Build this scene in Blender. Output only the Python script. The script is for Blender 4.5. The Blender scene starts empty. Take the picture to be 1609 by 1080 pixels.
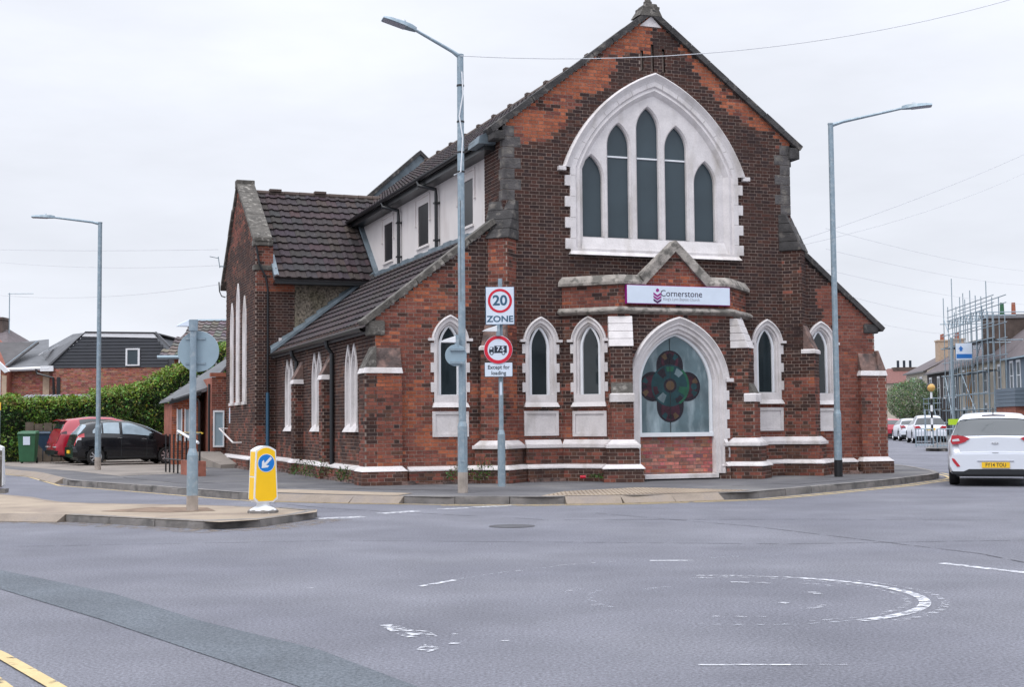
import bpy, math, random
from mathutils import Vector, Matrix, noise as mnoise
from mathutils.geometry import tessellate_polygon
R = math.radians
rnd = random.Random(7)
scn = bpy.context.scene
COL = scn.collection

# ------------------------------------------------------------------ camera, sky, sun, exposure
cam_d = bpy.data.cameras.new('camera'); cam = bpy.data.objects.new('camera', cam_d); COL.objects.link(cam)
cam_d.sensor_width = 36.0; cam_d.lens = 36.0 * 2112 / 1609; cam_d.clip_start = 0.1; cam_d.clip_end = 2000
cam.matrix_world = Matrix.Translation((0, 0, 1.33)) @ Matrix.Rotation(R(90) + math.atan(125.3 / 2112), 4, 'X') @ Matrix.Rotation(-0.0085, 4, 'Z')
scn.camera = cam
SUN_EL, SUN_AZ = R(55), R(215)      # azimuth clockwise from +Y
w = bpy.data.worlds.new('World'); scn.world = w; w.use_nodes = True
nt = w.node_tree; nt.nodes.clear()
def N(t, ty, **kw):
    n = t.nodes.new(ty)
    for k, v in kw.items(): setattr(n, k, v)
    return n
out = N(nt, 'ShaderNodeOutputWorld'); bg = N(nt, 'ShaderNodeBackground'); bg.inputs[1].default_value = 0.1
sky = N(nt, 'ShaderNodeTexSky', sky_type='NISHITA', sun_disc=False); sky.sun_elevation = SUN_EL; sky.sun_rotation = SUN_AZ
tc = N(nt, 'ShaderNodeTexCoord'); sep = N(nt, 'ShaderNodeSeparateXYZ'); nt.links.new(tc.outputs['Generated'], sep.inputs[0])
def M(t, op, a, b=None, clamp=False):
    n = N(t, 'ShaderNodeMath', operation=op, use_clamp=clamp)
    for i, v in enumerate((a, b)):
        if v is None: continue
        if isinstance(v, (int, float)): n.inputs[i].default_value = v
        else: t.links.new(v, n.inputs[i])
    return n.outputs[0]
# overcast deck: brighter towards the zenith (as a real overcast sky is), soft cloud relief
el = M(nt, 'MAXIMUM', sep.outputs[2], 0.0)
grad = M(nt, 'ADD', M(nt, 'MULTIPLY', M(nt, 'POWER', el, 2.6), 23.0), 8.9)
mp = N(nt, 'ShaderNodeMapping'); mp.inputs['Scale'].default_value = (1, 1, 3.5); nt.links.new(tc.outputs['Generated'], mp.inputs[0])
cl = N(nt, 'ShaderNodeTexNoise'); cl.inputs['Scale'].default_value = 3.0; cl.inputs['Detail'].default_value = 6; cl.inputs['Roughness'].default_value = 0.55
nt.links.new(mp.outputs[0], cl.inputs['Vector'])
cr = N(nt, 'ShaderNodeMapRange'); cr.inputs[1].default_value = .32; cr.inputs[2].default_value = .68; cr.inputs[3].default_value = 0.92; cr.inputs[4].default_value = 1.085
nt.links.new(cl.outputs[0], cr.inputs[0])
g2 = M(nt, 'MULTIPLY', grad, cr.outputs[0])
cc = N(nt, 'ShaderNodeCombineColor'); 
for i, k in enumerate((0.96, 0.995, 1.085)): nt.links.new(M(nt, 'MULTIPLY', g2, k), cc.inputs[i])
mx = N(nt, 'ShaderNodeMix', data_type='RGBA'); mx.inputs[0].default_value = 0.96
nt.links.new(sky.outputs[0], mx.inputs[6]); nt.links.new(cc.outputs[0], mx.inputs[7])
nt.links.new(mx.outputs[2], bg.inputs[0]); nt.links.new(bg.outputs[0], out.inputs[0])
sl = bpy.data.lights.new('sun', 'SUN'); sl.energy = 1.2; sl.angle = R(18); sl.color = (1, .97, .93)
so = bpy.data.objects.new('sun', sl); COL.objects.link(so)
sdir = Vector((math.sin(SUN_AZ) * math.cos(SUN_EL), math.cos(SUN_AZ) * math.cos(SUN_EL), math.sin(SUN_EL)))
so.rotation_euler = sdir.to_track_quat('Z', 'Y').to_euler(); so.location = (0, 0, 40)
vs = scn.view_settings; vs.view_transform = 'Standard'; vs.look = 'None'; vs.gamma = 1; vs.exposure = 0.0; vs.use_curve_mapping = False
scn.cycles.max_bounces = 6; scn.cycles.transparent_max_bounces = 12

# ------------------------------------------------------------------ materials
MATS = {}
def mat(name, col, rough=.8, metal=0., var=.15, vs_=6., col2=None, m2s=1.5, m2lo=.5, m2hi=.65, bump=0., bs=40., coat=0., spec=.5, attr=False, alpha=None, emit=0., trans=0., stretch=None, speck=0., speck_s=80.):
    m = bpy.data.materials.new(name); m.use_nodes = True; t = m.node_tree; p = t.nodes['Principled BSDF']; MATS[name] = m
    tcn = N(t, 'ShaderNodeTexCoord'); vec = tcn.outputs['Object']
    if stretch:
        mpn = N(t, 'ShaderNodeMapping'); mpn.inputs['Scale'].default_value = stretch; t.links.new(vec, mpn.inputs[0]); vec2 = mpn.outputs[0]
    else: vec2 = vec
    def nz(s, d=4, v=vec):
        n = N(t, 'ShaderNodeTexNoise'); n.inputs['Scale'].default_value = s; n.inputs['Detail'].default_value = d; t.links.new(v, n.inputs['Vector']); return n.outputs[0]
    if attr:
        a = N(t, 'ShaderNodeAttribute'); a.attribute_name = 'Col'; base = a.outputs['Color']
    else:
        rgb = N(t, 'ShaderNodeRGB'); rgb.outputs[0].default_value = (*col, 1); base = rgb.outputs[0]
    if col2:
        mr = N(t, 'ShaderNodeMapRange'); mr.inputs[1].default_value = m2lo; mr.inputs[2].default_value = m2hi; t.links.new(nz(m2s, 6, vec2), mr.inputs[0])
        mm = N(t, 'ShaderNodeMix', data_type='RGBA'); t.links.new(mr.outputs[0], mm.inputs[0]); t.links.new(base, mm.inputs[6]); mm.inputs[7].default_value = (*col2, 1); base = mm.outputs[2]
    if var:
        mr = N(t, 'ShaderNodeMapRange'); mr.inputs[1].default_value = .3; mr.inputs[2].default_value = .7; mr.inputs[3].default_value = 1 - var; mr.inputs[4].default_value = 1 + var
        t.links.new(nz(vs_, 5), mr.inputs[0]); v = N(t, 'ShaderNodeVectorMath', operation='SCALE'); t.links.new(base, v.inputs[0]); t.links.new(mr.outputs[0], v.inputs[3]); base = v.outputs[0]
    if speck:
        mr = N(t, 'ShaderNodeMapRange'); mr.inputs[1].default_value = .35; mr.inputs[2].default_value = .65; mr.inputs[3].default_value = 1 - speck; mr.inputs[4].default_value = 1 + speck
        sn = N(t, 'ShaderNodeTexNoise'); sn.inputs['Scale'].default_value = speck_s; sn.inputs['Detail'].default_value = 3; sn.inputs['Roughness'].default_value = .8; t.links.new(vec, sn.inputs['Vector']); t.links.new(sn.outputs[0], mr.inputs[0]); v = N(t, 'ShaderNodeVectorMath', operation='SCALE'); t.links.new(base, v.inputs[0]); t.links.new(mr.outputs[0], v.inputs[3]); base = v.outputs[0]
    t.links.new(base, p.inputs['Base Color'])
    p.inputs['Roughness'].default_value = rough; p.inputs['Metallic'].default_value = metal; p.inputs['Coat Weight'].default_value = coat
    p.inputs['Coat Roughness'].default_value = .05; p.inputs['Specular IOR Level'].default_value = spec
    if trans: p.inputs['Transmission Weight'].default_value = trans
    if bump:
        b = N(t, 'ShaderNodeBump'); b.inputs['Strength'].default_value = bump; b.inputs['Distance'].default_value = .02; t.links.new(nz(bs, 3), b.inputs['Height']); t.links.new(b.outputs[0], p.inputs['Normal'])
    if alpha is not None:   # worn paint: (threshold lo, hi, scale)
        mr = N(t, 'ShaderNodeMapRange'); mr.inputs[1].default_value = alpha[0]; mr.inputs[2].default_value = alpha[1]; t.links.new(nz(alpha[2], 8), mr.inputs[0]); mr.inputs[4].default_value = alpha[3] if len(alpha) > 3 else 1.; t.links.new(mr.outputs[0], p.inputs['Alpha'])
    return m
mat('brick', (0, 0, 0), .9, attr=True, var=.22, vs_=14, bump=.5, bs=60, spec=.25)
mat('mortar', (.32, .25, .215), .95, var=.2, vs_=3, col2=(.18, .145, .13), m2s=.9, m2lo=.5, m2hi=.66, bump=.3, spec=.2)
mat('painted_stone', (.67, .635, .635), .6, var=.09, vs_=4, col2=(.40, .36, .32), m2s=2.6, m2lo=.54, m2hi=.82, stretch=(1, 1, .3), bump=.25, bs=25, speck=.06, speck_s=30)
mat('coping_stone', (.10, .092, .082), .95, var=.35, vs_=5, col2=(.27, .25, .225), m2s=8, m2lo=.55, m2hi=.70, bump=.8, bs=30)
mat('quoin_joint', (.42, .39, .38), .9)
mat('dark_coping', (.055, .052, .052), .95, var=.35, vs_=5, col2=(.16, .145, .13), m2s=6, m2lo=.56, m2hi=.7, bump=.8, bs=30)
mat('pale_coping', (.33, .30, .27), .95, var=.3, vs_=5, col2=(.15, .14, .125), m2s=6, m2lo=.48, m2hi=.6, bump=.8, bs=30)
mat('quoin_stone', (.095, .088, .088), .95, var=.35, vs_=4, col2=(.17, .155, .14), m2s=5, bump=.8, bs=30)
mat('old_masonry', (.21, .135, .115), .95, var=.35, vs_=6, col2=(.10, .075, .07), m2s=5, m2lo=.45, m2hi=.6, bump=.8, bs=25)
mat('tile', (0, 0, 0), .85, attr=True, var=.2, vs_=5, col2=(.22, .20, .19), m2s=11, m2lo=.70, m2hi=.76, bump=.3, bs=40)
mat('cream_render', (.68, .635, .62), .85, var=.05, vs_=1.2, col2=(.55, .50, .48), m2s=1.5, m2lo=.55, m2hi=.8, stretch=(1, 1, .3), bump=.12)
mat('pebbledash', (.19, .16, .125), .95, var=.75, vs_=22, col2=(.15, .13, .09), m2s=1.6, bump=1., bs=50)
mat('glass_dark', (.018, .026, .03), .05, var=.25, vs_=1.5, spec=.6, bump=.02, bs=2)
mat('glass_grey', (.045, .066, .080), .3, var=.12, vs_=1.2, spec=.45)
mat('glass_entrance', (.11, .16, .18), .06, var=.35, vs_=1.6, col2=(.30, .37, .40), m2s=2.4, m2lo=.5, m2hi=.75, stretch=(1.6, 1, .5), spec=.6)  # reflections and curtains painted into the colour as paler vertical streaks
mat('leaded_glass', (.02, .026, .03), .2, var=.5, vs_=12, spec=.6)
mat('white_plastic', (.75, .77, .80), .35, var=.03)
mat('black_plastic', (.015, .017, .02), .35, var=.1)
mat('black_metal', (.012, .012, .014), .4, var=.1)
mat('galvanised', (.26, .335, .39), .5, metal=.35, var=.12, vs_=9, col2=(.34, .40, .44), m2s=14, bump=.03)
mat('galv_rust', (.36, .31, .27), .7, var=.25, vs_=6)
mat('sign_back', (.27, .36, .42), .5, var=.05)
mat('sign_white', (.66, .74, .85), .4, var=.03)
mat('sign_red', (.60, .01, .035), .4, var=.05)
mat('sign_black', (.012, .02, .035), .45, var=0)
mat('sign_text', (.035, .10, .17), .45, var=0)
mat('sign_yellow', (.95, .57, .003), .35, var=.03, coat=.3)
mat('sign_blue', (.005, .19, .60), .35, var=.03)
mat('hand_yellow', (.75, .50, .05), .5)
mat('asphalt', (.158, .160, .188), .85, var=.12, vs_=.9, col2=(.186, .188, .216), m2s=.35, m2lo=.4, m2hi=.6, speck=.40, speck_s=48, bump=.7, bs=120, spec=.3)
mat('asphalt_patch', (.122, .138, .158), .85, var=.12, vs_=1.4, speck=.42, speck_s=48, bump=.7, bs=120, spec=.3)
mat('footway', (.115, .113, .120), .9, var=.18, vs_=.8, col2=(.16, .155, .155), m2s=.6, speck=.15, speck_s=60, bump=.4, bs=80, spec=.3)
mat('concrete', (.235, .205, .18), .9, var=.15, vs_=.9, col2=(.17, .15, .135), m2s=.8, speck=.12, speck_s=50, bump=.3)
mat('buff_paving', (.31, .25, .19), .9, var=.15, vs_=1.5, col2=(.24, .19, .15), m2s=1.2, speck=.15, speck_s=50, bump=.3)
mat('buff_kerb', (.25, .205, .165), .9, var=.2, vs_=2, col2=(.19, .16, .14), m2s=2, speck=.15, speck_s=50, bump=.3)
mat('kerb', (.205, .19, .18), .9, var=.25, vs_=3, col2=(.12, .115, .11), m2s=4, bump=.5, bs=40)
mat('line_white', (.62, .63, .67), .7, var=.08, vs_=5, alpha=(.36, .58, 14., .88), speck=.15)
mat('line_worn', (.54, .55, .59), .7, var=.08, vs_=5, alpha=(.48, .72, 14., .75), speck=.1)
mat('line_scrub', (.50, .52, .57), .7, var=.08, vs_=5, alpha=(.48, .74, 14., .6), speck=.1)
mat('line_ring', (.58, .59, .63), .75, var=.12, vs_=5, alpha=(.44, .66, 14., .8), speck=.2)
mat('grit', (.20, .165, .135), .95, var=.3, alpha=(.44, .70, 7.), speck=.3)
mat('seam', (.05, .05, .06), .9, var=.3, alpha=(.40, .50, 5.))
mat('iron', (.07, .07, .078), .7, var=.2)
mat('footway_patch', (.095, .093, .10), .9, var=.15, speck=.15)
mat('line_splat', (.60, .61, .65), .7, var=.08, vs_=5, alpha=(.46, .62, 13., .85), speck=.1)
mat('line_yellow', (.52, .40, .20), .75, var=.1, vs_=5, alpha=(.30, .44, 8.), speck=.1)
mat('leaf', (0, 0, 0), .5, attr=True, var=.2, vs_=2, spec=.35)
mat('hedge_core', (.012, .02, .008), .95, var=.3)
mat('bark', (.09, .07, .05), .9, var=.3, bump=.6)
mat('timber_fence', (.10, .08, .06), .9, var=.3, stretch=(1, 1, .2))
mat('slate', (.115, .12, .13), .7, var=.18, vs_=2.5, bump=.2)
mat('slate_dark', (.085, .082, .085), .75, var=.18, vs_=2.5, bump=.2)
mat('cladding', (.032, .036, .046), .6, var=.12, vs_=2)
mat('grey_tile_stuff', (.20, .20, .215), .8, var=.2, vs_=4)
mat('far_brick', (.33, .13, .095), .9, var=.18, vs_=3, col2=(.24, .095, .07), m2s=8, spec=.2)
mat('buff_brick', (.45, .34, .25), .9, var=.12, vs_=6)
mat('far_cream', (.52, .47, .39), .9, var=.08, vs_=1.5)
mat('far_blue', (.13, .165, .205), .8, var=.06)
mat('far_dark_brick', (.055, .045, .048), .9, var=.2, vs_=3)
mat('far_brown', (.10, .075, .065), .95, var=.3, vs_=2)
mat('far_roof', (.12, .10, .105), .85, var=.2, vs_=3)
mat('far_red_roof', (.17, .075, .065), .85, var=.2)
mat('terracotta', (.30, .10, .06), .8, var=.2)
mat('paint_black', (.004, .005, .008), .25, coat=.55, var=0, spec=.3)
mat('paint_red', (.38, .008, .028), .28, coat=1., var=0)
mat('paint_white', (.66, .69, .75), .3, coat=.8, var=0)
mat('tyre', (.012, .012, .013), .8, var=.1)
mat('alloy', (.55, .57, .60), .3, metal=.7, var=0)
mat('car_glass', (.02, .028, .032), .04, var=0, spec=.9)
mat('car_glass_clear', (.30, .38, .44), .05, var=.15, vs_=3, spec=.8)
mat('lamp_red', (.45, .008, .02), .15, coat=1, var=0)
mat('lamp_clear', (.60, .60, .63), .15, coat=1, var=0)
mat('chrome', (.6, .6, .6), .15, metal=1., var=0)
mat('plate_yellow', (.85, .52, .015), .5, var=0)
mat('bin_green', (.025, .11, .05), .5, var=.1)
mat('bin_blue', (.012, .035, .07), .5, var=.1)
mat('lead', (.16, .20, .23), .5, var=.25, vs_=4, metal=.2)
mat('cable', (.10, .10, .11), .7, var=0)
mat('cable_light', (.55, .56, .59), .7, var=0)
mat('board_blue', (.02, .16, .5), .5, var=0)
mat('amber_globe', (.60, .36, .10), .3, var=0)
mat('hi_vis', (.42, .62, .02), .6, var=0)
mat('purple', (.28, .01, .20), .4, var=0)
mat('deep_purple', (.07, .012, .09), .4, var=0)
mat('text_dark', (.025, .018, .05), .4, var=0)
mat('text_grey', (.36, .37, .42), .4, var=0)
mat('stain_dark', (.012, .009, .016), .12, var=.3, vs_=4, spec=.6)
mat('stain_red', (.040, .010, .020), .12, var=.5, vs_=4, spec=.6)
mat('stain_teal', (.008, .040, .048), .12, var=.4, vs_=4, spec=.6)
mat('stain_green', (.012, .09, .05), .12, var=.4, vs_=4, spec=.6)
mat('stain_amber', (.09, .055, .03), .12, var=.3, vs_=4, spec=.6)
mat('soil', (.20, .14, .10), .95, var=.3, bump=.8)
mat('wood_board', (.42, .23, .08), .8, var=.2)

# ------------------------------------------------------------------ helpers
def link(o, parent=None):
    COL.objects.link(o)
    if parent is not None: o.parent = parent
    return o
def tag(o, label=None, cat=None, group=None, kind=None):
    if label: o['label'] = label
    if cat: o['category'] = cat
    if group: o['group'] = group
    if kind: o['kind'] = kind
    return o
def empty(name, loc=(0, 0, 0), rz=0., label=None, cat=None, group=None):
    o = bpy.data.objects.new(name, None); o.location = loc; o.rotation_euler = (0, 0, rz); o.empty_display_size = .2
    COL.objects.link(o); return tag(o, label, cat, group)
def copy_tree(o, parent=None):
    c = o.copy(); COL.objects.link(c); c.parent = parent
    for ch in list(o.children): copy_tree(ch, c)
    return c
class MB:
    def __init__(s): s.v = []; s.f = []; s.c = []; s.m = []
    def poly(s, pts, col=None, mi=0):
        b = len(s.v); s.v += [tuple(p) for p in pts]; s.f.append(tuple(range(b, b + len(pts)))); s.c.append(col); s.m.append(mi)
    def quadstrip(s, A, B, col=None, mi=0, close=False):
        b = len(s.v); n = len(A); s.v += [tuple(p) for p in A] + [tuple(p) for p in B]
        for i in range(n if close else n - 1):
            j = (i + 1) % n; s.f.append((b + i, b + j, b + n + j, b + n + i)); s.c.append(col); s.m.append(mi)
    def box(s, x0, x1, y0, y1, z0, z1, col=None, mi=0):
        P = [(x0, y0, z0), (x1, y0, z0), (x1, y1, z0), (x0, y1, z0), (x0, y0, z1), (x1, y0, z1), (x1, y1, z1), (x0, y1, z1)]
        s.hexa(P, col, mi)
    def hexa(s, P, col=None, mi=0):
        b = len(s.v); s.v += [tuple(p) for p in P]
        for f in ((3, 2, 1, 0), (4, 5, 6, 7), (0, 1, 5, 4), (1, 2, 6, 5), (2, 3, 7, 6), (3, 0, 4, 7)):
            s.f.append(tuple(b + i for i in f)); s.c.append(col); s.m.append(mi)
    def tube(s, pts, r, n=8, caps=True, col=None, mi=0):
        pts = [Vector(p) for p in pts]; rs = r if isinstance(r, (list, tuple)) else [r] * len(pts)
        rings = []; up = Vector((0, 0, 1))
        for i, p in enumerate(pts):
            d = (pts[min(i + 1, len(pts) - 1)] - pts[max(i - 1, 0)]).normalized()
            a = d.cross(up if abs(d.z) < .95 else Vector((1, 0, 0))).normalized(); bb = d.cross(a).normalized()
            rings.append([p + (a * math.cos(2 * math.pi * k / n) + bb * math.sin(2 * math.pi * k / n)) * rs[i] for k in range(n)])
        for i in range(len(rings) - 1): s.quadstrip(rings[i], rings[i + 1], col, mi, True)
        if caps: s.poly(rings[0][::-1], col, mi); s.poly(rings[-1], col, mi)
    def lathe(s, prof, n=24, M4=None, col=None, mi=0):   # prof (r, z) about local z
        rings = []
        for r, z in prof:
            ring = [Vector((r * math.cos(2 * math.pi * k / n), r * math.sin(2 * math.pi * k / n), z)) for k in range(n)]
            rings.append([M4 @ p for p in ring] if M4 else ring)
        for i in range(len(rings) - 1): s.quadstrip(rings[i], rings[i + 1], col, mi, True)
    def prism(s, fr, pts, d0, d1, holes=(), col=None, mi=0, back=False):   # (s,z) outline in a frame, from depth d0 to d1 (front)
        loops = [list(pts)] + [list(h) for h in holes]
        flat = [p for l in loops for p in l]
        tris = tessellate_polygon([[Vector((p[0], p[1], 0)) for p in l] for l in loops])
        b = len(s.v); s.v += [fr(p[0], d1, p[1]) for p in flat]
        for t in tris: s.f.append(tuple(b + i for i in t)); s.c.append(col); s.m.append(mi)
        if back:
            b = len(s.v); s.v += [fr(p[0], d0, p[1]) for p in flat]
            for t in tris: s.f.append(tuple(b + i for i in t)); s.c.append(col); s.m.append(mi)
        if abs(d1 - d0) > 1e-5:
            for l in loops: s.quadstrip([fr(p[0], d1, p[1]) for p in l], [fr(p[0], d0, p[1]) for p in l], col, mi, True)
    def fbox(s, fr, s0, s1, d0, d1, z0, z1, col=None, mi=0):
        s.hexa([fr(s0, d1, z0), fr(s1, d1, z0), fr(s1, d0, z0), fr(s0, d0, z0), fr(s0, d1, z1), fr(s1, d1, z1), fr(s1, d0, z1), fr(s0, d0, z1)], col, mi)
    def mesh(s, name, mats, smooth=False):
        me = bpy.data.meshes.new(name); me.from_pydata(s.v, [], s.f)
        for m in (mats if isinstance(mats, (list, tuple)) else [mats]): me.materials.append(MATS[m])
        if any(s.m): me.polygons.foreach_set('material_index', s.m)
        if any(c is not None for c in s.c):
            a = me.attributes.new('Col', 'FLOAT_COLOR', 'FACE'); buf = []
            for c in s.c: buf += [*(c or (.2, .2, .2)), 1.]
            a.data.foreach_set('color', buf)
        if smooth:
            me.polygons.foreach_set('use_smooth', [True] * len(me.polygons))
        me.update(); return me
    def build(s, name, mats, parent=None, smooth=False, kind=None, label=None, bevel=0., autos=None):
        o = bpy.data.objects.new(name, s.mesh(name, mats, smooth)); link(o, parent)
        if kind: o['kind'] = kind
        if label: o['label'] = label
        if bevel:
            mod = o.modifiers.new('Bevel', 'BEVEL'); mod.width = bevel; mod.segments = 2; mod.limit_method = 'ANGLE'; mod.angle_limit = R(40)
        if autos:
            try:
                import bmesh
                bm = bmesh.new(); bm.from_mesh(o.data); bmesh.ops.remove_doubles(bm, verts=bm.verts, dist=1e-4); bmesh.ops.recalc_face_normals(bm, faces=bm.faces)
                for e in bm.edges:
                    if len(e.link_faces) == 2 and e.calc_face_angle(0) > autos: e.smooth = False
                for f in bm.faces: f.smooth = True
                bm.to_mesh(o.data); bm.free()
            except Exception as ex: print('autosmooth', ex)
        return o
def frame(p, t, n, z0=0.):
    def fr(s, d, z): return (p[0] + t[0] * s + n[0] * d, p[1] + t[1] * s + n[1] * d, z0 + z)
    return fr
def text(name, body, size, M4, m, parent=None, extr=.002, sx=1., bold=0.):
    cu = bpy.data.curves.new(name, 'FONT'); cu.body = body; cu.size = size; cu.align_x = 'CENTER'; cu.align_y = 'CENTER'; cu.extrude = extr; cu.offset = bold; cu.resolution_u = 4
    o = bpy.data.objects.new(name, cu); COL.objects.link(o); dg = bpy.context.evaluated_depsgraph_get(); me = bpy.data.meshes.new_from_object(o.evaluated_get(dg))
    bpy.data.objects.remove(o); me.materials.clear(); me.materials.append(MATS[m])
    me.transform(M4 @ Matrix.Diagonal((sx, 1, 1, 1))); o = bpy.data.objects.new(name, me); link(o, parent); return o
def facing(p, n):   # matrix: text plane at p, facing n (2-D outward normal)
    n = Vector((n[0], n[1], 0)).normalized(); x = Vector((-n.y, n.x, 0))
    return Matrix(((x.x, 0, n.x, p[0]), (x.y, 0, n.y, p[1]), (0, 1, 0, p[2]), (0, 0, 0, 1)))
def arc(p0, p1, sag, n=10):   # arc p0->p1 bulging to the left of travel... sign by sag
    p0 = Vector(p0); p1 = Vector(p1); ch = p1 - p0; L = ch.length; s = sag * L
    if abs(s) < 1e-6: return [tuple(p0.lerp(p1, i / n)) for i in range(n + 1)]
    Rr = (L * L / 4 + s * s) / (2 * s); nrm = Vector((-ch.y, ch.x)) / L; c = (p0 + p1) / 2 + nrm * (s - Rr)
    a0 = math.atan2(p0.y - c.y, p0.x - c.x); a1 = math.atan2(p1.y - c.y, p1.x - c.x)
    if a1 - a0 > math.pi: a1 -= 2 * math.pi
    if a0 - a1 > math.pi: a1 += 2 * math.pi
    return [(c.x + abs(Rr) * math.cos(a0 + (a1 - a0) * i / n), c.y + abs(Rr) * math.sin(a0 + (a1 - a0) * i / n)) for i in range(n + 1)]
def outline(sc, half, zb, zs, za, sag=None, n=10):
    if sag is None:
        r = za - zs; L = math.hypot(half, r); Rr = (half * half + r * r) / (2 * half); sag = (Rr - math.sqrt(max(Rr * Rr - L * L / 4, 0))) / L
        if half > r: sag = min(sag, .2)
    a = arc((sc - half, zs), (sc, za), sag, n); b = [(2 * sc - x, z) for x, z in a[::-1]][1:]
    return [(sc - half, zb)] + a + b + [(sc + half, zb)]
def sweep(mb, fr, prof, mi=0, col=None):   # prof: list of (outline, depth)
    for (A, da), (B, db) in zip(prof, prof[1:]):
        mb.quadstrip([fr(p[0], da, p[1]) for p in A], [fr(p[0], db, p[1]) for p in B], col, mi)
def scan(loops, z):
    xs = []
    for l in loops:
        for i in range(len(l)):
            (x0, z0), (x1, z1) = l[i], l[(i + 1) % len(l)]
            if (z0 <= z) != (z1 <= z): xs.append(x0 + (x1 - x0) * (z - z0) / (z1 - z0))
    xs.sort(); return list(zip(xs[::2], xs[1::2]))
ALLB = []     # (score, frame, s0, s1, z0, z1, d, colour, target MB, parent)
def brickwork(mbrick, mmort, fr, loops, colfn, z0=None, z1=None, course=.075, rec=0., seed=0, singles=True, parent=None, off=0.):
    rg = random.Random(seed); zs = [p[1] for p in loops[0]]; za, zb = min(zs) if z0 is None else z0, max(zs) if z1 is None else z1
    k0 = int(math.floor(za / course)); k1 = int(math.ceil(zb / course))
    for k in range(k0, k1):
        lo, hi = max(k * course, za), min((k + 1) * course, zb)
        if hi - lo < .02: continue
        for a, b in scan(loops, (lo + hi) / 2 + 1e-4):
            mmort.poly([fr(a, rec, lo), fr(b, rec, lo), fr(b, rec, hi), fr(a, rec, hi)])
            U = .3375; s = math.floor(a / U) * U - U + (0 if k % 2 else U / 2) + off; st = True
            while s < b:
                ln = .225 if st else .1125; p0, p1 = max(s, a), min(s + ln, b); s += ln; st = not st
                if p1 - p0 < .035: continue
                CUR[0] = .5 + 1.15 * mnoise.noise(Vector((p0 * 1.3 + seed * 7.7, lo * 1.7, seed))) + .35 * mnoise.noise(Vector((p0 * 5, lo * 9, seed + .5))); CUR[0] = min(max(CUR[0], .06), .88)
                c = colfn((p0 + p1) / 2, (lo + hi) / 2, rg); d = rec + .006 + rg.uniform(-.002, .002)
                g = .0062; g0 = -.006 if p0 <= a + 1e-6 else g; g1 = -.006 if p1 >= b - 1e-6 else g
                ALLB.append((fr, p0 + g0, p1 - g1, lo + g, hi - g, rec, d, c, mbrick, parent, singles))
def emit_brick(mb, b):
    fr, s0, s1, z0, z1, r_, d, c = b[:8]
    F4 = [fr(s0, d, z0), fr(s1, d, z0), fr(s1, d, z1), fr(s0, d, z1)]; B4 = [fr(s0, r_, z0), fr(s1, r_, z0), fr(s1, r_, z1), fr(s0, r_, z1)]
    i = len(mb.v); mb.v += F4 + B4
    for f in ((0, 1, 2, 3), (4, 5, 1, 0), (5, 6, 2, 1), (6, 7, 3, 2), (7, 4, 0, 3)): mb.f.append(tuple(i + q for q in f)); mb.c.append(c); mb.m.append(0)
def nz(x, y, z=0.): return mnoise.noise(Vector((x, y, z)))
DK = [(.046, .026, .023), (.036, .023, .023), (.058, .029, .024), (.047, .029, .025), (.068, .031, .024)]
RD = [(.225, .076, .053), (.195, .066, .048), (.250, .088, .062), (.170, .058, .045)]
OR = [(.385, .118, .060), (.345, .104, .054), (.415, .134, .070), (.310, .096, .054)]
BR = [(.105, .052, .038), (.085, .044, .036), (.125, .062, .044), (.070, .040, .034)]
CUR = [.5]
def pick(rg, w):   # weights dark, red, orange, brown; neighbours tend to share a firing
    x = min(max(.42 * rg.random() + .58 * CUR[0], 0), .999) * sum(w)
    for q, ww in zip((DK, BR, RD, OR), (w[0], w[3], w[1], w[2])):
        x -= ww
        if x <= 0: c = rg.choice(q); break
    else: c = rg.choice(q)
    k = rg.uniform(.84, 1.14); m_ = (.125, .058, .044); return tuple((v * .93 + u * .07) * k for v, u in zip(c, m_))
def sm(x, a, b): t = min(max((x - a) / (b - a), 0), 1); return t * t * (3 - 2 * t)

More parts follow.
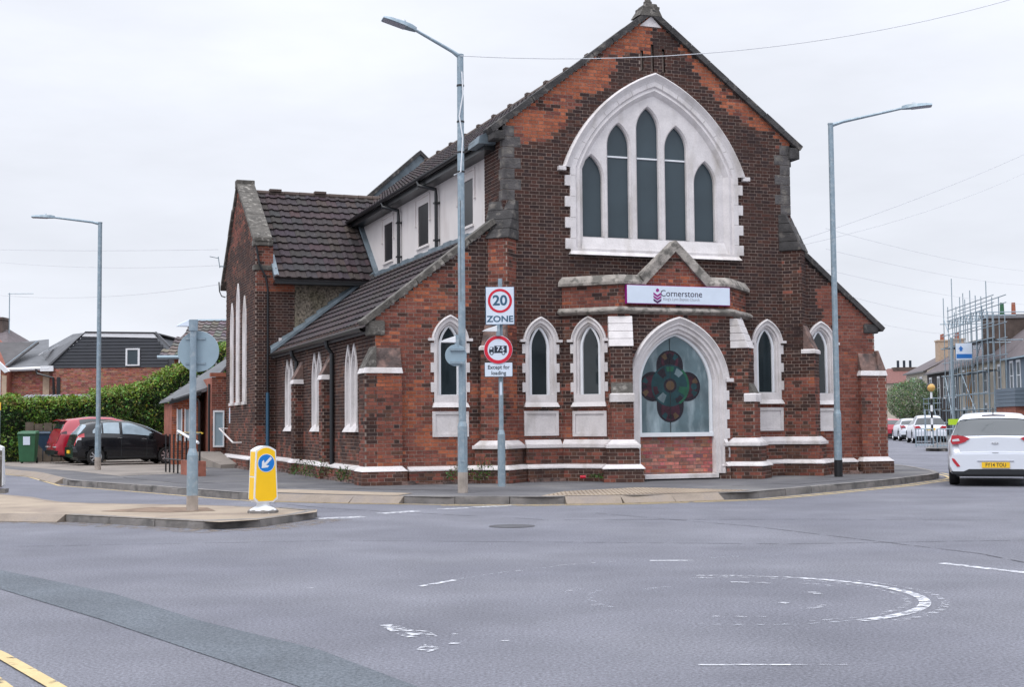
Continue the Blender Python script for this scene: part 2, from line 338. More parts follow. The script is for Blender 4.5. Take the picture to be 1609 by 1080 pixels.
# ------------------------------------------------------------------ ground, road, pavements
def flat(mb, pts, z, col=None, mi=0):
    tr = tessellate_polygon([[Vector((p[0], p[1], 0)) for p in pts]]); b = len(mb.v); mb.v += [(p[0], p[1], z) for p in pts]
    for t in tr:
        a, b2, c = [Vector(pts[i]) for i in t]
        if (b2 - a).cross(c - a) < 0: t = t[::-1]
        mb.f.append(tuple(b + i for i in t)); mb.c.append(col); mb.m.append(mi)
g = MB(); g.poly([(-700, -60, 0), (700, -60, 0), (700, 900, 0), (-700, 900, 0)]); g.build('road', 'asphalt', kind='structure')
def kerbline(pts, h, depth, parent, name='kerb_stone', length=.9, mats='kerb', raise_=0.006, lows=()):
    # individual kerb stones along a polyline; outer face on the line, body to the left of travel
    segs = []; acc = [0.]
    P = [Vector(p) for p in pts]
    for a, b in zip(P, P[1:]): acc.append(acc[-1] + (b - a).length)
    tot = acc[-1]; n = max(1, int(tot / length))
    def at(s):
        s = min(max(s, 0), tot)
        for i in range(len(P) - 1):
            if s <= acc[i + 1] or i == len(P) - 2:
                return P[i].lerp(P[i + 1], (s - acc[i]) / max(acc[i + 1] - acc[i], 1e-6))
    for i in range(n):
        s0, s1 = tot * i / n + .006, tot * (i + 1) / n - .006
        if any(l0 < (s0 + s1) / 2 < l1 for l0, l1, lh in lows): s0 -= .006; s1 += .006
        a, b = at(s0), at(s1)
        t = (b - a).normalized(); nn = Vector((-t.y, t.x)); hh = h + raise_ + rnd.uniform(-.004, .004)
        for l0, l1, lh in lows:
            if l0 < (s0 + s1) / 2 < l1: hh = lh
        if hh < h - .04:
            o = MB(); sec = [(-.20, -.03), (-.20, .012), (.0, h + .003), (.10, h + .003), (.10, -.03)]
            A = [(a.x + nn.x * d, a.y + nn.y * d, z) for d, z in sec]; B = [(b.x + nn.x * d, b.y + nn.y * d, z) for d, z in sec]
            o.quadstrip(A, B); o.poly(A); o.poly(B[::-1]); o.build('dropped_kerb', 'buff_kerb', parent); continue
        o = MB(); j = rnd.uniform(-.006, .006); ch = .025
        sec = [(0, -.05), (0, hh - ch), (ch, hh), (depth, hh), (depth, -.05)]
        A = [(a.x + nn.x * (d + j), a.y + nn.y * (d + j), z) for d, z in sec]; B = [(b.x + nn.x * (d + j), b.y + nn.y * (d + j), z) for d, z in sec]
        o.quadstrip(A, B); o.poly(A); o.poly(B[::-1]); o.build(name, mats, parent)
KM = [(-24., 53.), (-15.07, 39.61), (-12.67, 36.0), (-10.05, 30.6), (-7.27, 27.24), (-5.03, 24.5), (-4.3, 23.75), (-2.63, 22.9), (-1.11, 22.35), (0.56, 22.1), (1.98, 22.25), (4.04, 23.1), (5.53, 24.79), (7.67, 27.42), (9.25, 29.78), (9.7, 30.7), (9.98, 31.9), (10.2, 33.5), (10.57, 37.93), (14.6, 82.), (19.9, 140.)]
pv = MB(); flat(pv, [(x, y) for x, y in KM] + [(-60, 140), (-60, 60)], .12)
pave = pv.build('pavement', 'footway', kind='structure')
# kerb stones (travel with the pavement on the left)
kerbline([(-15.07, 39.61), (-12.67, 36.0), (-10.05, 30.6), (-7.27, 27.24), (-5.03, 24.5), (-4.3, 23.75), (-2.63, 22.9), (-1.11, 22.35), (0.56, 22.1), (1.98, 22.25), (4.04, 23.1), (5.53, 24.79), (7.67, 27.42), (9.25, 29.78), (9.7, 30.7), (9.98, 31.9), (10.2, 33.5), (10.57, 37.93)][::1], .12, .14, pave, lows=[(0, 9.5, .05), (19.4, 21.8, .035), (24.4, 27.6, .035)])
f = MB(); f.poly([(-24, 53.3, 0), (10.57, 37.93, 0), (10.57, 37.93, .12), (-24, 53.3, .12)])
# buff dropped crossings
def sheet(name, pts, z, m, parent=None, kind='structure'):
    o = MB(); flat(o, pts, z); return o.build(name, m, parent, kind=kind if parent is None else None)
sheet('crossing_paving', [(-4.75, 24.5), (-2.75, 23.15), (-1.95, 22.85), (-1.75, 23.5), (-3.2, 24.6), (-4.6, 25.6)], .127, 'buff_paving', pave)
tp = sheet('crossing_paving', [(0.45, 22.27), (1.98, 22.42), (3.75, 23.1), (4.15, 23.6), (3.2, 24.3), (2.3, 24.9), (0.9, 23.7)], .127, 'buff_paving', pave)
tb = MB()     # tactile blisters on the buff slabs
for i in range(46):
    for j in range(28):
        x = .6 + i * .075; y = 22.5 + j * .085
        if scan([[(0.45, 22.27), (1.98, 22.42), (3.75, 23.1), (4.15, 23.6), (3.2, 24.3), (2.3, 24.9), (0.9, 23.7)]], y) and any(a < x < b for a, b in scan([[(0.45, 22.27), (1.98, 22.42), (3.75, 23.1), (4.15, 23.6), (3.2, 24.3), (2.3, 24.9), (0.9, 23.7)]], y)):
            tb.box(x - .013, x + .013, y - .013, y + .013, .127, .132)
tb.build('tactile_bump', 'buff_paving', pave, kind='stuff')
# forecourt where the cars stand
sheet('forecourt', [(-24.4, 53.5), (-14.3, 40.2), (-12.1, 37.0), (-9.6, 32.9), (-8.6, 34.0), (-8.2, 36.3), (-9.5, 41), (-9.8, 49.5), (-20, 60)], .124, 'concrete')
# traffic island
IS = [(-9.9, 19.6), (-7.32, 19.26), (-6.55, 19.15), (-5.51, 18.45), (-3.75, 17.25), (-3.34, 17.62), (-2.78, 19.09), (-2.85, 19.62), (-3.51, 20.24), (-5.1, 21.1), (-6.79, 21.7), (-7.6, 22.3), (-8.41, 23.7), (-9.48, 24.93), (-12, 28)]
isl = MB(); flat(isl, IS, .1); island = isl.build('traffic_island', 'buff_paving', kind='structure')
kerbline(IS, .1, .13, island, lows=[(0, 3.6, .03), (11.5, 40, .03)])
sk = MB(); flat(sk, [(-6.0, 19.6), (-4.9, 19.2), (-4.3, 19.5), (-4.6, 20.3), (-5.5, 20.5)], .104); sk.build('bare_soil', 'soil', island)
# resurfaced trench strip, manhole
sheet('trench_patch', [(-9.5, 17.2), (-5.44, 13.35), (-4.78, 12.62), (-3.18, 10.78), (-2.11, 9.21), (-1.16, 8.04), (-0.52, 6.93), (0.6, 5.0), (-0.1, 4.9), (-0.75, 6.45), (-1.13, 6.96), (-1.92, 8.06), (-2.84, 9.34), (-4.22, 11.14), (-4.97, 12.21), (-9.3, 16.4)], .004, 'asphalt_patch')
mh = MB(); mh.lathe([(0, .006), (.27, .006), (.275, .0045), (.3, .0045)], 28, Matrix.Translation((-.02, 17.45, 0))); tag(mh.build('manhole_cover', 'iron'), 'round dark manhole cover set in the road before the church', 'manhole cover')
# markings
def strip(pts, wd, z, m, name='road_marking', parent=None):
    P = [Vector(p) for p in pts]; A = []; B = []
    for i, p in enumerate(P):
        t = (P[min(i + 1, len(P) - 1)] - P[max(i - 1, 0)]).normalized(); n_ = Vector((-t.y, t.x)) * wd / 2; A.append((*(p + n_), z)); B.append((*(p - n_), z))
    o = MB(); o.quadstrip(A, B); return o.build(name, m, parent, kind='structure' if parent is None else None)
def offs(pts, d):
    P = [Vector(p) for p in pts]; r_ = []
    for i, p in enumerate(P):
        t = (P[min(i + 1, len(P) - 1)] - P[max(i - 1, 0)]).normalized(); r_.append(tuple(p + Vector((-t.y, t.x)) * d))
    return r_
strip(offs(KM[1:18], -.22), .075, .005, 'line_yellow', 'yellow_line')
strip(offs(KM[8:18], -.42), .075, .005, 'line_yellow', 'yellow_line')
strip([(-4.6, 10.1), (-3.0, 7.93), (-2.33, 6.93), (-1.6, 5.8)], .085, .009, 'line_yellow', 'yellow_line')
strip([(-4.35, 9.45), (-2.80, 7.25), (-2.60, 6.93), (-1.9, 5.85)], .085, .009, 'line_yellow', 'yellow_line')
def circ(cx, cy, r, a0, a1, n=24): return [(cx + r * math.cos(R(a0 + (a1 - a0) * i / n)), cy + r * math.sin(R(a0 + (a1 - a0) * i / n))) for i in range(n + 1)]
RC = (1.62, 10.25)
strip(circ(*RC, 1.42, -62, 58, 34), .085, .005, 'line_white', 'roundabout_ring')
strip(circ(*RC, 1.42, 58, 92, 12), .07, .005, 'line_ring', 'roundabout_ring')
strip(circ(*RC, 1.56, -55, 40, 40), .06, .005, 'line_worn', 'roundabout_ring')
strip(circ(*RC, 1.30, -75, 95, 40), .05, .005, 'line_worn', 'roundabout_ring')
strip(circ(*RC, 1.40, 250, 296, 20), .05, .005, 'line_scrub', 'roundabout_ring')
strip(circ(*RC, 1.05, 150, 210, 20), .04, .005, 'line_scrub', 'roundabout_ring')
for a, b, r_, m_ in ((86, 95, 1.25, 'line_white'), (150, 166, 1.25, 'line_worn'), (200, 206, 1.1, 'line_white'), (225, 240, .9, 'line_worn'), (60, 80, .95, 'line_white'), (10, 22, .72, 'line_white'), (300, 322, .8, 'line_worn'), (255, 275, 1.05, 'line_worn'), (310, 318, .5, 'line_white'), (120, 140, .75, 'line_scrub'), (30, 50, 1.1, 'line_worn')):
    strip(circ(*RC, r_, a, b, 8), .075, .0056, m_.replace('white', 'ring'), 'roundabout_ring')
strip([(-0.77, 11.07), (-.5, 11.5)], .06, .005, 'line_white'); strip([(-.5, 11.5), (-0.27, 11.86), (0.43, 12.59), (1.0, 12.95)], .05, .005, 'line_worn')
strip([(1.3, 12.96), (1.71, 12.94)], .07, .005, 'line_white'); strip([(1.9, 13.2), (2.66, 13.42)], .06, .005, 'line_scrub')
strip([(1.0, 7.42), (1.3, 7.41), (1.5, 7.40)], .035, .005, 'line_white'); strip([(1.5, 7.40), (1.95, 7.39)], .03, .005, 'line_worn')
strip([(3.95, 12.52), (4.2, 12.05), (4.75, 11.1), (5.6, 9.7)], .11, .005, 'line_white')
for p in ([(-.90, 9.0), (-.80, 8.72), (-.68, 8.45), (-.48, 8.48), (-.54, 8.68), (-.68, 8.78), (-.77, 8.98)], [(-.54, 8.18), (-.43, 8.04), (-.50, 7.9), (-.58, 8.0)], [(-.38, 8.25), (-.3, 8.22), (-.3, 8.17), (-.4, 8.19)], [(-.44, 8.55), (-.34, 8.60), (-.36, 8.55)], [(-1.75, 11.05), (-1.60, 11.0), (-1.62, 11.08)], [(-.1, 8.3), (-.04, 8.33), (-.03, 8.28), (-.09, 8.26)]):
    sheet('road_marking', p, .005, 'line_splat')
strip([(-2.76, 19.11), (-2.15, 19.42)], .26, .005, 'line_white', 'give_way_line'); strip([(-1.97, 20.08), (-1.47, 20.59)], .26, .005, 'line_white', 'give_way_line')
strip([(-1.15, 21.0), (-0.69, 21.25)], .2, .005, 'line_white', 'give_way_line'); strip([(-0.62, 21.4), (0.01, 21.81)], .24, .005, 'line_white', 'give_way_line')
strip([(-14.21, 38.17), (-12.9, 35.9)], .13, .005, 'line_white', 'lane_marking'); strip([(-11.91, 33.89), (-10.6, 31.62)], .13, .005, 'line_white', 'lane_marking')
strip([(-11.4, 34.6), (-10.3, 33.4)], .1, .005, 'line_white', 'lane_marking')
for p in ([(17.5, 52), (20.5, 52.4)], [(15.2, 41.5), (19, 40.5)], [(15.0, 62), (16.8, 62)], [(14.5, 47), (15.2, 46.8)], [(16.3, 57.5), (17.0, 57.2)], [(18, 70), (18.1, 73)], [(16, 41), (16.3, 45)]):
    strip(p, .14, .005, 'line_white', 'lane_marking')
fp = MB(); flat(fp, [(17.3, 56.6), (17.9, 56.0), (40, 52), (60, 60), (60, 170), (35, 170), (26.3, 90), (24.9, 74), (22.0, 70)], .12)
farp = fp.build('pavement', 'footway', kind='structure'); kerbline([(17.9, 56.), (17.3, 56.6), (22.0, 70), (24.9, 74), (26.3, 90)][::-1], .12, .14, farp, length=1.5)
# ================================================================== THE CHURCH (local axes: x along the front, y into the building)
TH = R(20.4)
church = empty('church', (3.0755, 28.9238, 0.12), TH, 'dark red brick gothic church with painted stone windows and tiled roofs', 'church')
FF = frame((0, 0), (1, 0), (0, -1)); SLW = frame((-6.2, 0), (0, 1), (-1, 0)); SRW = frame((5.6, 0), (0, 1), (1, 0))
S2 = math.sqrt(.5)
CL = frame((-2.15, 0), (S2, -S2), (-S2, -S2)); CR = frame((1.35, -.9), (S2, S2), (S2, -S2)); PF = frame((0, -.9), (1, 0), (0, -1))
def col_front(u, z, rg):
    n = nz(u * 1.1, z * 1.1, 3.) * .8 + nz(u * 4, z * 4, 9.) * .35
    if u < -4.25 + .5 * nz(z * 1.5, 1.) and u < -3.8:    # left aisle
        top = 3.35 + (u + 6.2) * .772 - z
        if u < -4.9 or z < 2.5 + n: return pick(rg, (.25, 3.6, 3.6 if z > .4 else .6, .5)) if n > -.25 else pick(rg, (1.2, 4, 1.2, 1.5))
        return pick(rg, (1.8, 2.4, 3.2, .6)) if n > -.1 else pick(rg, (5, 1.2, .6, .6))
    if u < -3.45: return pick(rg, (12, .6, .0, 1.2)) if z > 2.2 + n else pick(rg, (3, 5, .8, 1.5))
    if u > 3.45:
        if z > 3.0 - .5 * (4.4 - u) + n and u < 4.35 + n: return pick(rg, (10, .8, .0, .9))
        return pick(rg, (.5, 8, .5 + (.8 if n > .2 else 0), .6))
    if z > 6.6:
        dl = (7.45 + (u + 3.45) * .783 - z) if u < 0 else (7.5 + (3.45 - u) * .765 - z)
        if u < .0 and z > 9.15 + n * .5: o = .85
        elif u < 0: o = .9 * (1 - sm(dl + n * .6, .55 + .45 * sm(-u, 1.6, 2.6), 1.0 + .45 * sm(-u, 1.6, 2.6))) * sm(z, 6.9 + .4 * n, 7.3) if u < -.9 else .9 * (1 - sm(dl + n * .6, .35, .7))
        elif u < 1.2: o = .8 * (1 - sm(dl + n * .5, .1, .4))
        else: o = .85 * (1 - sm(dl + n * .7, .32, .75))
        if o > .2 + .5 * rg.random(): return pick(rg, (.8, 1.2, 6, .3))
        return pick(rg, (12, .5, .0, .9)) if o < .15 else pick(rg, (4, 2.0, 1.0, 1.5))
    if z > 2.6: return pick(rg, (12, .5, .0, 1.2))
    if z > 1.9 + n: return pick(rg, (7, 2, .0, 1.4))
    return pick(rg, (1.6, 5, 1.0, 2.4)) if z > .7 else pick(rg, (2, 3, .3, 5))
def col_porch(s, z, rg):
    n = nz(s * 1.5, z * 1.5, 21.)
    if z > 3.5: return pick(rg, (1.4, 3, 4, .6))
    if z < .8: return pick(rg, (1.5, 3.5, .8, 4))
    if z < 1.7 + n: return pick(rg, (.8, 5, 1.6, 1.5))
    return pick(rg, (6, 3.0, .05, 1.6))
def col_infill(s, z, rg): return tuple(v * rg.uniform(.8, 1.15) for v in rg.choice([(.40, .15, .12), (.36, .13, .10), (.46, .19, .15), (.30, .11, .09), (.24, .12, .11)]))
def col_side(s, z, rg):
    n = nz(s * .9, z * 1.2, 5.) + .4 * nz(s * 4, z * 4, 2.)
    if z < 1.0 + n * .5: return pick(rg, (3.5, 2.4, .7, 3))
    return pick(rg, (8, .8, .0, 3))
def col_trans(s, z, rg):
    n = nz(s * .7, z * .8, 15.) + .3 * nz(s * 4, z * 4, 2.)
    if z > 6.3 + n: return pick(rg, (3, 3, .5, 2))
    if z < 1.9 + n: return pick(rg, (3.5, 3, .2, 3))
    return pick(rg, (7, .9, .0, 3.4))
def col_tfront(s, z, rg):
    if z > 4.9: return pick(rg, (1.5, 3, 4, 1))
    return pick(rg, (10, .9, .05, .8)) if z > 1.2 else pick(rg, (4, 3, .8, 2))
# openings
WIN = dict(zb=1.57, zs=2.93, za=3.40)
wcs = [-4.63, -2.65, 2.765, 4.16]
def whole(sc, dz=0): return outline(sc, .318, 1.7 + dz, 2.93 + dz, 3.33 + dz, .135)
WZ = (0, 0, .05, .03)
front_outline = [(-6.2, -.1), (-6.2, 3.32), (-3.45, 5.44), (-3.45, 7.42), (0, 10.08), (3.45, 7.52), (3.45, 5.10), (5.6, 3.42), (5.6, -.1)]
GC = .07
great_o = outline(GC, 1.96, 4.86, 6.62, 6.62 + 2.12 * 1.98 / 2.2, .112, 14)
slits = [[(-.25, 8.88), (-.17, 8.88), (-.17, 9.32), (-.25, 9.32)], [(0, 8.84), (.08, 8.84), (.08, 9.46), (0, 9.46)], [(.27, 8.88), (.35, 8.88), (.35, 9.34), (.27, 9.34)]]
bF = MB(); mF = MB()
wall_front = MB(); wall_front.prism(FF, front_outline, -.30, -.302, [great_o] + [whole(c, z) for c, z in zip(wcs, WZ)])
brickwork(bF, mF, FF, [front_outline, great_o] + [whole(c, z) for c, z in zip(wcs, WZ)] + slits, col_front, z0=.0, seed=1)
for sl_ in slits: mF.prism(FF, sl_, -.06, -.0601); 
# porch walls
fl = math.hypot(.9, .9)
porch_front = [(-1.25, -.1), (-1.25, 4.1), (-.62, 4.1), (.04, 4.86), (.72, 4.1), (1.35, 4.1), (1.35, -.1)]
DC = .10
door_hole = outline(DC, 1.07, -.1, 2.10, 3.40 - .09 * 1.18, .155, 14)
brickwork(bF, mF, PF, [porch_front, door_hole], col_porch, z0=0., seed=2)
brickwork(bF, mF, CL, [[(0, -.1), (0, 4.1), (fl, 4.1), (fl, -.1)], whole(.60)], lambda s, z, r_: col_porch(s, z, r_), z0=0., seed=3)
brickwork(bF, mF, CR, [[(0, -.1), (0, 4.1), (fl, 4.1), (fl, -.1)], whole(.66, .05)], lambda s, z, r_: pick(r_, (1, 3, 5, 1)) if z > 3.5 else col_porch(s, z, r_), z0=0., seed=4)
brickwork(bF, mF, frame((0, -.72), (1, 0), (0, -1)), [[(DC - .86, .12), (DC - .86, .93), (DC + .86, .93), (DC + .86, .12)]], col_infill, seed=5)
# left side wall of the aisle with paired lancets
LW = [1.92, 5.35, 8.72]
def pair_hole(vc): return [[(vc - .52, 1.15), (vc - .52, 2.35), (vc - .26, 2.80), (vc, 2.35), (vc + .26, 2.80), (vc + .52, 2.35), (vc + .52, 1.15)]]
side_loops = [[(0, -.1), (0, 3.3), (10.68, 3.3), (10.68, -.1)]] + [pair_hole(v)[0] for v in LW]
brickwork(bF, mF, SLW, side_loops, col_side, z0=.0, seed=6)
brickwork(bF, mF, SRW, [[(0, -.1), (0, 3.35), (10.68, 3.35), (10.68, -.1)]], col_side, z0=0., seed=7, singles=False)
# nave side return next to the gable, above the aisle
NL = frame((-3.45, 0), (0, 1), (-1, 0)); NRf = frame((3.45, 0), (0, 1), (1, 0))
brickwork(bF, mF, NL, [[(0, 5.2), (0, 7.3), (1.15, 7.3), (1.15, 5.2)]], lambda s, z, r_: pick(r_, (8, 1, .1, .4)), seed=8)
brickwork(bF, mF, NRf, [[(0, 5.0), (0, 7.3), (1.15, 7.3), (1.15, 5.0)]], lambda s, z, r_: pick(r_, (8, 1, .1, .4)), seed=8, singles=False)
# transept
TF = frame((0, 10.68), (1, 0), (0, -1)); TL = frame((-6.78, 0), (0, 1), (-1, 0))
tall = [(14.66, .27, 4.88), (13.52, .27, 5.36), (12.34, .27, 4.90)]
def tl_hole(c, h, zt): return [(c - h, 1.9), (c - h, zt - .75), (c, zt - .03), (c + h, zt - .75), (c + h, 1.9)]
brickwork(bF, mF, TF, [[(-6.78, -.1), (-6.78, 6.35), (-6.3, 6.35), (-6.3, 5.3), (-5.7, 5.3), (-5.7, -.1)]], col_tfront, z0=0., seed=9)
trans_side = [(10.68, -.1), (10.68, 6.35), (13.6, 8.3), (16.4, 5.7), (15.95, 5.7), (15.95, -.1)]
brickwork(bF, mF, TL, [trans_side] + [tl_hole(*q) for q in tall], col_trans, z0=0., seed=10)

# ---------- buttresses
white = []          # painted stone pieces, each its own object
def piece(name, m, parent, fn, bevel=0.008, label=None):
    o = MB(); fn(o); return o.build(name, m, parent, bevel=bevel, label=label)
def butt(c, n, wd, stages, colr, seed, name='buttress'):
    # c: corner (2-D), n: outward direction, stages: [(z0,z1,p)], faces: front and both cheeks
    n = Vector(n).normalized(); t = Vector((-n.y, n.x)); c = Vector(c)
    for k, (z0, z1, p) in enumerate(stages):
        a = c - t * wd / 2; ftop = c + n * p
        frF = frame(tuple(ftop), tuple(t), tuple(n)); frA = frame(tuple(c - t * wd / 2), tuple(n), tuple(-t)); frB = frame(tuple(c + t * wd / 2), tuple(n), tuple(t))
        brickwork(bF, mF, frF, [[(-wd / 2, z0), (-wd / 2, z1), (wd / 2, z1), (wd / 2, z0)]], colr, seed=seed + k)
        for q, fq in ((1, frA), (2, frB)): brickwork(bF, mF, fq, [[(-.35, z0), (-.35, z1), (p, z1), (p, z0)]], colr, seed=seed + k + q * 7)
def weather(c, n, wd, p0, z0, p1, z1, m, courses=4, over=.03):
    n = Vector(n).normalized(); t = Vector((-n.y, n.x)); c = Vector(c); fr = frame(tuple(c), tuple(t), tuple(n))
    for k in range(courses):
        a, b = k / courses, (k + 1) / courses; pa, pb = p0 + (p1 - p0) * a, p0 + (p1 - p0) * b; za, zb = z0 + (z1 - z0) * a, z0 + (z1 - z0) * b
        w2 = wd / 2 + over
        o = MB(); o.hexa([fr(-w2, pa + over, za), fr(w2, pa + over, za), fr(w2, -.3, za), fr(-w2, -.3, za), fr(-w2, pb + over + .012, zb - .006), fr(w2, pb + over + .012, zb - .006), fr(w2, -.3, zb - .006), fr(-w2, -.3, zb - .006)])
        o.build('weathering_stone', m, church, bevel=.012)
def band(c, n, wd, p, z0, z1, m='painted_stone', slope=.5, name='stone_band', back=.3):
    n = Vector(n).normalized(); t = Vector((-n.y, n.x)); fr = frame(tuple(c), tuple(t), tuple(n)); h = z1 - z0; w2 = wd / 2
    o = MB(); i = h * slope
    o.hexa([fr(-w2, p, z0), fr(w2, p, z0), fr(w2, -back, z0), fr(-w2, -back, z0), fr(-w2, p, z1 - i), fr(w2, p, z1 - i), fr(w2, -back, z1 - i), fr(-w2, -back, z1 - i)])
    o.hexa([fr(-w2, p, z1 - i), fr(w2, p, z1 - i), fr(w2, -back, z1 - i), fr(-w2, -back, z1 - i), fr(-w2 + i, p - i, z1), fr(w2 - i, p - i, z1), fr(w2 - i, -back, z1), fr(-w2 + i, -back, z1)])
    return o.build(name, m, church, bevel=.006)
BW = .50
cbut_lo = lambda s, z, r_: pick(r_, (1.6, 4, 2.6, 3)) if z < 2.3 else pick(r_, (4.5, 2.5, 1.2, 2))
for c, n, cf in (((-3.48, .05), (-1, -1), lambda s, z, r_: pick(r_, (2.5, 4, 1.6, 2.0)) if z > 3.2 else pick(r_, (1.5, 4, 2.8, 2.2))), ((3.50, .05), (1, -1), lambda s, z, r_: pick(r_, (9, 1.5, .0, 1.2)) if z > 2.2 else pick(r_, (2.2, 3.6, 1.6, 1.6)))):
    butt(c, n, BW, [(0, 2.72, .50), (2.72, 5.02, .26)], cf, 30 + int(c[0]))
    nn = Vector(n).normalized()
    weather(c, n, BW, .50, 2.80, .26, 3.35, 'old_masonry', 1, .0)
    band(c, n, BW + .06, .54, 2.70, 2.80, slope=.3, back=-.22)
    weather(c, n, BW, .26, 5.02, -.12, 5.85, 'dark_coping', 4, .05)
    # plinth
    tt = Vector((-nn.y, nn.x)); cc_ = Vector(c)
    for z0, z1, p in ((.35, .69, .60), (0, .27, .70)):
        wdx = BW + 2 * (p - .50)
        frF = frame(tuple(cc_ + nn * p), tuple(tt), tuple(nn)); brickwork(bF, mF, frF, [[(-wdx / 2, z0), (-wdx / 2, z1), (wdx / 2, z1), (wdx / 2, z0)]], col_front and (lambda s, z, r_: pick(r_, (2, 3, .8, 4))), seed=50)
        for sg in (-1, 1): brickwork(bF, mF, frame(tuple(cc_ + tt * sg * wdx / 2), tuple(nn), tuple(tt * sg)), [[(-.3, z0), (-.3, z1), (p, z1), (p, z0)]], lambda s, z, r_: pick(r_, (2, 3, .8, 4)), seed=51)
    band(c, n, BW + .28, .65, .69, .76, slope=.1); band(c, n, BW + .22, .62, .76, .86, slope=.9); band(c, n, BW + .48, .74, .265, .36, slope=.8)
# quoin stones above the weathering at the nave corners: every block its own stone
for sgn, ux in ((-1, -3.45), (1, 3.45)):
    z = 5.85; k = 0
    while z < 7.3:
        wl = .40 if k % 2 else .26; o = MB(); x0, x1 = (ux - .012, ux + wl) if sgn < 0 else (ux - wl, ux + .012)
        o.box(x0 + .004, x1 - .004, -.014, .17 + (.08 if not k % 2 else 0), z + .004, z + .221); o.build('quoin_stone', 'quoin_stone', church, bevel=.01); z += .225; k += 1
# porch corner buttresses
for c, n, zt in (((-1.22, -.86), (-.38, -1), 0), ((1.56, -.78), (1, -1), 1)):
    butt(c, n, .44, [(0, 1.62, .42), (1.62, 2.76, .30)], col_porch, 70 + zt * 5)
    weather(c, n, .44, .42, 1.80, .30, 2.02, 'coping_stone', 1, .0); band(c, n, .50, .46, 1.62, 1.80, slope=.15, back=-.2)
    weather(c, n, .44, .30, 2.76, .04, 3.40, 'painted_stone', 4, .03)
    nn = Vector(n).normalized(); tt = Vector((-nn.y, nn.x)); cc_ = Vector(c)
    for z0, z1, p in ((.35, .69, .52), (0, .27, .60)):
        wdx = .44 + 2 * (p - .42)
        brickwork(bF, mF, frame(tuple(cc_ + nn * p), tuple(tt), tuple(nn)), [[(-wdx / 2, z0), (-wdx / 2, z1), (wdx / 2, z1), (wdx / 2, z0)]], lambda s, z, r_: pick(r_, (2, 3, .8, 4)), seed=52)
        for sg in (-1, 1): brickwork(bF, mF, frame(tuple(cc_ + tt * sg * wdx / 2), tuple(nn), tuple(tt * sg)), [[(-.3, z0), (-.3, z1), (p, z1), (p, z0)]], lambda s, z, r_: pick(r_, (2, 3, .8, 4)), seed=53)
    band(c, n, .70, .56, .69, .76, slope=.1); band(c, n, .64, .53, .76, .86, slope=.9); band(c, n, .86, .64, .265, .36, slope=.8)
# plinth courses between the buttresses
def plinth(fr, s0, s1, upper=True, p1=.10, p2=.16, colr=None):
    colr = colr or (lambda s, z, r_: pick(r_, (2, 3.4, .8, 4)))
    if upper:
        brickwork(bF, mF, (lambda s, d, z, fr=fr: fr(s, d + p1, z)), [[(s0, .35), (s0, .69), (s1, .69), (s1, .35)]], colr, seed=60)
        o = MB()
        for a, b, c, d in ((.69, .76, p1 + .03, p1 + .03),): o.fbox(fr, s0, s1, -.02, c, a, b)
        o.hexa([fr(s0, p1 + .015, .763), fr(s1, p1 + .015, .763), fr(s1, -.02, .763), fr(s0, -.02, .763), fr(s0, .02, .86), fr(s1, .02, .86), fr(s1, -.02, .86), fr(s0, -.02, .86)])
        o.build('plinth_course', 'painted_stone', church, bevel=.006)
    brickwork(bF, mF, (lambda s, d, z, fr=fr: fr(s, d + p2, z)), [[(s0, 0), (s0, .27), (s1, .27), (s1, 0)]], colr, seed=61)
    n_ = max(1, int((s1 - s0) / .9))
    for i in range(n_):
        a, b = s0 + (s1 - s0) * i / n_ + .002, s0 + (s1 - s0) * (i + 1) / n_ - .002; o = MB(); q = p1 if upper else 0.
        o.hexa([fr(a, p2 + .03, .265), fr(b, p2 + .03, .265), fr(b, -.02, .265), fr(a, -.02, .265), fr(a, p2 + .03, .29), fr(b, p2 + .03, .29), fr(b, -.02, .29), fr(a, -.02, .29)])
        o.hexa([fr(a, p2 + .03, .29), fr(b, p2 + .03, .29), fr(b, -.02, .29), fr(a, -.02, .29), fr(a, q + .01, .355), fr(b, q + .01, .355), fr(b, -.02, .355), fr(a, -.02, .355)])
        o.build('plinth_course', 'painted_stone', church)
plinth(FF, -3.02, -2.22); plinth(CL, .02, fl - .1); plinth(CR, .1, fl - .02); plinth(FF, 2.3, 3.24)
plinth(PF, -1.0, -.92); plinth(PF, 1.12, 1.2)
plinth(FF, -5.55, -4.06, False); plinth(FF, 4.2, 4.98, False); plinth(SLW, .42, 10.62, False); plinth(SRW, .42, 10.6, False)
plinth(TF, -6.78, -6.38, False); plinth(TL, 10.68, 15.9, False)
# footing of broken flint and cement along the base
o = MB()
for fr_, a, b, d in ((FF, -6.3, -4.0, .22), (FF, 4.0, 5.7, .22), (SLW, 0, 10.6, .21), (TL, 10.7, 15.9, .2), (FF, -3., -2.2, .22)):
    s = a
    while s < b:
        l = rnd.uniform(.1, .3); o.fbox(fr_, s, min(s + l - .01, b), 0, d + rnd.uniform(0, .04), -.12, rnd.uniform(.02, .09)); s += l
o.build('rubble_footing', 'old_masonry', church, kind='stuff')
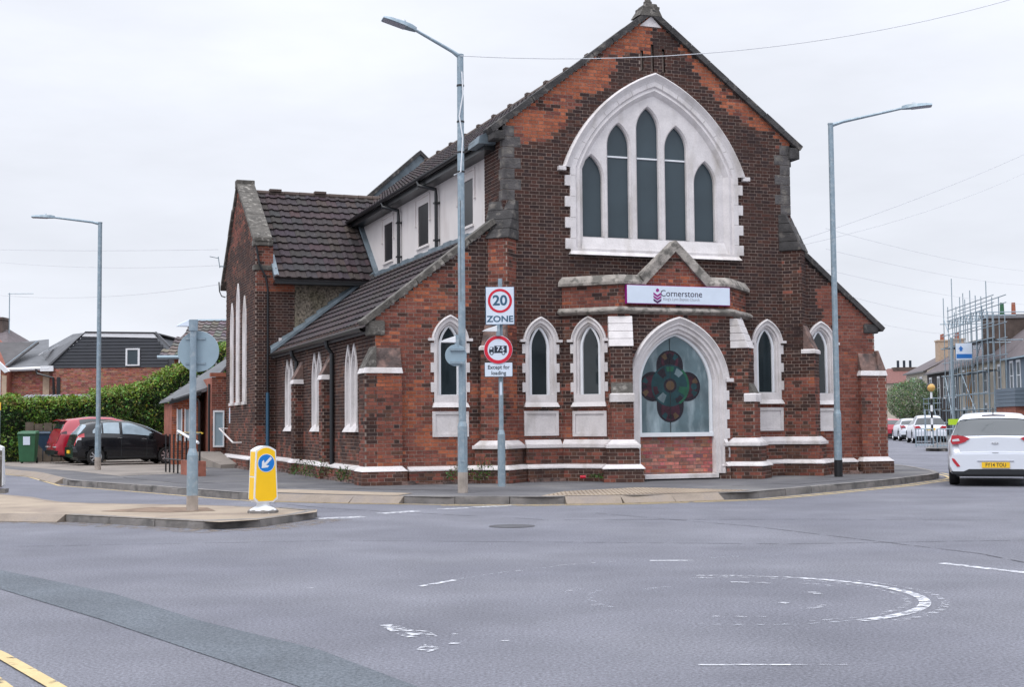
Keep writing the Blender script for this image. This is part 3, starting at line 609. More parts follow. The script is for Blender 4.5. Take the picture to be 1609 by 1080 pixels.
# aisle corner angle buttresses
cL = lambda s, z, r_: pick(r_, (1.2, 3.5, 3.2, 1.0)); cS = lambda s, z, r_: pick(r_, (4.5, 3, 1, 1.6)); cRr = lambda s, z, r_: pick(r_, (.8, 6, 1.4, .8))
def boxbutt(u0, u1, v0, v1, z1, cf, seed, frontc=None):
    fa = frame((0, v0), (1, 0), (0, -1)); brickwork(bF, mF, fa, [[(u0, 0), (u0, z1), (u1, z1), (u1, 0)]], frontc or cf, seed=seed)
    brickwork(bF, mF, frame((u0, 0), (0, 1), (-1, 0)), [[(v0, 0), (v0, z1), (v1, z1), (v1, 0)]], cf, seed=seed + 1)
    brickwork(bF, mF, frame((u1, 0), (0, 1), (1, 0)), [[(v0, 0), (v0, z1), (v1, z1), (v1, 0)]], cf, seed=seed + 2)
def slab(name, m, P, bevel=.01):
    o = MB(); o.hexa(P); return o.build(name, m, church, bevel=bevel)
for sg, uc, cf in ((-1, -6.2, cS), (1, 5.6, cRr)):
    a, b = (uc, uc + .52) if sg < 0 else (uc - .45, uc); boxbutt(a, b, -.13, .05, 2.22, cf, 80, cL if sg < 0 else cRr)
    c, d = (uc - .24, uc) if sg < 0 else (uc, uc + .22); boxbutt(c, d, -.128, .32, 2.22, cf, 84, cS if sg < 0 else cRr)
    # sloped tops
    slab('weathering_stone', 'old_masonry', [(a, -.14, 2.33), (b, -.14, 2.33), (b, .05, 2.33), (a, .05, 2.33), (a, -.02, 2.74), (b, -.02, 2.74), (b, .05, 2.74), (a, .05, 2.74)])
    e = uc - sg * .0; x0, x1 = (c, d)
    if sg < 0: slab('weathering_stone', 'coping_stone', [(x0 - .01, -.135, 2.33), (uc, -.135, 2.33), (uc, .33, 2.33), (x0 - .01, .33, 2.33), (uc - .03, -.135, 2.76), (uc, -.135, 2.76), (uc, .33, 2.76), (uc - .03, .33, 2.76)])
    else: slab('weathering_stone', 'old_masonry', [(uc, -.135, 2.33), (x1 + .01, -.135, 2.33), (x1 + .01, .33, 2.33), (uc, .33, 2.33), (uc, -.135, 2.80), (uc + .03, -.135, 2.80), (uc + .03, .33, 2.80), (uc, .33, 2.80)])
    l, r_ = min(a, c), max(b, d)
    slab('stone_band', 'painted_stone', [(l - .04, -.17, 2.22), (r_ + .02, -.17, 2.22), (r_ + .02, .36, 2.22), (l - .04, .36, 2.22), (l - .0, -.14, 2.34), (r_ + .0, -.14, 2.34), (r_ + .0, .33, 2.34), (l - .0, .33, 2.34)])
    slab('stone_band', 'painted_stone', [(l - .10, -.26, .275), (r_ + .09, -.26, .275), (r_ + .09, .42, .275), (l - .10, .42, .275), (l - .0, -.14, .375), (r_ + .0, -.14, .375), (r_ + .0, .34, .375), (l - .0, .34, .375)])
    boxbutt(l - .08, r_ + .07, -.24, .40, .272, lambda s, z, q: pick(q, (1.5, 2.6, .6, 5)), 88)
# buttresses of the side wall
for vv in (3.75, 7.0):
    boxbutt(-6.44, -6.2, vv, vv + .34, 2.22, cS, 90 + int(vv)); 
    slab('weathering_stone', 'old_masonry', [(-6.46, vv - .01, 2.33), (-6.2, vv - .01, 2.33), (-6.2, vv + .35, 2.33), (-6.46, vv + .35, 2.33), (-6.22, vv - .01, 2.78), (-6.2, vv - .01, 2.78), (-6.2, vv + .35, 2.78), (-6.22, vv + .35, 2.78)])
    slab('stone_band', 'painted_stone', [(-6.49, vv - .04, 2.22), (-6.19, vv - .04, 2.22), (-6.19, vv + .37, 2.22), (-6.49, vv + .37, 2.22), (-6.45, vv - .01, 2.34), (-6.19, vv - .01, 2.34), (-6.19, vv + .35, 2.34), (-6.45, vv + .35, 2.34)])
    slab('stone_band', 'painted_stone', [(-6.53, vv - .09, .275), (-6.3, vv - .09, .275), (-6.3, vv + .42, .275), (-6.53, vv + .42, .275), (-6.45, vv - .01, .37), (-6.3, vv - .01, .37), (-6.3, vv + .35, .37), (-6.45, vv + .35, .37)])
    boxbutt(-6.51, -6.25, vv - .07, vv + .41, .272, lambda s, z, q: pick(q, (1.5, 2.6, .6, 5)), 94)

# ---------- windows of the front
def lancet(fr, sc, zofs=0., pane='glass_dark', teeth=True, parent=church):
    wnd = MB(); zb, zs, za = 1.57 + zofs, 2.93 + zofs, 3.42 + zofs
    O_ = lambda h, dz=0: outline(sc, h, zb + .10, zs, za - (.39 - h) * 1.25, .135, 10)
    sweep(wnd, fr, [(O_(.345), .0), (O_(.345), .035), (O_(.29), .035), (O_(.27), -.01), (O_(.245), -.01), (O_(.225), -.05), (O_(.215), -.10)])
    A = O_(.395)[1:-1]; B = O_(.335)[1:-1]; C = O_(.37)[1:-1]      # hood mould
    wnd.quadstrip([fr(p[0], 0, p[1]) for p in A], [fr(p[0], .06, p[1]) for p in A]); wnd.quadstrip([fr(p[0], .06, p[1]) for p in A], [fr(p[0], .075, p[1]) for p in C]); wnd.quadstrip([fr(p[0], .075, p[1]) for p in C], [fr(p[0], .035, p[1]) for p in B])
    for sg in (-1, 1): wnd.fbox(fr, min(sc + sg * .34, sc + sg * .47), max(sc + sg * .34, sc + sg * .47), 0, .08, zs - .04, zs + .015)   # label stops
    wnd.fbox(fr, sc - .345, sc + .345, 0, .034, zb + .04, zb + .22); 
    wnd.hexa([fr(sc - .39, .10, zb - .03), fr(sc + .39, .10, zb - .03), fr(sc + .39, 0, zb - .03), fr(sc - .39, 0, zb - .03), fr(sc - .36, .05, zb + .06), fr(sc + .36, .05, zb + .06), fr(sc + .36, 0, zb + .06), fr(sc - .36, 0, zb + .06)])
    if teeth:
        for k in range(3):
            z = zb + .28 + k * .40
            for sg in (-1, 1): wnd.fbox(fr, min(sc + sg * .34, sc + sg * .415), max(sc + sg * .34, sc + sg * .415), 0, .03, z, z + .2)
    w_ = wnd.build('window', 'painted_stone', parent, bevel=0)
    fm = MB(); G_ = lambda h: outline(sc, h, 1.80 + zofs - (h - .165), 2.72 + zofs, 3.17 + zofs + (h - .165) * 1.3, .11, 10)
    def closed(A, B, da, db): fm.quadstrip([fr(p[0], da, p[1]) for p in A], [fr(p[0], db, p[1]) for p in B], None, 0, True)
    closed(G_(.225), G_(.225), -.11, -.06); closed(G_(.225), G_(.175), -.06, -.06); closed(G_(.175), G_(.165), -.06, -.09); fm.build('frame', 'white_plastic', w_)
    gp = MB(); gp.prism(fr, G_(.17), -.09, -.0901); gp.build('pane', pane, w_)
    return w_
def panel(fr, s0, s1, z0, z1, parent=church):
    o = MB(); t_ = .065
    o.fbox(fr, s0, s1, 0, .04, z1 - t_, z1); o.fbox(fr, s0, s1, 0, .04, z0, z0 + t_); o.fbox(fr, s0, s0 + t_, 0, .039, z0 + t_, z1 - t_); o.fbox(fr, s1 - t_, s1, 0, .039, z0 + t_, z1 - t_)
    o.fbox(fr, s0 + t_, s1 - t_, 0, .014, z0 + t_, z1 - t_); return o.build('stone_panel', 'painted_stone', parent, bevel=.004)
for c, z in zip(wcs, (0, 0, .05, .03)): lancet(FF, c, z); panel(FF, c - .385, c + .385, .94 + z, 1.46 + z)
lancet(CL, .60, 0); panel(CL, .22, .98, .92, 1.45); lancet(CR, .66, .05); panel(CR, .28, 1.04, .92, 1.45)
# great window: every lancet a part of its own
gw = MB(); GO = lambda h, e=0: outline(GC, h, 4.86 + e, 6.66, 6.66 + (8.78 - 6.66) * (h + .02) / 2.2, .112, 14)
jo = lambda h: outline(GC, h, 4.80, 6.62, 6.62 + 2.18 * (h + .02) / 2.2, .112, 14)
LC = [(-1.415, .262, 6.93), (-.765, .256, 7.66), (-.06, .262, 8.06), (.62, .262, 7.68), (1.32, .252, 6.94)]
lh = [outline(c, h + .035, 5.17, zt - .50, zt + .035, None, 8) for c, h, zt in LC]
sweep(gw, FF, [(jo(2.02), 0), (jo(2.02), .05), (jo(1.90), .05), (jo(1.87), .01), (jo(1.80), .03), (jo(1.74), -.02), (jo(1.70), -.06)])
gw.prism(FF, jo(1.705), -.08, -.06, lh)
A, B, C, D_ = [outline(GC, h, 6.62, 6.62, 6.62 + 2.18 * (h + .02) / 2.2, .112, 14)[1:-1] for h in (2.19, 2.15, 2.05, 2.0)]
for (a, da), (b, db) in (((A, 0), (A, .09)), ((A, .09), (B, .13)), ((B, .13), (C, .07)), ((C, .07), (D_, .05))): gw.quadstrip([FF(p[0], da, p[1]) for p in a], [FF(p[0], db, p[1]) for p in b])
gw.fbox(FF, GC - 2.0, GC + 2.0, 0, .046, 4.82, 4.90); gw.hexa([FF(GC - 2.06, .12, 4.76), FF(GC + 2.06, .12, 4.76), FF(GC + 2.06, 0, 4.76), FF(GC - 2.06, 0, 4.76), FF(GC - 2.02, .05, 4.84), FF(GC + 2.02, .05, 4.84), FF(GC + 2.02, 0, 4.84), FF(GC - 2.02, 0, 4.84)])
gw.hexa([FF(GC - 1.76, .02, 4.90), FF(GC + 1.76, .02, 4.90), FF(GC + 1.76, -.1, 4.90), FF(GC - 1.76, -.1, 4.90), FF(GC - 1.72, -.055, 5.15), FF(GC + 1.72, -.055, 5.15), FF(GC + 1.72, -.1, 5.15), FF(GC - 1.72, -.1, 5.15)])
gwin = gw.build('great_window', 'painted_stone', church)
for sg in (-1, 1):
    piece('label_stop', 'painted_stone', gwin, lambda o: o.fbox(FF, min(GC + sg * 2.13, GC + sg * 2.30), max(GC + sg * 2.13, GC + sg * 2.30), 0, .11, 6.54, 6.63))
    for k in range(4): piece('jamb_block', 'painted_stone', gwin, lambda o: o.fbox(FF, min(GC + sg * 1.97, GC + sg * 2.14), max(GC + sg * 1.97, GC + sg * 2.14), 0, .047, 4.875 + k * .45, 5.10 + k * .45))
AO_, AI_ = jo(2.02), jo(1.90)
for k in range(2, len(AO_) - 2, 2):
    a, b = Vector(AO_[k]), Vector(AI_[k]); t_ = (b - a).normalized(); n_ = Vector((-t_.y, t_.x)) * .006
    piece('stone_joint', 'quoin_joint', gwin, lambda o: o.hexa([FF((a - n_).x, .0505, (a - n_).y), FF((a + n_).x, .0505, (a + n_).y), FF((b + n_).x, .0505, (b + n_).y), FF((b - n_).x, .0505, (b - n_).y), FF((a - n_).x, .052, (a - n_).y), FF((a + n_).x, .052, (a + n_).y), FF((b + n_).x, .052, (b + n_).y), FF((b - n_).x, .052, (b - n_).y)]), 0)
for sg in (-1, 1):
    for z in (5.10, 5.55, 6.0, 6.45): piece('stone_joint', 'quoin_joint', gwin, lambda o: o.fbox(FF, min(GC + sg * 1.905, GC + sg * 2.015), max(GC + sg * 1.905, GC + sg * 2.015), .0505, .052, z, z + .01), 0)
for i, (c, h, zt) in enumerate(LC):
    o = MB(); g_ = lambda hh, e=0: outline(c, hh, 5.17 - e, zt - .50, zt + (hh - h), None, 8)
    def cl_(A, B, da, db): o.quadstrip([FF(p[0], da, p[1]) for p in A], [FF(p[0], db, p[1]) for p in B], None, 0, True)
    cl_(g_(h + .036), g_(h + .036), -.16, -.055); cl_(g_(h + .036), g_(h), -.055, -.10); cl_(g_(h), g_(h), -.10, -.17)
    fo = o.build('lancet_frame', 'painted_stone', gwin); gp = MB(); gp.prism(FF, g_(h), -.17, -.1701)
    gp.build('pane', 'glass_grey', gwin)
    if 0 < i < 4: piece('transom', 'white_plastic', gwin, lambda o: o.fbox(FF, c - h, c + h, -.168, -.15, 6.925, 6.965))
# entrance arch
da_ = MB(); dO = lambda h: outline(DC, h, .12, 2.10, 3.40 - (1.16 - h) * 1.18, .155, 14)
sweep(da_, PF, [(dO(1.10), 0), (dO(1.10), .05), (dO(1.035), .05), (dO(1.01), .005), (dO(.955), .005), (dO(.93), -.05), (dO(.885), -.05), (dO(.86), -.12), (dO(.855), -.18)])
A, B, C, D_ = [dO(h)[1:-1] for h in (1.17, 1.14, 1.09, 1.06)]
for (a, d1), (b, d2) in (((A, 0), (A, .08)), ((A, .08), (B, .11)), ((B, .11), (C, .07)), ((C, .07), (D_, .05))): da_.quadstrip([PF(p[0], d1, p[1]) for p in a], [PF(p[0], d2, p[1]) for p in b])
darch = da_.build('entrance_arch', 'painted_stone', church)
for sg in (-1, 1):
    piece('label_stop', 'painted_stone', darch, lambda o: o.fbox(PF, min(DC + sg * 1.08, DC + sg * 1.25), max(DC + sg * 1.08, DC + sg * 1.25), 0, .11, 2.04, 2.12))
    for k in range(4): piece('jamb_block', 'painted_stone', darch, lambda o: o.fbox(PF, min(DC + sg * 1.08, DC + sg * 1.17), max(DC + sg * 1.08, DC + sg * 1.17), 0, .047, .45 + k * .40, .66 + k * .40))
gO = lambda h: outline(DC - .01, h, .97 + (.80 - h), 2.06, 3.02 - (.80 - h) * 1.2, .15, 14)
o = MB()
for (A, a), (B, b) in (((gO(.86), -.17), (gO(.86), -.12)), ((gO(.86), -.12), (gO(.80), -.12)), ((gO(.80), -.12), (gO(.79), -.16))): o.quadstrip([PF(p[0], a, p[1]) for p in A], [PF(p[0], b, p[1]) for p in B], None, 0, True)
o.fbox(PF, DC - .88, DC + .86, -.18, -.10, .90, .985)
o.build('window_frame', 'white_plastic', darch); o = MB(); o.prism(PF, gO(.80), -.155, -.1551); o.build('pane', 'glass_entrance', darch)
# quatrefoil cross of stained glass hung behind the pane's face
qc, qz, qd = DC - .13, 1.97, -.150
def disc(c, z, r, d, m, name, n=28, a0=0, a1=360, ri=0):
    o = MB(); P = [(c + r * math.cos(R(a0 + (a1 - a0) * i / n)), z + r * math.sin(R(a0 + (a1 - a0) * i / n))) for i in range(n + 1)]
    Q = [(c + ri * math.cos(R(a0 + (a1 - a0) * i / n)), z + ri * math.sin(R(a0 + (a1 - a0) * i / n))) for i in range(n + 1)]
    o.quadstrip([PF(p[0], d, p[1]) for p in P], [PF(p[0], d, p[1]) for p in Q]); o.quadstrip([PF(p[0], d, p[1]) for p in P], [PF(p[0], d - .004, p[1]) for p in P]); return o.build(name, m, darch)
def pl(pts, d, m, name): o = MB(); o.prism(PF, pts, d - .004, d); return o.build(name, m, darch)
foils = [(0, .43), (-.40, -.02), (.40, -.02), (0, -.46)]
for fx, fz in foils: disc(qc + fx, qz + fz, .31, qd, 'stain_dark', 'stained_glass')
pl([(qc - .31, qz - .46), (qc + .31, qz - .46), (qc + .31, qz + .43), (qc - .31, qz + .43)], qd + .0015, 'stain_dark', 'stained_glass')
disc(qc, qz, .44, qd + .004, 'stain_teal', 'stained_glass'); disc(qc, qz, .45, qd + .006, 'stain_green', 'stained_glass', a0=-60, a1=50, ri=.40)
disc(qc, qz, .15, qd + .006, 'stain_dark', 'stained_glass'); disc(qc, qz, .10, qd + .009, 'stain_amber', 'stained_glass')
disc(qc + .40, qz - .02, .24, qd + .0025, 'stain_red', 'stained_glass'); disc(qc - .40, qz - .02, .24, qd + .0025, 'stain_red', 'stained_glass'); disc(qc + .56, qz - .02, .07, qd + .0055, 'stain_teal', 'stained_glass')
disc(qc, qz - .52, .22, qd + .0025, 'stain_red', 'stained_glass'); disc(qc, qz + .52, .20, qd + .0025, 'stain_red', 'stained_glass', ri=.14)
for k in range(10):
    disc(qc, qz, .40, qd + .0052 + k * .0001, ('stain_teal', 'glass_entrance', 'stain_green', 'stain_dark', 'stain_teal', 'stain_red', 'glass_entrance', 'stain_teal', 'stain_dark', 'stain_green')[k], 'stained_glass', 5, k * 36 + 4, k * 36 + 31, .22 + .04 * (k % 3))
for fx, fz in foils:
    for q in range(3):
        a0 = math.degrees(math.atan2(fz, fx)) - 50 + q * 36; disc(qc + fx, qz + fz, .27 - .03 * (q % 2), qd + .0040, ('stain_teal', 'stain_dark', 'stain_amber', 'stain_green')[(q + int(fx * 10)) % 4], 'stained_glass', 5, a0, a0 + 26, .15)
piece('mullion', 'black_plastic', darch, lambda o: o.fbox(PF, qc - .004, qc + .004, -.156, -.14, .98, 3.0), 0)
piece('door_step', 'painted_stone', church, lambda o: o.fbox(PF, DC - .86, DC + .86, -.2, .10, .03, .12))
# cornice, parapet copings, gable copings
def coping_run(pts, fr_or_pts, m, h, w_in, w_out, name='coping_stone', n=3):
    pass
def bar(name, m, a, b, sec, parent=church, up=(0, 0, 1), bevel=.012, n=1, gap=.006, kind=None):
    # straight bar from a to b with a (side, up) cross-section, cut into n stones
    a, b = Vector(a), Vector(b); t = (b - a).normalized(); side = t.cross(Vector(up)).normalized(); u_ = side.cross(t).normalized()
    L = (b - a).length
    for i in range(n):
        p, q = a + t * (L * i / n + (gap if i else 0)), a + t * (L * (i + 1) / n - (gap if i < n - 1 else 0)); o = MB()
        P = [p + side * s + u_ * z for s, z in sec]; Q = [q + side * s + u_ * z for s, z in sec]
        o.quadstrip(P, Q, None, 0, True); o.poly(P[::-1]); o.poly(Q); ob = o.build(name, m, parent, bevel=bevel)
corn = [(.0, 0), (.13, .05), (.13, .09), (.05, .15), (0, .15)]
par_ = [(-.20, 0), (.07, 0), (.07, .06), (-.02, .21), (-.20, .21)]
def run(pts, z, sec, m, n=2, name='cornice_stone'):
    # polyline in plan, outward on the right-hand side of travel
    k = len(pts); V_ = [Vector(p) for p in pts]
    def mit(i):
        if i == 0: t = (V_[1] - V_[0]).normalized(); return Vector((t.y, -t.x)), 1.
        if i == k - 1: t = (V_[-1] - V_[-2]).normalized(); return Vector((t.y, -t.x)), 1.
        t1, t2 = (V_[i] - V_[i - 1]).normalized(), (V_[i + 1] - V_[i]).normalized(); n1, n2 = Vector((t1.y, -t1.x)), Vector((t2.y, -t2.x)); m_ = (n1 + n2).normalized(); return m_, 1 / max(m_.dot(n1), .3)
    for i in range(k - 1):
        (m0, l0), (m1, l1) = mit(i), mit(i + 1); o = MB()
        P = [(*(V_[i] + m0 * s * l0), z + zz) for s, zz in sec]; Q = [(*(V_[i + 1] + m1 * s * l1), z + zz) for s, zz in sec]
        o.quadstrip(P, Q, None, 0, True); o.poly(P[::-1]); o.poly(Q); o.build(name, m, church, bevel=.01)
plan = [(-2.20, .02), (-1.25, -.9), (1.35, -.9), (2.30, .02)]
run(plan, 3.45, corn, 'pale_coping'); 
run([(-2.20, .02), (-1.25, -.9), (-.66, -.9)], 4.06, par_, 'pale_coping', name='coping_stone'); run([(.76, -.9), (1.35, -.9), (2.30, .02)], 4.06, par_, 'pale_coping', name='coping_stone')
for a, b in (((-.70, 4.06), (.04, 4.82)), ((.78, 4.06), (.04, 4.82))):
    o = MB(); ax, az = a; bx, bz = b; sg = 1 if ax < bx else -1; dx, dz = bx - ax, bz - az; L = math.hypot(dx, dz); nx, nz_ = -dz / L * sg, dx / L * sg
    w_ = .20; tip = .04
    P = [(ax + (0.02 * sg), az), (bx, bz - .04), (bx, bz + w_ * 1.02), (ax + nx * w_ * .6, az + nz_ * w_ + .05)]
    if sg > 0: o.prism(PF, P, -.2, .075, back=True)
    else: o.prism(PF, P, -.2, .0745, back=True)
    o.build('gable_coping', 'pale_coping', church, bevel=.012)
o = MB(); flat(o, [(-2.1, 0), (-1.2, -.85), (1.3, -.85), (2.2, 0)], 4.0); o.build('porch_roof', 'lead', church)
# main gable coping, in separate stones with rough joints
for sg, (x0, z0), (x1, z1) in ((-1, (-3.72, 7.30), (0.0, 10.16)), (1, (3.72, 7.36), (0., 10.16))):
    L = math.hypot(x1 - x0, z1 - z0); n_ = 8
    for i in range(n_):
        a, b = i / n_, (i + 1) / n_; p = (x0 + (x1 - x0) * a, z0 + (z1 - z0) * a); q = (x0 + (x1 - x0) * b, z0 + (z1 - z0) * b); o = MB(); j = rnd.uniform(-.012, .012)
        dx, dz = (x1 - x0) / L, (z1 - z0) / L; nx, nz_ = (-dz, dx) if sg < 0 else (dz, -dx)
        if nz_ < 0: nx, nz_ = -nx, -nz_
        th_ = .07 + j * .5; q = (q[0] - dx * .008, q[1] - dz * .008)
        lo = .055
        o.prism(FF, [(p[0] - nx * lo, p[1] - nz_ * lo), (q[0] - nx * lo, q[1] - nz_ * lo), (q[0] + nx * th_, q[1] + nz_ * th_), (p[0] + nx * th_, p[1] + nz_ * th_)], -.38, .09 + j, back=True); o.build('gable_coping', 'dark_coping', church, bevel=.015)
for sg in (-1, 1): piece('kneeler_stone', 'dark_coping', church, lambda o: o.box(min(sg * 3.42, sg * 3.68), max(sg * 3.42, sg * 3.68), -.08, .3, 7.12, 7.30 if sg < 0 else 7.38), .02)
piece('apex_stone', 'painted_stone', church, lambda o: o.prism(FF, [(-.26, 9.84), (.26, 9.84), (0.02, 10.07)], 0, .03), .005)
def fin(o):
    o.hexa([(-.30, -.10, 10.06), (.26, -.10, 10.06), (.26, .36, 10.06), (-.30, .36, 10.06), (-.13, -.08, 10.34), (.13, -.08, 10.34), (.13, .3, 10.34), (-.13, .3, 10.34)])
    o.box(-.20, .20, -.09, .32, 10.22, 10.28); o.tube([(0, .1, 10.34), (0, .1, 10.42), (0, .1, 10.43), (0, .1, 10.5), (0, .1, 11.05)], [.10, .10, .075, .065, .06], 8); o.box(-.2, .2, .05, .15, 10.85, 10.96)
piece('finial', 'coping_stone', church, fin, .01)
# aisle copings
for a, b, m_ in (((-6.42, 3.18), (-3.62, 5.36), 'coping_stone'), ((5.80, 3.24), (3.62, 5.02), 'dark_coping')):
    L = math.hypot(b[0] - a[0], b[1] - a[1]); n_ = 5
    for i in range(n_):
        p = (a[0] + (b[0] - a[0]) * i / n_, a[1] + (b[1] - a[1]) * i / n_); q = (a[0] + (b[0] - a[0]) * ((i + 1) / n_ - .003), a[1] + (b[1] - a[1]) * ((i + 1) / n_ - .003)); o = MB(); dx, dz = (b[0] - a[0]) / L, (b[1] - a[1]) / L; nx, nz_ = abs(dz) * (-1 if b[0] > a[0] else 1), abs(dx)
        o.prism(FF, [(p[0] - nx * -.0, p[1]), (q[0], q[1]), (q[0] + nx * .115, q[1] + nz_ * .115), (p[0] + nx * .115, p[1] + nz_ * .115)], -.30, .08 + rnd.uniform(-.008, .008), back=True); o.build('gable_coping', m_, church, bevel=.012)
piece('kneeler_stone', 'coping_stone', church, lambda o: o.box(-6.34, -6.0, -.06, .25, 2.98, 3.28), .03)
piece('kneeler_stone', 'dark_coping', church, lambda o: o.box(5.32, 5.72, -.04, .25, 3.20, 3.42), .03)
# ---------- roofs
TC = [(.036, .025, .027), (.032, .023, .025), (.041, .027, .028), (.036, .027, .029)]
def tile_geo(mb, O_, S_, D_, Nn, w_, l_, c, amp=.028):
    # one interlocking tile: two rolls, raised bottom lip.  O_ lower-left corner, S_ across, D_ up the slope
    prof = [(0, 0), (.14, .7), (.28, 1), (.42, .55), (.52, .05), (.75, 0), (.98, .02)]
    lo = [O_ + S_ * (w_ * a) + Nn * (.052 + amp * h) for a, h in prof]; hi = [O_ + S_ * (w_ * a) + D_ * (l_ + .02) + Nn * (.004 + amp * h) for a, h in prof]; bt = [O_ + S_ * (w_ * a) + Nn * 0 for a, h in prof]
    mb.quadstrip(lo, hi, c); mb.quadstrip(bt, lo, tuple(v * .8 for v in c)); mb.quadstrip([bt[0], hi[0] - Nn * .01], [lo[0], hi[0]], c)
def roof(O_, S_, D_, W, L, tw, tl, name, parent, clip=None, singles=0, pal=TC, amp=.028, seed=1, deck=True):
    O_, S_, D_ = Vector(O_), Vector(S_).normalized(), Vector(D_).normalized(); Nn = S_.cross(D_).normalized()
    if Nn.z < 0: Nn = -Nn
    rg = random.Random(seed); rest = MB(); nr, nc = int(math.ceil(L / tl)), int(math.ceil(W / tw)); k = 0
    for r_ in range(nr):
        for c in range(nc):
            p = O_ + S_ * (c * tw) + D_ * (r_ * tl) + Nn * rg.uniform(0, .005); col = tuple(v * rg.uniform(.85, 1.15) for v in rg.choice(pal))
            if clip and not clip(p + S_ * tw / 2 + D_ * tl / 2): continue
            l2 = min(tl, L - r_ * tl)
            if k < singles:
                o = MB(); tile_geo(o, p, S_, D_, Nn, tw, l2, col, amp); o.build('roof_tile', 'tile', parent); k += 1
            else: tile_geo(rest, p, S_, D_, Nn, tw, l2, col, amp)
    if rest.f: rest.build(name + '_tiling', 'tile', parent, kind='stuff')
    if deck:
        o = MB(); a = O_ - Nn * .03; P = [a, a + S_ * W, a + S_ * W + D_ * L, a + D_ * L]; o.hexa([q - Nn * .06 for q in P] + P); return o.build(name, 'slate_dark', parent)
# nave roof (left slope) behind the gable
nav = (Vector((0, 0, 9.98)) - Vector((-3.72, 0, 7.13)))
nroof = roof((-3.72, .36, 7.13), (0, 1, 0), nav, 17.3, nav.length, .30, .30, 'nave_roof', church, amp=.02, seed=3)
nav2 = Vector((-3.72, 0, 2.85)); o = MB(); P = [Vector((3.72, .36, 7.13)), Vector((3.72, 17.6, 7.13)), Vector((0, 17.6, 9.98)), Vector((0, .36, 9.98))]; o.hexa([q - Vector((0, 0, .1)) for q in P] + P); o.build('nave_roof', 'slate_dark', church)
for i in range(38):
    o = MB(); y = .4 + i * .45; o.tube([(0, y, 9.985), (0, y + .44, 9.985)], .095, 8); 
    if i % 3 == 0: o.box(-.10, .10, y + .1, y + .28, 10.03, 10.10)
    o.build('ridge_tile', 'far_brown', church)
# rear gable parapet rising above the roof
RG = frame((0, 17.7), (1, 0), (0, -1))
o = MB(); o.prism(RG, [(-3.6, 7.2), (0, 10.45), (3.6, 7.2), (3.6, 6.6), (-3.6, 6.6)], -.3, 0, back=True); o.build('rear_gable', 'lead', church)
for sg in (-1, 1): o = MB(); o.prism(RG, [(sg * 3.7, 7.10), (0, 10.42), (0, 10.56), (sg * 3.7, 7.26)], -.4, .09, back=True); o.build('gable_coping', 'dark_coping', church, bevel=.01)
# aisle roof (left)
asl = Vector((-3.42, 0, 5.36)) - Vector((-6.36, 0, 3.10)); aroof = roof((-6.36, .28, 3.10), (0, 1, 0), asl, 10.4, asl.length, .33, .34, 'aisle_roof', church, amp=.02, seed=5)
P = [Vector((5.8, .28, 3.15)), Vector((5.8, 10.7, 3.15)), Vector((3.42, 10.7, 5.05)), Vector((3.42, .28, 5.05))]; o = MB(); o.hexa([q - Vector((0, 0, .1)) for q in P] + P); o.build('aisle_roof', 'slate_dark', church)
# transept roof, ridge across: front slope built of separate tiles
tsl = Vector((0, 13.62, 8.08)) - Vector((0, 10.28, 5.20)); 
def tclip(p): return p.z > 9.98 - .766 * abs(p.x) + .12 or p.x < -3.1 or p.z > 7.0
roof((-6.33, 10.28, 5.20), (1, 0, 0), tsl, 3.9, tsl.length, .30, .345, 'transept_roof', church, clip=lambda p: p.x < -3.2 + max(0, (p.z - 7.0)) * 1.3, singles=300, seed=6, amp=.035)
P = [Vector((-6.33, 16.6, 5.5)), Vector((-2.2, 16.6, 5.5)), Vector((-2.2, 13.62, 8.08)), Vector((-6.33, 13.62, 8.08))]; o = MB(); o.hexa([q - Vector((0, 0, .1)) for q in P] + P); o.build('transept_roof', 'slate_dark', church)
for i in range(9):
    o = MB(); x = -6.33 + i * .45; o.tube([(x, 13.62, 8.10), (x + .44, 13.62, 8.095)], .085, 8)
    if i in (1, 4): o.box(x, x + .35, 13.5, 13.7, 8.15, 8.22)
    o.build('ridge_tile', 'far_brown', church)
# transept gable coping: broad weathered slabs
for (y0, z0), (y1, z1), n_ in (((10.60, 6.30), (13.62, 8.36), 5), ((16.75, 5.55), (13.62, 8.36), 4)):
    for i in range(n_):
        a, b = i / n_, (i + 1) / n_ - .004; o = MB(); p = (y0 + (y1 - y0) * a, z0 + (z1 - z0) * a); q = (y0 + (y1 - y0) * b, z0 + (z1 - z0) * b); j = rnd.uniform(-.012, .012)
        X0, X1 = -6.86 + j, -6.33
        o.hexa([(X0, p[0], p[1] - .10), (X1, p[0], p[1] - .10), (X1, q[0], q[1] - .10), (X0, q[0], q[1] - .10), (X0, p[0], p[1] + .06), (X1, p[0], p[1] + .06), (X1, q[0], q[1] + .06), (X0, q[0], q[1] + .06)]); o.build('gable_coping', 'coping_stone', church, bevel=.02)
piece('apex_stone', 'coping_stone', church, lambda o: o.box(-6.87, -6.33, 13.47, 13.77, 8.20, 8.44), .02)
piece('kneeler_stone', 'coping_stone', church, lambda o: o.box(-6.84, -6.30, 10.60, 10.95, 6.12, 6.30), .03)
piece('kneeler_stone', 'coping_stone', church, lambda o: o.box(-6.83, -6.30, 10.64, 10.90, 5.45, 5.60), .03)
# parapet return of the transept seen beside the roof, pebbledashed wall, soffit
o = MB(); o.box(-6.76, -6.33, 10.69, 11.0, 5.0, 6.2); o.build('parapet', 'old_masonry', church)
piece('pebbledash_wall', 'pebbledash', church, lambda o: o.box(-5.7, -3.4, 10.66, 10.9, 3.0, 5.25), 0)
piece('soffit', 'black_plastic', church, lambda o: o.box(-6.3, -3.4, 10.30, 10.66, 5.06, 5.13), 0)
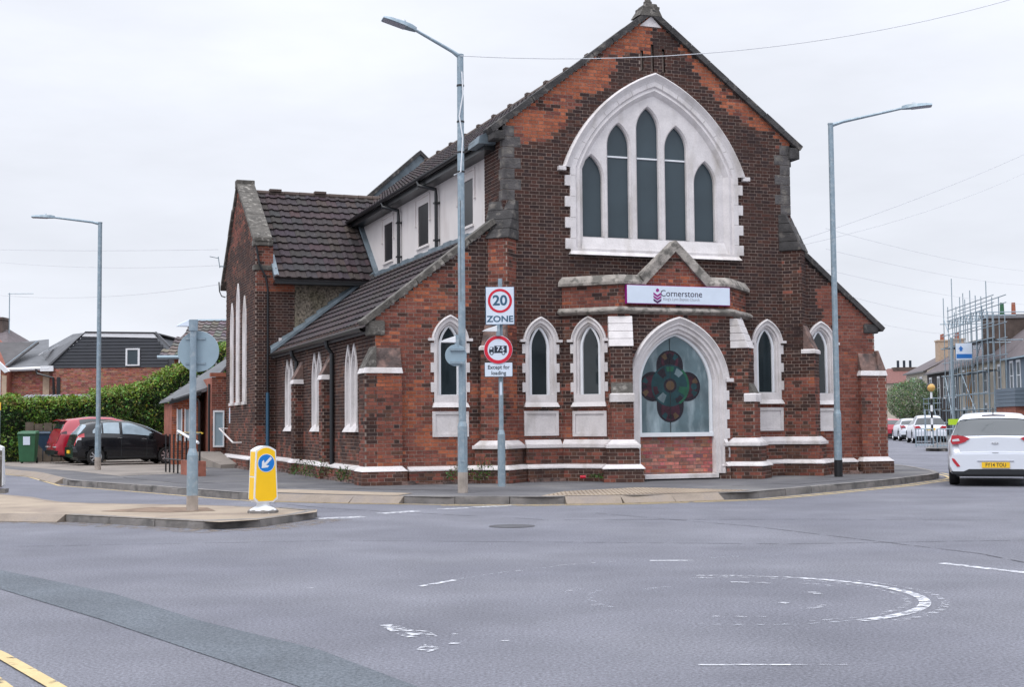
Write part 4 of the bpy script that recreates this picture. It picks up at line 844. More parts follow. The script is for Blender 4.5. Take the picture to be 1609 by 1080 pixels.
# clerestory: cream render with three leaded windows
CW = frame((-3.38, 0), (0, 1), (-1, 0)); cwin = [(2.62, .45), (6.05, .45), (9.38, .43)]
o = MB(); o.prism(CW, [(1.15, 5.15), (1.15, 7.1), (12.9, 7.1), (12.9, 5.15)], -.2, 0, [[(c - h, 5.66), (c - h, 6.70), (c + h, 6.70), (c + h, 5.66)] for c, h in cwin]); o.build('clerestory_wall', 'cream_render', church)
for c, h in cwin:
    o = MB(); o.prism(CW, [(c - h, 5.66), (c - h, 6.70), (c + h, 6.70), (c + h, 5.66)], -.14, -.139); pn = o.build('clerestory_window', 'leaded_glass', church)
    o = MB()
    for i in range(1, 5): o.fbox(CW, c - h + 2 * h * i / 5 - .006, c - h + 2 * h * i / 5 + .006, -.139, -.13, 5.66, 6.70)
    for i in range(1, 6): o.fbox(CW, c - h, c + h, -.139, -.131, 5.66 + 1.04 * i / 6 - .006, 5.66 + 1.04 * i / 6 + .006)
    o.build('glazing_bar', 'black_metal', pn)
    o = MB(); e = .17
    o.fbox(CW, c - h - e, c + h + e, 0, .03, 6.70 + e, 6.70 + e + .035)
    for sg in (-1, 1): a = c + sg * (h + e); o.fbox(CW, a - .02, a + .02, 0, .03, 6.25, 6.70 + e); o.fbox(CW, a - .04, a + .04, 0, .04, 6.21, 6.25)
    o.fbox(CW, c - h - .08, c + h + .08, 0, .05, 5.60, 5.655); o.build('window_label', 'cream_render', pn)
# black fascia, gutters and downpipes under the eaves
piece('fascia', 'black_plastic', church, lambda o: o.box(-3.70, -3.38, .45, 13.6, 6.98, 7.10), 0)
def gutter(o, x, z, y0, y1, r=.07):
    A, B = [], []
    for i in range(7): a = math.pi * i / 6; A.append((x - r * math.cos(a), y0, z - r * math.sin(a))); B.append((x - r * math.cos(a), y1, z - r * math.sin(a)))
    o.quadstrip(A, B); o.quadstrip([(p[0], p[1], p[2] - .0) for p in A[::6]], [(p[0], p[1], p[2]) for p in B[::6]])
piece('gutter', 'black_plastic', church, lambda o: gutter(o, -3.80, 7.16, .5, 13.7), 0)
piece('gutter', 'black_plastic', church, lambda o: gutter(o, -6.40, 3.14, .2, 10.3), 0)
piece('gutter_end', 'lead', church, lambda o: o.hexa([(-3.88, .30, 7.08), (-3.5, .30, 7.08), (-3.5, 1.0, 7.06), (-3.88, 1.0, 7.06), (-3.86, .28, 7.24), (-3.5, .28, 7.4), (-3.5, 1.0, 7.38), (-3.86, 1.0, 7.2)]), 0)
for v_ in (4.68, 8.05): piece('downpipe', 'black_plastic', church, lambda o: (o.tube([(-3.80, v_ + .4, 7.1), (-3.80, v_ + .3, 6.98), (-3.47, v_, 6.85), (-3.46, v_, 6.7), (-3.46, v_, 5.35)], .045, 8), [o.box(-3.52, -3.38, v_ - .07, v_ + .07, z, z + .04) for z in (5.6, 6.5)]), 0)
for v_ in (3.55, 7.55): piece('downpipe', 'black_plastic', church, lambda o: (o.tube([(-6.40, v_, 3.08), (-6.38, v_, 2.95), (-6.27, v_, 2.8), (-6.27, v_, .1)], .05, 8)), 0)
piece('downpipe', 'black_plastic', church, lambda o: (o.tube([(-6.77, 10.60, 6.1), (-6.68, 10.60, 5.6), (-6.50, 10.60, 5.25), (-6.45, 10.60, 4.9), (-6.45, 10.60, 1.9)], .03, 8)), 0)
piece('downpipe', 'sign_text', church, lambda o: (o.tube([(-6.45, 10.60, 2.1), (-6.45, 10.60, .1)], .048, 8)), 0)
piece('cable_box', 'painted_stone', church, lambda o: o.box(-6.14, -6.0, 10.62, 10.68, 3.45, 3.6), 0)
# flashings
piece('flashing', 'lead', church, lambda o: [o.box(-3.52, -3.38, .4 + i * .6, .98 + i * .6, 5.25, 5.42 + (.03 if i % 2 else 0)) for i in range(17)], .006)
def lsh(o):
    A = Vector((-3.36, 10.25, 5.28)); B = Vector((-3.36, 12.35, 7.10))
    o.hexa([A, A + Vector((-.16, 0, 0)), B + Vector((-.16, 0, 0)), B, A + Vector((0, -.03, .07)), A + Vector((-.16, -.03, .07)), B + Vector((-.16, -.03, .07)), B + Vector((0, -.03, .07))])
piece('flashing', 'lead', church, lsh, .01)
def lsh2(o):
    a, b = Vector((-6.38, 10.45, 3.16)), Vector((-3.5, 10.45, 5.38))
    for i in range(9):
        p, q = a.lerp(b, i / 9), a.lerp(b, (i + 1) / 9); o.hexa([p, q, q + Vector((0, .2, 0)), p + Vector((0, .2, 0)), p + Vector((0, 0, .1)), q + Vector((0, 0, .10)), q + Vector((0, .22, .16)), p + Vector((0, .22, .22))])
piece('flashing', 'lead', church, lsh2, .005)
piece('flashing', 'lead', church, lambda o: o.hexa([(-6.34, 10.3, 5.22), (-6.2, 10.3, 5.22), (-6.2, 11.05, 5.88), (-6.34, 11.05, 5.88), (-6.34, 10.28, 5.30), (-6.2, 10.28, 5.30), (-6.2, 11.0, 5.95), (-6.34, 11.0, 5.95)]), .01)
# paired lancets on the side
for vc in LW:
    o = MB()
    for c in (vc - .265, vc + .265):
        q = lambda h: outline(c, h, 1.12, 2.25, 2.62 + (h - .13) * 2.3, None, 6)
        sweep(o, SLW, [(q(.262), 0), (q(.262), .035), (q(.205), .035), (q(.19), -.03), (q(.17), -.05), (q(.15), -.14)])
    o.hexa([SLW(vc - .58, .09, 1.05), SLW(vc + .58, .09, 1.05), SLW(vc + .58, -.1, 1.05), SLW(vc - .58, -.1, 1.05), SLW(vc - .54, .02, 1.18), SLW(vc + .54, .02, 1.18), SLW(vc + .54, -.14, 1.30), SLW(vc - .54, -.14, 1.30)])
    pw = o.build('paired_window', 'painted_stone', church)
    for c in (vc - .265, vc + .265): o = MB(); o.prism(SLW, outline(c, .155, 1.12, 2.25, 2.70, None, 6), -.14, -.139); o.build('pane', 'car_glass_clear', pw)
for c, h, zt in tall:
    o = MB(); q = lambda hh: outline(c, hh, 1.88, zt - .85, zt + (hh - .27) * 2.2, None, 6)
    sweep(o, TL, [(q(.275), 0), (q(.275), .04), (q(.20), .04), (q(.16), -.04), (q(.12), -.12)]); o.prism(TL, q(.125), -.13, -.12)
    o.fbox(TL, c - .33, c + .33, 0, .07, 1.80, 1.88); o.build('tall_lancet', 'painted_stone', church)
piece('number_plaque', 'sign_white', church, lambda o: o.fbox(TL, 15.05, 15.2, 0, .02, 1.28, 1.75), 0)
piece('handrail', 'painted_stone', church, lambda o: (o.tube([TL(15.6, .25, 1.12), TL(12.9, .25, .72)], .025, 6), o.tube([TL(12.9, .25, .72), TL(12.9, 0, .72)], .02, 6), o.tube([TL(15.6, .25, 1.12), TL(15.6, 0, 1.12)], .02, 6)), 0)
# TV aerial on the far side
piece('aerial', 'galvanised', church, lambda o: (o.tube([(-6.7, 16.0, 6.15), (-7.0, 16.0, 6.15)], .02, 5), o.tube([(-6.98, 16.0, 6.1), (-7.03, 16.0, 6.45)], .015, 5), o.tube([(-7.02, 16.0, 6.4), (-7.3, 15.95, 6.44)], .012, 5)), 0)
piece('loop_cable', 'black_plastic', church, lambda o: o.tube([(-6.95, 16.4, 5.7), (-6.93, 16.4, 5.4), (-6.88, 16.3, 5.25), (-6.8, 16.1, 5.2)], .02, 5), 0)
# inner cores so nothing shows through
core = MB(); core.box(-6.1, 5.5, .32, 10.5, 0, 3.0); core.box(-3.36, 3.36, .32, 17.4, 3, 7.0); core.box(-6.6, -2, 10.95, 15.8, 0, 5.1)
core.box(-1.1, 1.2, -.60, .3, 0, 3.9); core.build('inner_wall', 'black_plastic', church)
for c in wcs: o = MB(); o.fbox(FF, c - .5, c + .5, -.30, -.20, 1.4, 3.6); o.build('blind', 'black_plastic', church)
# ---------- commit bricks: the largest-looking 300 become separate objects, the rest joined
CAM = Vector((0, 0, 1.33)); cm = Matrix.Translation((3.0755, 28.9238, .12)) @ Matrix.Rotation(TH, 4, 'Z')
def score(b):
    fr, s0, s1, z0, z1, r_, d = b[:7]
    if not b[10] or s1 - s0 < .18: return 0
    p = cm @ Vector(fr((s0 + s1) / 2, d, (z0 + z1) / 2)); n = (cm @ Vector(fr((s0 + s1) / 2, d + 1, z0))) - (cm @ Vector(fr((s0 + s1) / 2, d, z0)))
    v = CAM - p; return max(0, n.dot(v.normalized())) * (s1 - s0) * (z1 - z0) / v.length_squared
loose = [b for b in ALLB if score(b) > 0]
# keep to the open front faces: drop candidates hidden by the projecting piers
cand = sorted((b for b in loose if .4 < b[3] < 2.2), key=score, reverse=True)[:300]; ids = {id(b) for b in cand}
for b in ALLB:
    if id(b) in ids: o = MB(); emit_brick(o, b); o.build('brick', 'brick', church)
    else: emit_brick(bF, b)
bF.build('brickwork', 'brick', church, kind='stuff'); mF.build('mortar_bed', 'mortar', church, kind='stuff'); ALLB.clear()
# ---------- fascia sign on the porch
sg_ = empty('church_sign', cm @ Vector((.08, -.93, 3.85)), TH, 'white name board on the porch with purple chevron logo', 'sign')
o = MB(); o.box(-1.20, 1.20, -.09, .0, -.185, .185); o.build('board', 'sign_white', sg_, bevel=.004)
o = MB(); o.box(-1.206, 1.206, -.085, .01, .185, .195); o.box(-1.206, 1.206, -.085, .01, -.195, -.185); o.box(1.2, 1.206, -.085, .01, -.185, .185); o.box(-1.206, -1.2, -.085, .01, -.185, .185); o.build('trim', 'purple', sg_)
ft = lambda x, z: Matrix(((1, 0, 0, x), (0, 0, -1, -.092), (0, 1, 0, z), (0, 0, 0, 1)))
text('lettering', 'Cornerstone', .19, ft(.05, .03), 'text_dark', sg_, .001, .98); text('lettering', "King's Lynn Baptist Church", .085, ft(.05, -.085), 'text_grey', sg_, .001, .92)
sf = frame((0, -.09), (1, 0), (0, -1))
for k, m_ in enumerate(('purple', 'purple', 'deep_purple')):
    z = .05 - k * .065; o = MB(); o.prism(sf, [(-.60, z), (-.51, z - .055), (-.42, z), (-.42, z - .045), (-.51, z - .10), (-.60, z - .045)], 0, .004); o.build('logo', m_, sg_)
o = MB(); o.prism(sf, [(-.54, .075), (-.51, .055), (-.47, .08), (-.47, .115), (-.51, .135), (-.54, .11)], 0, .004); o.build('logo', 'purple', sg_)
# ---------- weeds against the base
def leafq(mb, p, s, rg, col, up=.3):
    d = Vector((rg.uniform(-1, 1), rg.uniform(-1, 1), rg.uniform(-.3, 1) + up)).normalized(); a = d.cross(Vector((rg.uniform(-1, 1), rg.uniform(-1, 1), rg.uniform(-1, 1)))).normalized(); p = Vector(p)
    k = rg.uniform(.6, 1.3) * s; c = tuple(v * rg.uniform(.6, 1.4) for v in col)
    mb.poly([p - a * k * .4, p + d * k * .5 - a * k * .05, p + d * k, p + a * k * .4 + d * k * .45], c)
def weed(loc, r, h, label, col=(.05, .11, .02), n=160, name='weed', cat='weed', group='weeds along the foot of the church'):
    rg = random.Random(int(loc[0] * 100)); o = MB(); e = empty(name, loc, 0, label, cat, group)
    for i in range(n):
        a = rg.uniform(0, 6.28); q = r * math.sqrt(rg.random()); z = h * rg.random() * (1 - .5 * q / r); leafq(o, (q * math.cos(a), q * math.sin(a), z), .055, rg, col)
    st = MB()
    for i in range(7): a = rg.uniform(0, 6.28); st.tube([(0, 0, 0), (r * .6 * math.cos(a), r * .6 * math.sin(a), h * .9)], .004, 4)
    o.build('leaves', 'leaf', e, kind='stuff'); st.build('stem', 'bark', e)
for (u_, v_), r_, h_, lb in (((-6.75, 4.6), .28, .40, 'green weeds behind the downpipe on the side wall'), ((-6.65, 3.2), .35, .48, 'bushy green weed at the foot of the side wall downpipe'), ((-6.6, 1.0), .16, .34, 'small bright weed beside the corner buttress'), ((-4.55, -.38), .30, .40, 'broad green weed under the left front window'), ((-4.05, -.42), .20, .55, 'tall dark seeding weed by the lamp column'), ((-6.9, 8.2), .2, .2, 'low pale weed near the transept corner'), ((-1.62, -.95), .34, .14, 'low grass tuft left of the entrance pier')):
    p = cm @ Vector((u_, v_, .06)); weed(tuple(p), r_, h_, lb)
p = cm @ Vector((-2.05, -.62, .06)); o = MB(); o.lathe([(.0, .0), (.033, 0), (.033, .115), (.0, .115)], 12, Matrix.Translation((p[0], p[1], p[2] + .035)) @ Matrix.Rotation(R(90), 4, 'Y')); tag(o.build('drink_can', 'sign_red'), 'crushed red can lying by the plinth', 'can')
# ---------- side annex, porch and ramp behind the transept
annex = empty('annex', (3.0755, 28.9238, .12), TH, 'low red brick annex with notice cabinet and slate lean-to porch', 'building')
AF = frame((0, 16.0), (1, 0), (0, -1)); bA = MB(); mA = MB(); nb0 = len(ALLB)
cA = lambda s, z, r_: pick(r_, (.6, 6, 2, 1)); cO = lambda s, z, r_: pick(r_, (.05, 2, 8, .2))
brickwork(bA, mA, AF, [[(-7.2, 0), (-7.2, 2.72), (-6.7, 2.80), (-6.7, 0)]], cA, seed=101, singles=False)
brickwork(bA, mA, frame((0, 17.4), (1, 0), (0, -1)), [[(-8.25, 0), (-8.25, 1.95), (-7.45, 2.2), (-7.45, 0)]], cO, seed=102, singles=False)
brickwork(bA, mA, frame((-7.45, 0), (0, 1), (1, 0)), [[(17.4, 0), (17.4, 2.2), (19, 2.2), (19, 0)]], cO, seed=103, singles=False)
for b in ALLB: emit_brick(bA, b)
ALLB.clear(); bA.build('brickwork', 'brick', annex, kind='stuff'); mA.build('mortar_bed', 'mortar', annex, kind='stuff')
def ap(name, m, fn, bevel=0): o = MB(); fn(o); return o.build(name, m, annex, bevel=bevel)
ap('wall', 'far_brick', lambda o: (o.box(-7.18, -5.0, 16.02, 20.5, 0, 2.7), o.box(-8.22, -7.48, 17.42, 20, 0, 1.95)))
ap('parapet', 'terracotta', lambda o: o.box(-7.25, -6.4, 15.95, 16.2, 2.72, 2.84))
ap('roof', 'slate', lambda o: o.hexa([(-8.35, 17.2, 1.96), (-7.2, 17.2, 2.30), (-6.3, 20.5, 2.9), (-8.35, 20.5, 1.96), (-8.35, 17.2, 2.02), (-7.2, 17.2, 2.42), (-5.6, 20.5, 3.85), (-8.3, 20.5, 2.04)]))
for i in range(8): ap('slate_course', 'slate_dark', lambda o: o.hexa([(-8.3 + i * .3, 17.15 + i * .4, 2.02 + i * .13), (-8.24 + i * .3, 17.15 + i * .4, 2.05 + i * .13), (-8.24 + i * .3, 20.4, 2.05 + i * .21), (-8.3 + i * .3, 20.4, 2.02 + i * .21), (-8.3 + i * .3, 17.15 + i * .4, 2.06 + i * .13), (-8.24 + i * .3, 17.15 + i * .4, 2.09 + i * .13), (-8.24 + i * .3, 20.4, 2.10 + i * .21), (-8.3 + i * .3, 20.4, 2.07 + i * .21)]))
ap('fascia', 'black_plastic', lambda o: o.hexa([(-8.36, 17.14, 1.88), (-7.38, 17.14, 2.18), (-7.38, 17.2, 2.18), (-8.36, 17.2, 1.88), (-8.36, 17.14, 1.97), (-7.38, 17.14, 2.30), (-7.38, 17.2, 2.30), (-8.36, 17.2, 1.97)]))
for x in (-8.02, -7.78): ap('window', 'car_glass_clear', lambda o: o.box(x - .05, x + .05, 17.37, 17.42, .75, 1.72)); ap('window_frame', 'white_plastic', lambda o: (o.box(x - .085, x - .05, 17.36, 17.42, .72, 1.75), o.box(x + .05, x + .085, 17.36, 17.42, .72, 1.75)))
ap('downpipe', 'black_plastic', lambda o: (o.tube([(-7.5, 17.3, 2.1), (-7.42, 17.25, 1.95), (-7.42, 17.25, .1)], .045, 8), o.tube([(-7.26, 16.2, 2.5), (-7.26, 16.2, .1)], .04, 8)))
nb = ap('notice_cabinet', 'white_plastic', lambda o: (o.box(-7.17, -6.84, 15.90, 15.98, 1.62, 1.68), o.box(-7.17, -6.84, 15.90, 15.98, .55, .6), o.box(-7.17, -7.13, 15.9, 15.98, .6, 1.62), o.box(-6.88, -6.84, 15.9, 15.98, .6, 1.62)))
ap('notice_pane', 'sign_back', lambda o: o.box(-7.13, -6.88, 15.93, 15.97, .6, 1.62))
ap('ramp', 'concrete', lambda o: o.hexa([(-7.4, 12.7, 0), (-6.95, 12.7, 0), (-6.95, 16, 0), (-7.9, 16, 0), (-7.4, 12.7, .10), (-6.95, 12.7, .12), (-6.95, 16, .42), (-7.9, 16, .42)]))
# railing beside the ramp
rl = empty('railing', (-8.35, 34.0, .12), R(118), 'black handrail with white rail on a low brick upstand beside the ramp', 'railing')
for i in range(9): o = MB(); x = -1.7 + i * .42; o.tube([(x, 0, 0), (x, 0, 1.0)], .022, 6); o.build('bar', 'black_metal', rl)
o = MB(); o.tube([(-1.75, 0, 1.02), (0.2, 0, 1.02)], .028, 6); o.tube([(-1.75, 0, .35), (1.75, 0, .35)], .022, 6); o.build('rail', 'black_metal', rl)
o = MB(); o.tube([(-1.7, -.06, 1.03), (.2, -.06, 1.03), (.4, -.06, .98)], .026, 6); o.build('rail', 'hand_yellow', rl); o = MB(); o.tube([(-1.75, .05, .80), (0.2, .05, 1.08)], .035, 6); o.build('rail', 'white_plastic', rl)
o = MB(); o.box(-1.9, -.3, -.1, .1, 0, .36); o.build('upstand', 'far_brick', rl)
# ================================================================== street furniture
def octa(o, r0, z0, r1, z1, n=12, x=0, y=0): o.tube([(x, y, z0), (x, y, z1)], [r0, r1], n)
def lamp(name, loc, H, base_h, arm, label, straps=False, head_up=.55, disc=False):
    # arm: (dx, dy, dz) of the lantern relative to the column top
    e = empty(name, loc, 0, label, 'street lamp', 'street lamps')
    o = MB(); octa(o, .088, 0, .085, base_h); octa(o, .085, base_h, .062, base_h + .10); octa(o, .066, base_h + .06, .058, H); octa(o, .065, H, .065, H + .03); o.build('column', 'galvanised', e, smooth=False)
    o = MB(); octa(o, .0885, .0, .0885, .36); o.build('base_band', 'galv_rust', e)
    o = MB(); o.box(-.035, .035, -.093, -.084, base_h - .62, base_h - .1); o.build('access_door', 'galvanised', e)
    A = Vector(arm); o = MB(); P0 = Vector((0, 0, H - .02)); o.tube([P0, P0 + A * .12 + Vector((0, 0, .02)), P0 + A * .70], [.045, .034, .027], 8); o.build('arm', 'galvanised', e)
    h = MB(); t = A.normalized(); s_ = t.cross(Vector((0, 0, 1))).normalized(); u_ = s_.cross(t); p = P0 + A * .68; L = .62
    tl = Vector((t.x, t.y, t.z * head_up)).normalized(); u_ = s_.cross(tl)
    secs = [(0, .05, .045), (.1, .09, .06), (.25, .13, .055), (.5, .14, .035), (L, .12, .015)]
    for (a, w0, h0), (b, w1, h1) in zip(secs, secs[1:]):
        h.hexa([p + tl * a - s_ * w0 - u_ * .02, p + tl * a + s_ * w0 - u_ * .02, p + tl * b + s_ * w1 - u_ * .02, p + tl * b - s_ * w1 - u_ * .02, p + tl * a - s_ * w0 * .8 + u_ * h0, p + tl * a + s_ * w0 * .8 + u_ * h0, p + tl * b + s_ * w1 * .8 + u_ * h1, p + tl * b - s_ * w1 * .8 + u_ * h1])
    ln = h.build('lantern', 'galvanised', e); q = MB(); q.hexa([p + tl * .2 - s_ * .11 - u_ * .03, p + tl * .2 + s_ * .11 - u_ * .03, p + tl * .6 + s_ * .11 - u_ * .03, p + tl * .6 - s_ * .11 - u_ * .03, p + tl * .2 - s_ * .11 - u_ * .022, p + tl * .2 + s_ * .11 - u_ * .022, p + tl * .6 + s_ * .11 - u_ * .022, p + tl * .6 - s_ * .11 - u_ * .022]); q.build('led_panel', 'text_grey', ln)
    q = MB(); c_ = p + tl * .25 + u_ * .055; q.tube([c_, c_ + u_ * .05], .035, 8); q.build('photocell', 'white_plastic', ln)
    if straps:
        for z in (H - .55, H - 1.2, H - 1.75, H - 2.1): q = MB(); octa(q, .068, z, .068, z + .03); q.build('strap', 'black_metal', e)
        q = MB(); q.tube([(.03, -.07, H - .3), (.05, -.075, H - .7), (-.02, -.075, H - 1.1), (.04, -.075, H - 1.5), (.0, -.08, H - 2.1), (-.12, -.06, H - 2.15)], .012, 5); q.build('cable', 'white_plastic', e)
        q = MB(); q.tube([(-.01, -.06, H - 2.6), (-.01, -.06, H - 4.4)], .006, 4); q.build('cable', 'cable', e)
    return e
lc = lamp('street_lamp', (-.88, 23.59, .12), 7.75, 1.16, (-1.13, -.35, .62), 'tall grey street lamp standing in front of the left church aisle', True)
lamp('street_lamp', (6.98, 28.95, .12), 7.65, 1.35, (2.15, -.5, .42), 'tall grey street lamp at the right corner of the church', head_up=.3)
lamp('street_lamp', (-11.6, 37.68, .12), 6.95, 1.2, (-1.75, -.4, .22), 'grey street lamp beside the parked black hatchback', head_up=.15)
lb_ = [c for c in COL.objects if c.name.startswith('base_band')][1]; lb_.data = lb_.data.copy(); lb_.data.materials[0] = MATS['black_metal']; lb_.scale = (1.03, 1.03, 1.)
# back of a round sign and hooded light strapped to the centre column
e = empty('round_sign', (-.98, 23.42, 2.52), R(8), 'grey back of a round sign fixed on the middle lamp column', 'road sign')
o = MB(); o.lathe([(0, -.004), (.185, -.004), (.19, 0), (.185, .004), (0, .004)], 36, Matrix.Rotation(R(90), 4, 'X')); o.build('plate', 'sign_back', e, smooth=False)
for z in (-.13, .1): o = MB(); o.box(-.10, .16, -.035, .0, z - .02, z + .02); o.build('bracket', 'galvanised', e)
def hood(loc, label, sgn=-1, s=1.):
    e = empty('sign_light', loc, 0, label, 'sign light'); o = MB()
    o.hexa([Vector(q) * s for q in ((sgn * .30, -.02, -.01), (0, -.06, -.02), (0, .06, -.02), (sgn * .30, .02, -.01), (sgn * .20, -.04, .04), (0, -.06, .10), (0, .06, .10), (sgn * .20, .04, .04))]); o.build('hood', 'white_plastic', e, bevel=.01)
    o = MB(); o.box(-.02 * s, .05 * s, -.04 * s, .04 * s, -.1 * s, .12 * s); o.build('bracket', 'galvanised', e); return e
hood((-.98, 23.46, 2.76), 'white hooded light over the round sign back on the lamp column')
hood((-.28, 25.70, 3.10), 'pale hooded light between the speed zone and lorry signs')
# combined sign post
po = empty('sign_post', (-.22, 25.84, .12), 0, 'slim grey post carrying the speed zone and lorry limit signs', 'sign post')
o = MB(); octa(o, .075, 0, .073, 1.0); octa(o, .073, 1.0, .05, 1.08); octa(o, .045, 1.05, .043, 4.0); o.build('post', 'galvanised', po)
o = MB(); o.box(-.02, .02, -.05, -.044, 1.75, 2.0); o.build('sticker', 'sign_white', po)
NF = (0, -1)
def tmat(x, y, z): return facing((x, y, z), NF)
zs_ = empty('speed_zone_sign', (-.225, 25.74, 3.58), R(0), 'square 20 ZONE sign with red ring on the slim post', 'road sign')
fz = frame((0, 0), (1, 0), (0, -1))
o = MB(); o.box(-.27, .27, -.02, .0, -.355, .365); o.build('plate', 'sign_white', zs_, bevel=.012); o = MB(); o.box(-.278, .278, -.017, .006, -.363, .373); o.build('edging', 'sign_text', zs_)
def ring(fr, r0, r1, d, n=48, c=(0, 0)):
    o = MB(); A = [(c[0] + r0 * math.cos(2 * math.pi * i / n), c[1] + r0 * math.sin(2 * math.pi * i / n)) for i in range(n)]; B = [(c[0] + r1 * math.cos(2 * math.pi * i / n), c[1] + r1 * math.sin(2 * math.pi * i / n)) for i in range(n)]
    o.quadstrip([fr(p[0], d, p[1]) for p in A], [fr(p[0], d, p[1]) for p in B], None, 0, True); o.quadstrip([fr(p[0], d, p[1]) for p in A], [fr(p[0], d - .002, p[1]) for p in A], None, 0, True); return o
ring(fz, .232, .185, .0235, c=(0, .10)).build('red_ring', 'sign_red', zs_)
T = lambda x, z, d=-.0225: Matrix(((1, 0, 0, x), (0, 0, -1, d), (0, 1, 0, z), (0, 0, 0, 1)))
text('numerals', '20', .27, T(0, .10), 'sign_text', zs_, .001, 1.05, .007); text('lettering', 'ZONE', .165, T(0, -.255), 'sign_text', zs_, .001, 1.12, .004)
ls = empty('lorry_limit_sign', (-.265, 25.72, 2.74), 0, 'round red bordered 7.5 lorry weight limit sign on the slim post', 'road sign')
o = MB(); o.lathe([(0, .012), (.27, .012), (.275, .005), (.27, -.01), (0, -.01)], 48, Matrix.Rotation(R(90), 4, 'X')); o.build('plate', 'sign_white', ls)
ring(fz, .27, .205, .0145).build('red_ring', 'sign_red', ls)
o = MB(); d = .0145
o.prism(fz, [(-.075, -.055), (-.075, .075), (.165, .075), (.165, -.055)], d - .002, d); o.prism(fz, [(-.175, -.055), (-.175, .0), (-.155, .05), (-.085, .05), (-.085, -.055)], d - .002, d); o.prism(fz, [(-.175, -.065), (.165, -.065), (.165, -.05), (-.175, -.05)], d - .002, d + .0004)
for cx_ in (-.125, .10): o.prism(fz, [(cx_ + .036 * math.cos(a * .52), -.068 + .036 * math.sin(a * .52)) for a in range(12)], d - .002, d + .0008)
lo_ = o.build('lorry_symbol', 'sign_black', ls)
for cx_ in (-.125, .10): ring(fz, .020, .0, .0165, 16, (cx_, -.068)).build('wheel_hub', 'sign_white', ls)
o = MB(); o.prism(fz, [(-.165, .005), (-.150, .04), (-.115, .04), (-.115, .005)], d, d + .0015); o.build('cab_window', 'sign_white', ls)
text('numerals', '7.5', .125, T(.045, .012, -.0165), 'sign_white', ls, .001, 1., .003) 
sp = empty('supplementary_plate', (-.26, 25.74, 2.355), 0, 'small white plate reading Except for loading under the lorry sign', 'road sign')
o = MB(); o.box(-.265, .265, -.02, 0, -.135, .135); o.build('plate', 'sign_white', sp, bevel=.02); o = MB(); o.box(-.272, .272, -.017, .006, -.142, .142); o.build('edging', 'sign_black', sp, bevel=.02)
text('lettering', 'Except for', .105, T(0, .045), 'sign_black', sp, .001, .95, .0012); text('lettering', 'loading', .105, T(0, -.065), 'sign_black', sp, .001, .95, .0012)
# sign seen from behind on the island
so_ = empty('island_sign', (-4.66, 19.61, .1), R(4), 'grey back of a round road sign on the traffic island post', 'road sign')
o = MB(); octa(o, .083, 0, .080, .80); octa(o, .080, .80, .052, .90); octa(o, .050, .85, .048, 2.62); o.build('post', 'galvanised', so_)
o = MB(); octa(o, .0845, 0, .0845, .22); o.build('base_band', 'galv_rust', so_)
o = MB(); o.lathe([(0, -.004), (.296, -.004), (.30, 0), (.296, .006), (0, .006)], 48, Matrix.Translation((.065, .075, 2.32)) @ Matrix.Rotation(R(90), 4, 'X')); o.build('plate', 'sign_back', so_)
for z in (2.14, 2.50): o = MB(); o.box(-.12, .17, .055, .072, z - .008, z + .022); o.build('bracket', 'galvanised', so_)
o = MB(); octa(o, .065, 2.62, .07, 2.78); o.build('cap', 'galvanised', so_)
o = MB(); o.hexa([(-.26, .02, 2.685), (-.04, -.04, 2.68), (-.04, .08, 2.68), (-.26, .06, 2.685), (-.20, .01, 2.73), (-.04, -.04, 2.79), (-.04, .08, 2.79), (-.20, .07, 2.73)]); o.build('light_hood', 'sign_white', so_, bevel=.01)
# keep-left bollard
bo = empty('bollard', (-3.52, 19.0, .1), R(34), 'yellow and white bollard with blue arrow disc on the traffic island', 'bollard')
bf = frame((0, 0), (1, 0), (0, -1))
def bol(h, w0, w1, z0, z1, crown): 
    pts = [(-w0, z0 + .05), (-w0 + .05, z0), (w0 - .06, z0), (w0, z0 + .05), (w1, z1)]; n = 8
    for i in range(1, n): a = i / n; pts.append((w1 - 2 * w1 * a, z1 + crown * math.sin(math.pi * a)))
    return pts + [(-w1, z1)]
o = MB(); o.prism(bf, bol(0, .178, .150, .15, .88, .06), -.10, .10, back=True); o.build('shell', 'white_plastic', bo, bevel=.012)
o = MB(); o.prism(bf, bol(0, .160, .132, .17, .86, .055), .10, .106); o.build('front_panel', 'sign_yellow', bo)
o = MB(); o.hexa([(-.185, -.07, .19), (-.14, -.07, .19), (-.14, .07, .19), (-.185, .07, .19), (-.157, -.07, .50), (-.14, -.07, .50), (-.14, .07, .50), (-.157, .07, .50)]); 
o = MB()
for z0, z1 in ((.19, .50), (.52, .86)):
    xa = -(.1785 - .028 * (z0 - .2) / .68) - .004; xb = -(.1785 - .028 * (z1 - .2) / .68) - .004
    o.hexa([(xa, -.075, z0), (xa + .02, -.075, z0), (xa + .02, .075, z0), (xa, .075, z0), (xb, -.075, z1), (xb + .02, -.075, z1), (xb + .02, .075, z1), (xb, .075, z1)])
o.build('side_panel', 'sign_yellow', bo)
o = MB(); ring(bf, .128, .0, .1075, c=(.0, .70)); dd = ring(bf, .128, 0, .1085, c=(0, .70)); dd.build('disc_edge', 'sign_white', bo); dd = ring(bf, .120, 0, .1095, c=(0, .70)); dd.build('arrow_disc', 'sign_blue', bo)
ang = R(225); ca, sa = math.cos(ang), math.sin(ang); rot = lambda x, y: (x * ca - y * sa, .70 + x * sa + y * ca)
o = MB(); o.prism(bf, [rot(*q) for q in [(-.105, .018), (.02, .018), (-.005, .058), (.03, .058), (.098, 0), (.03, -.058), (-.005, -.058), (.02, -.018), (-.105, -.018)]], .108, .1105); o.build('arrow', 'white_plastic', bo)
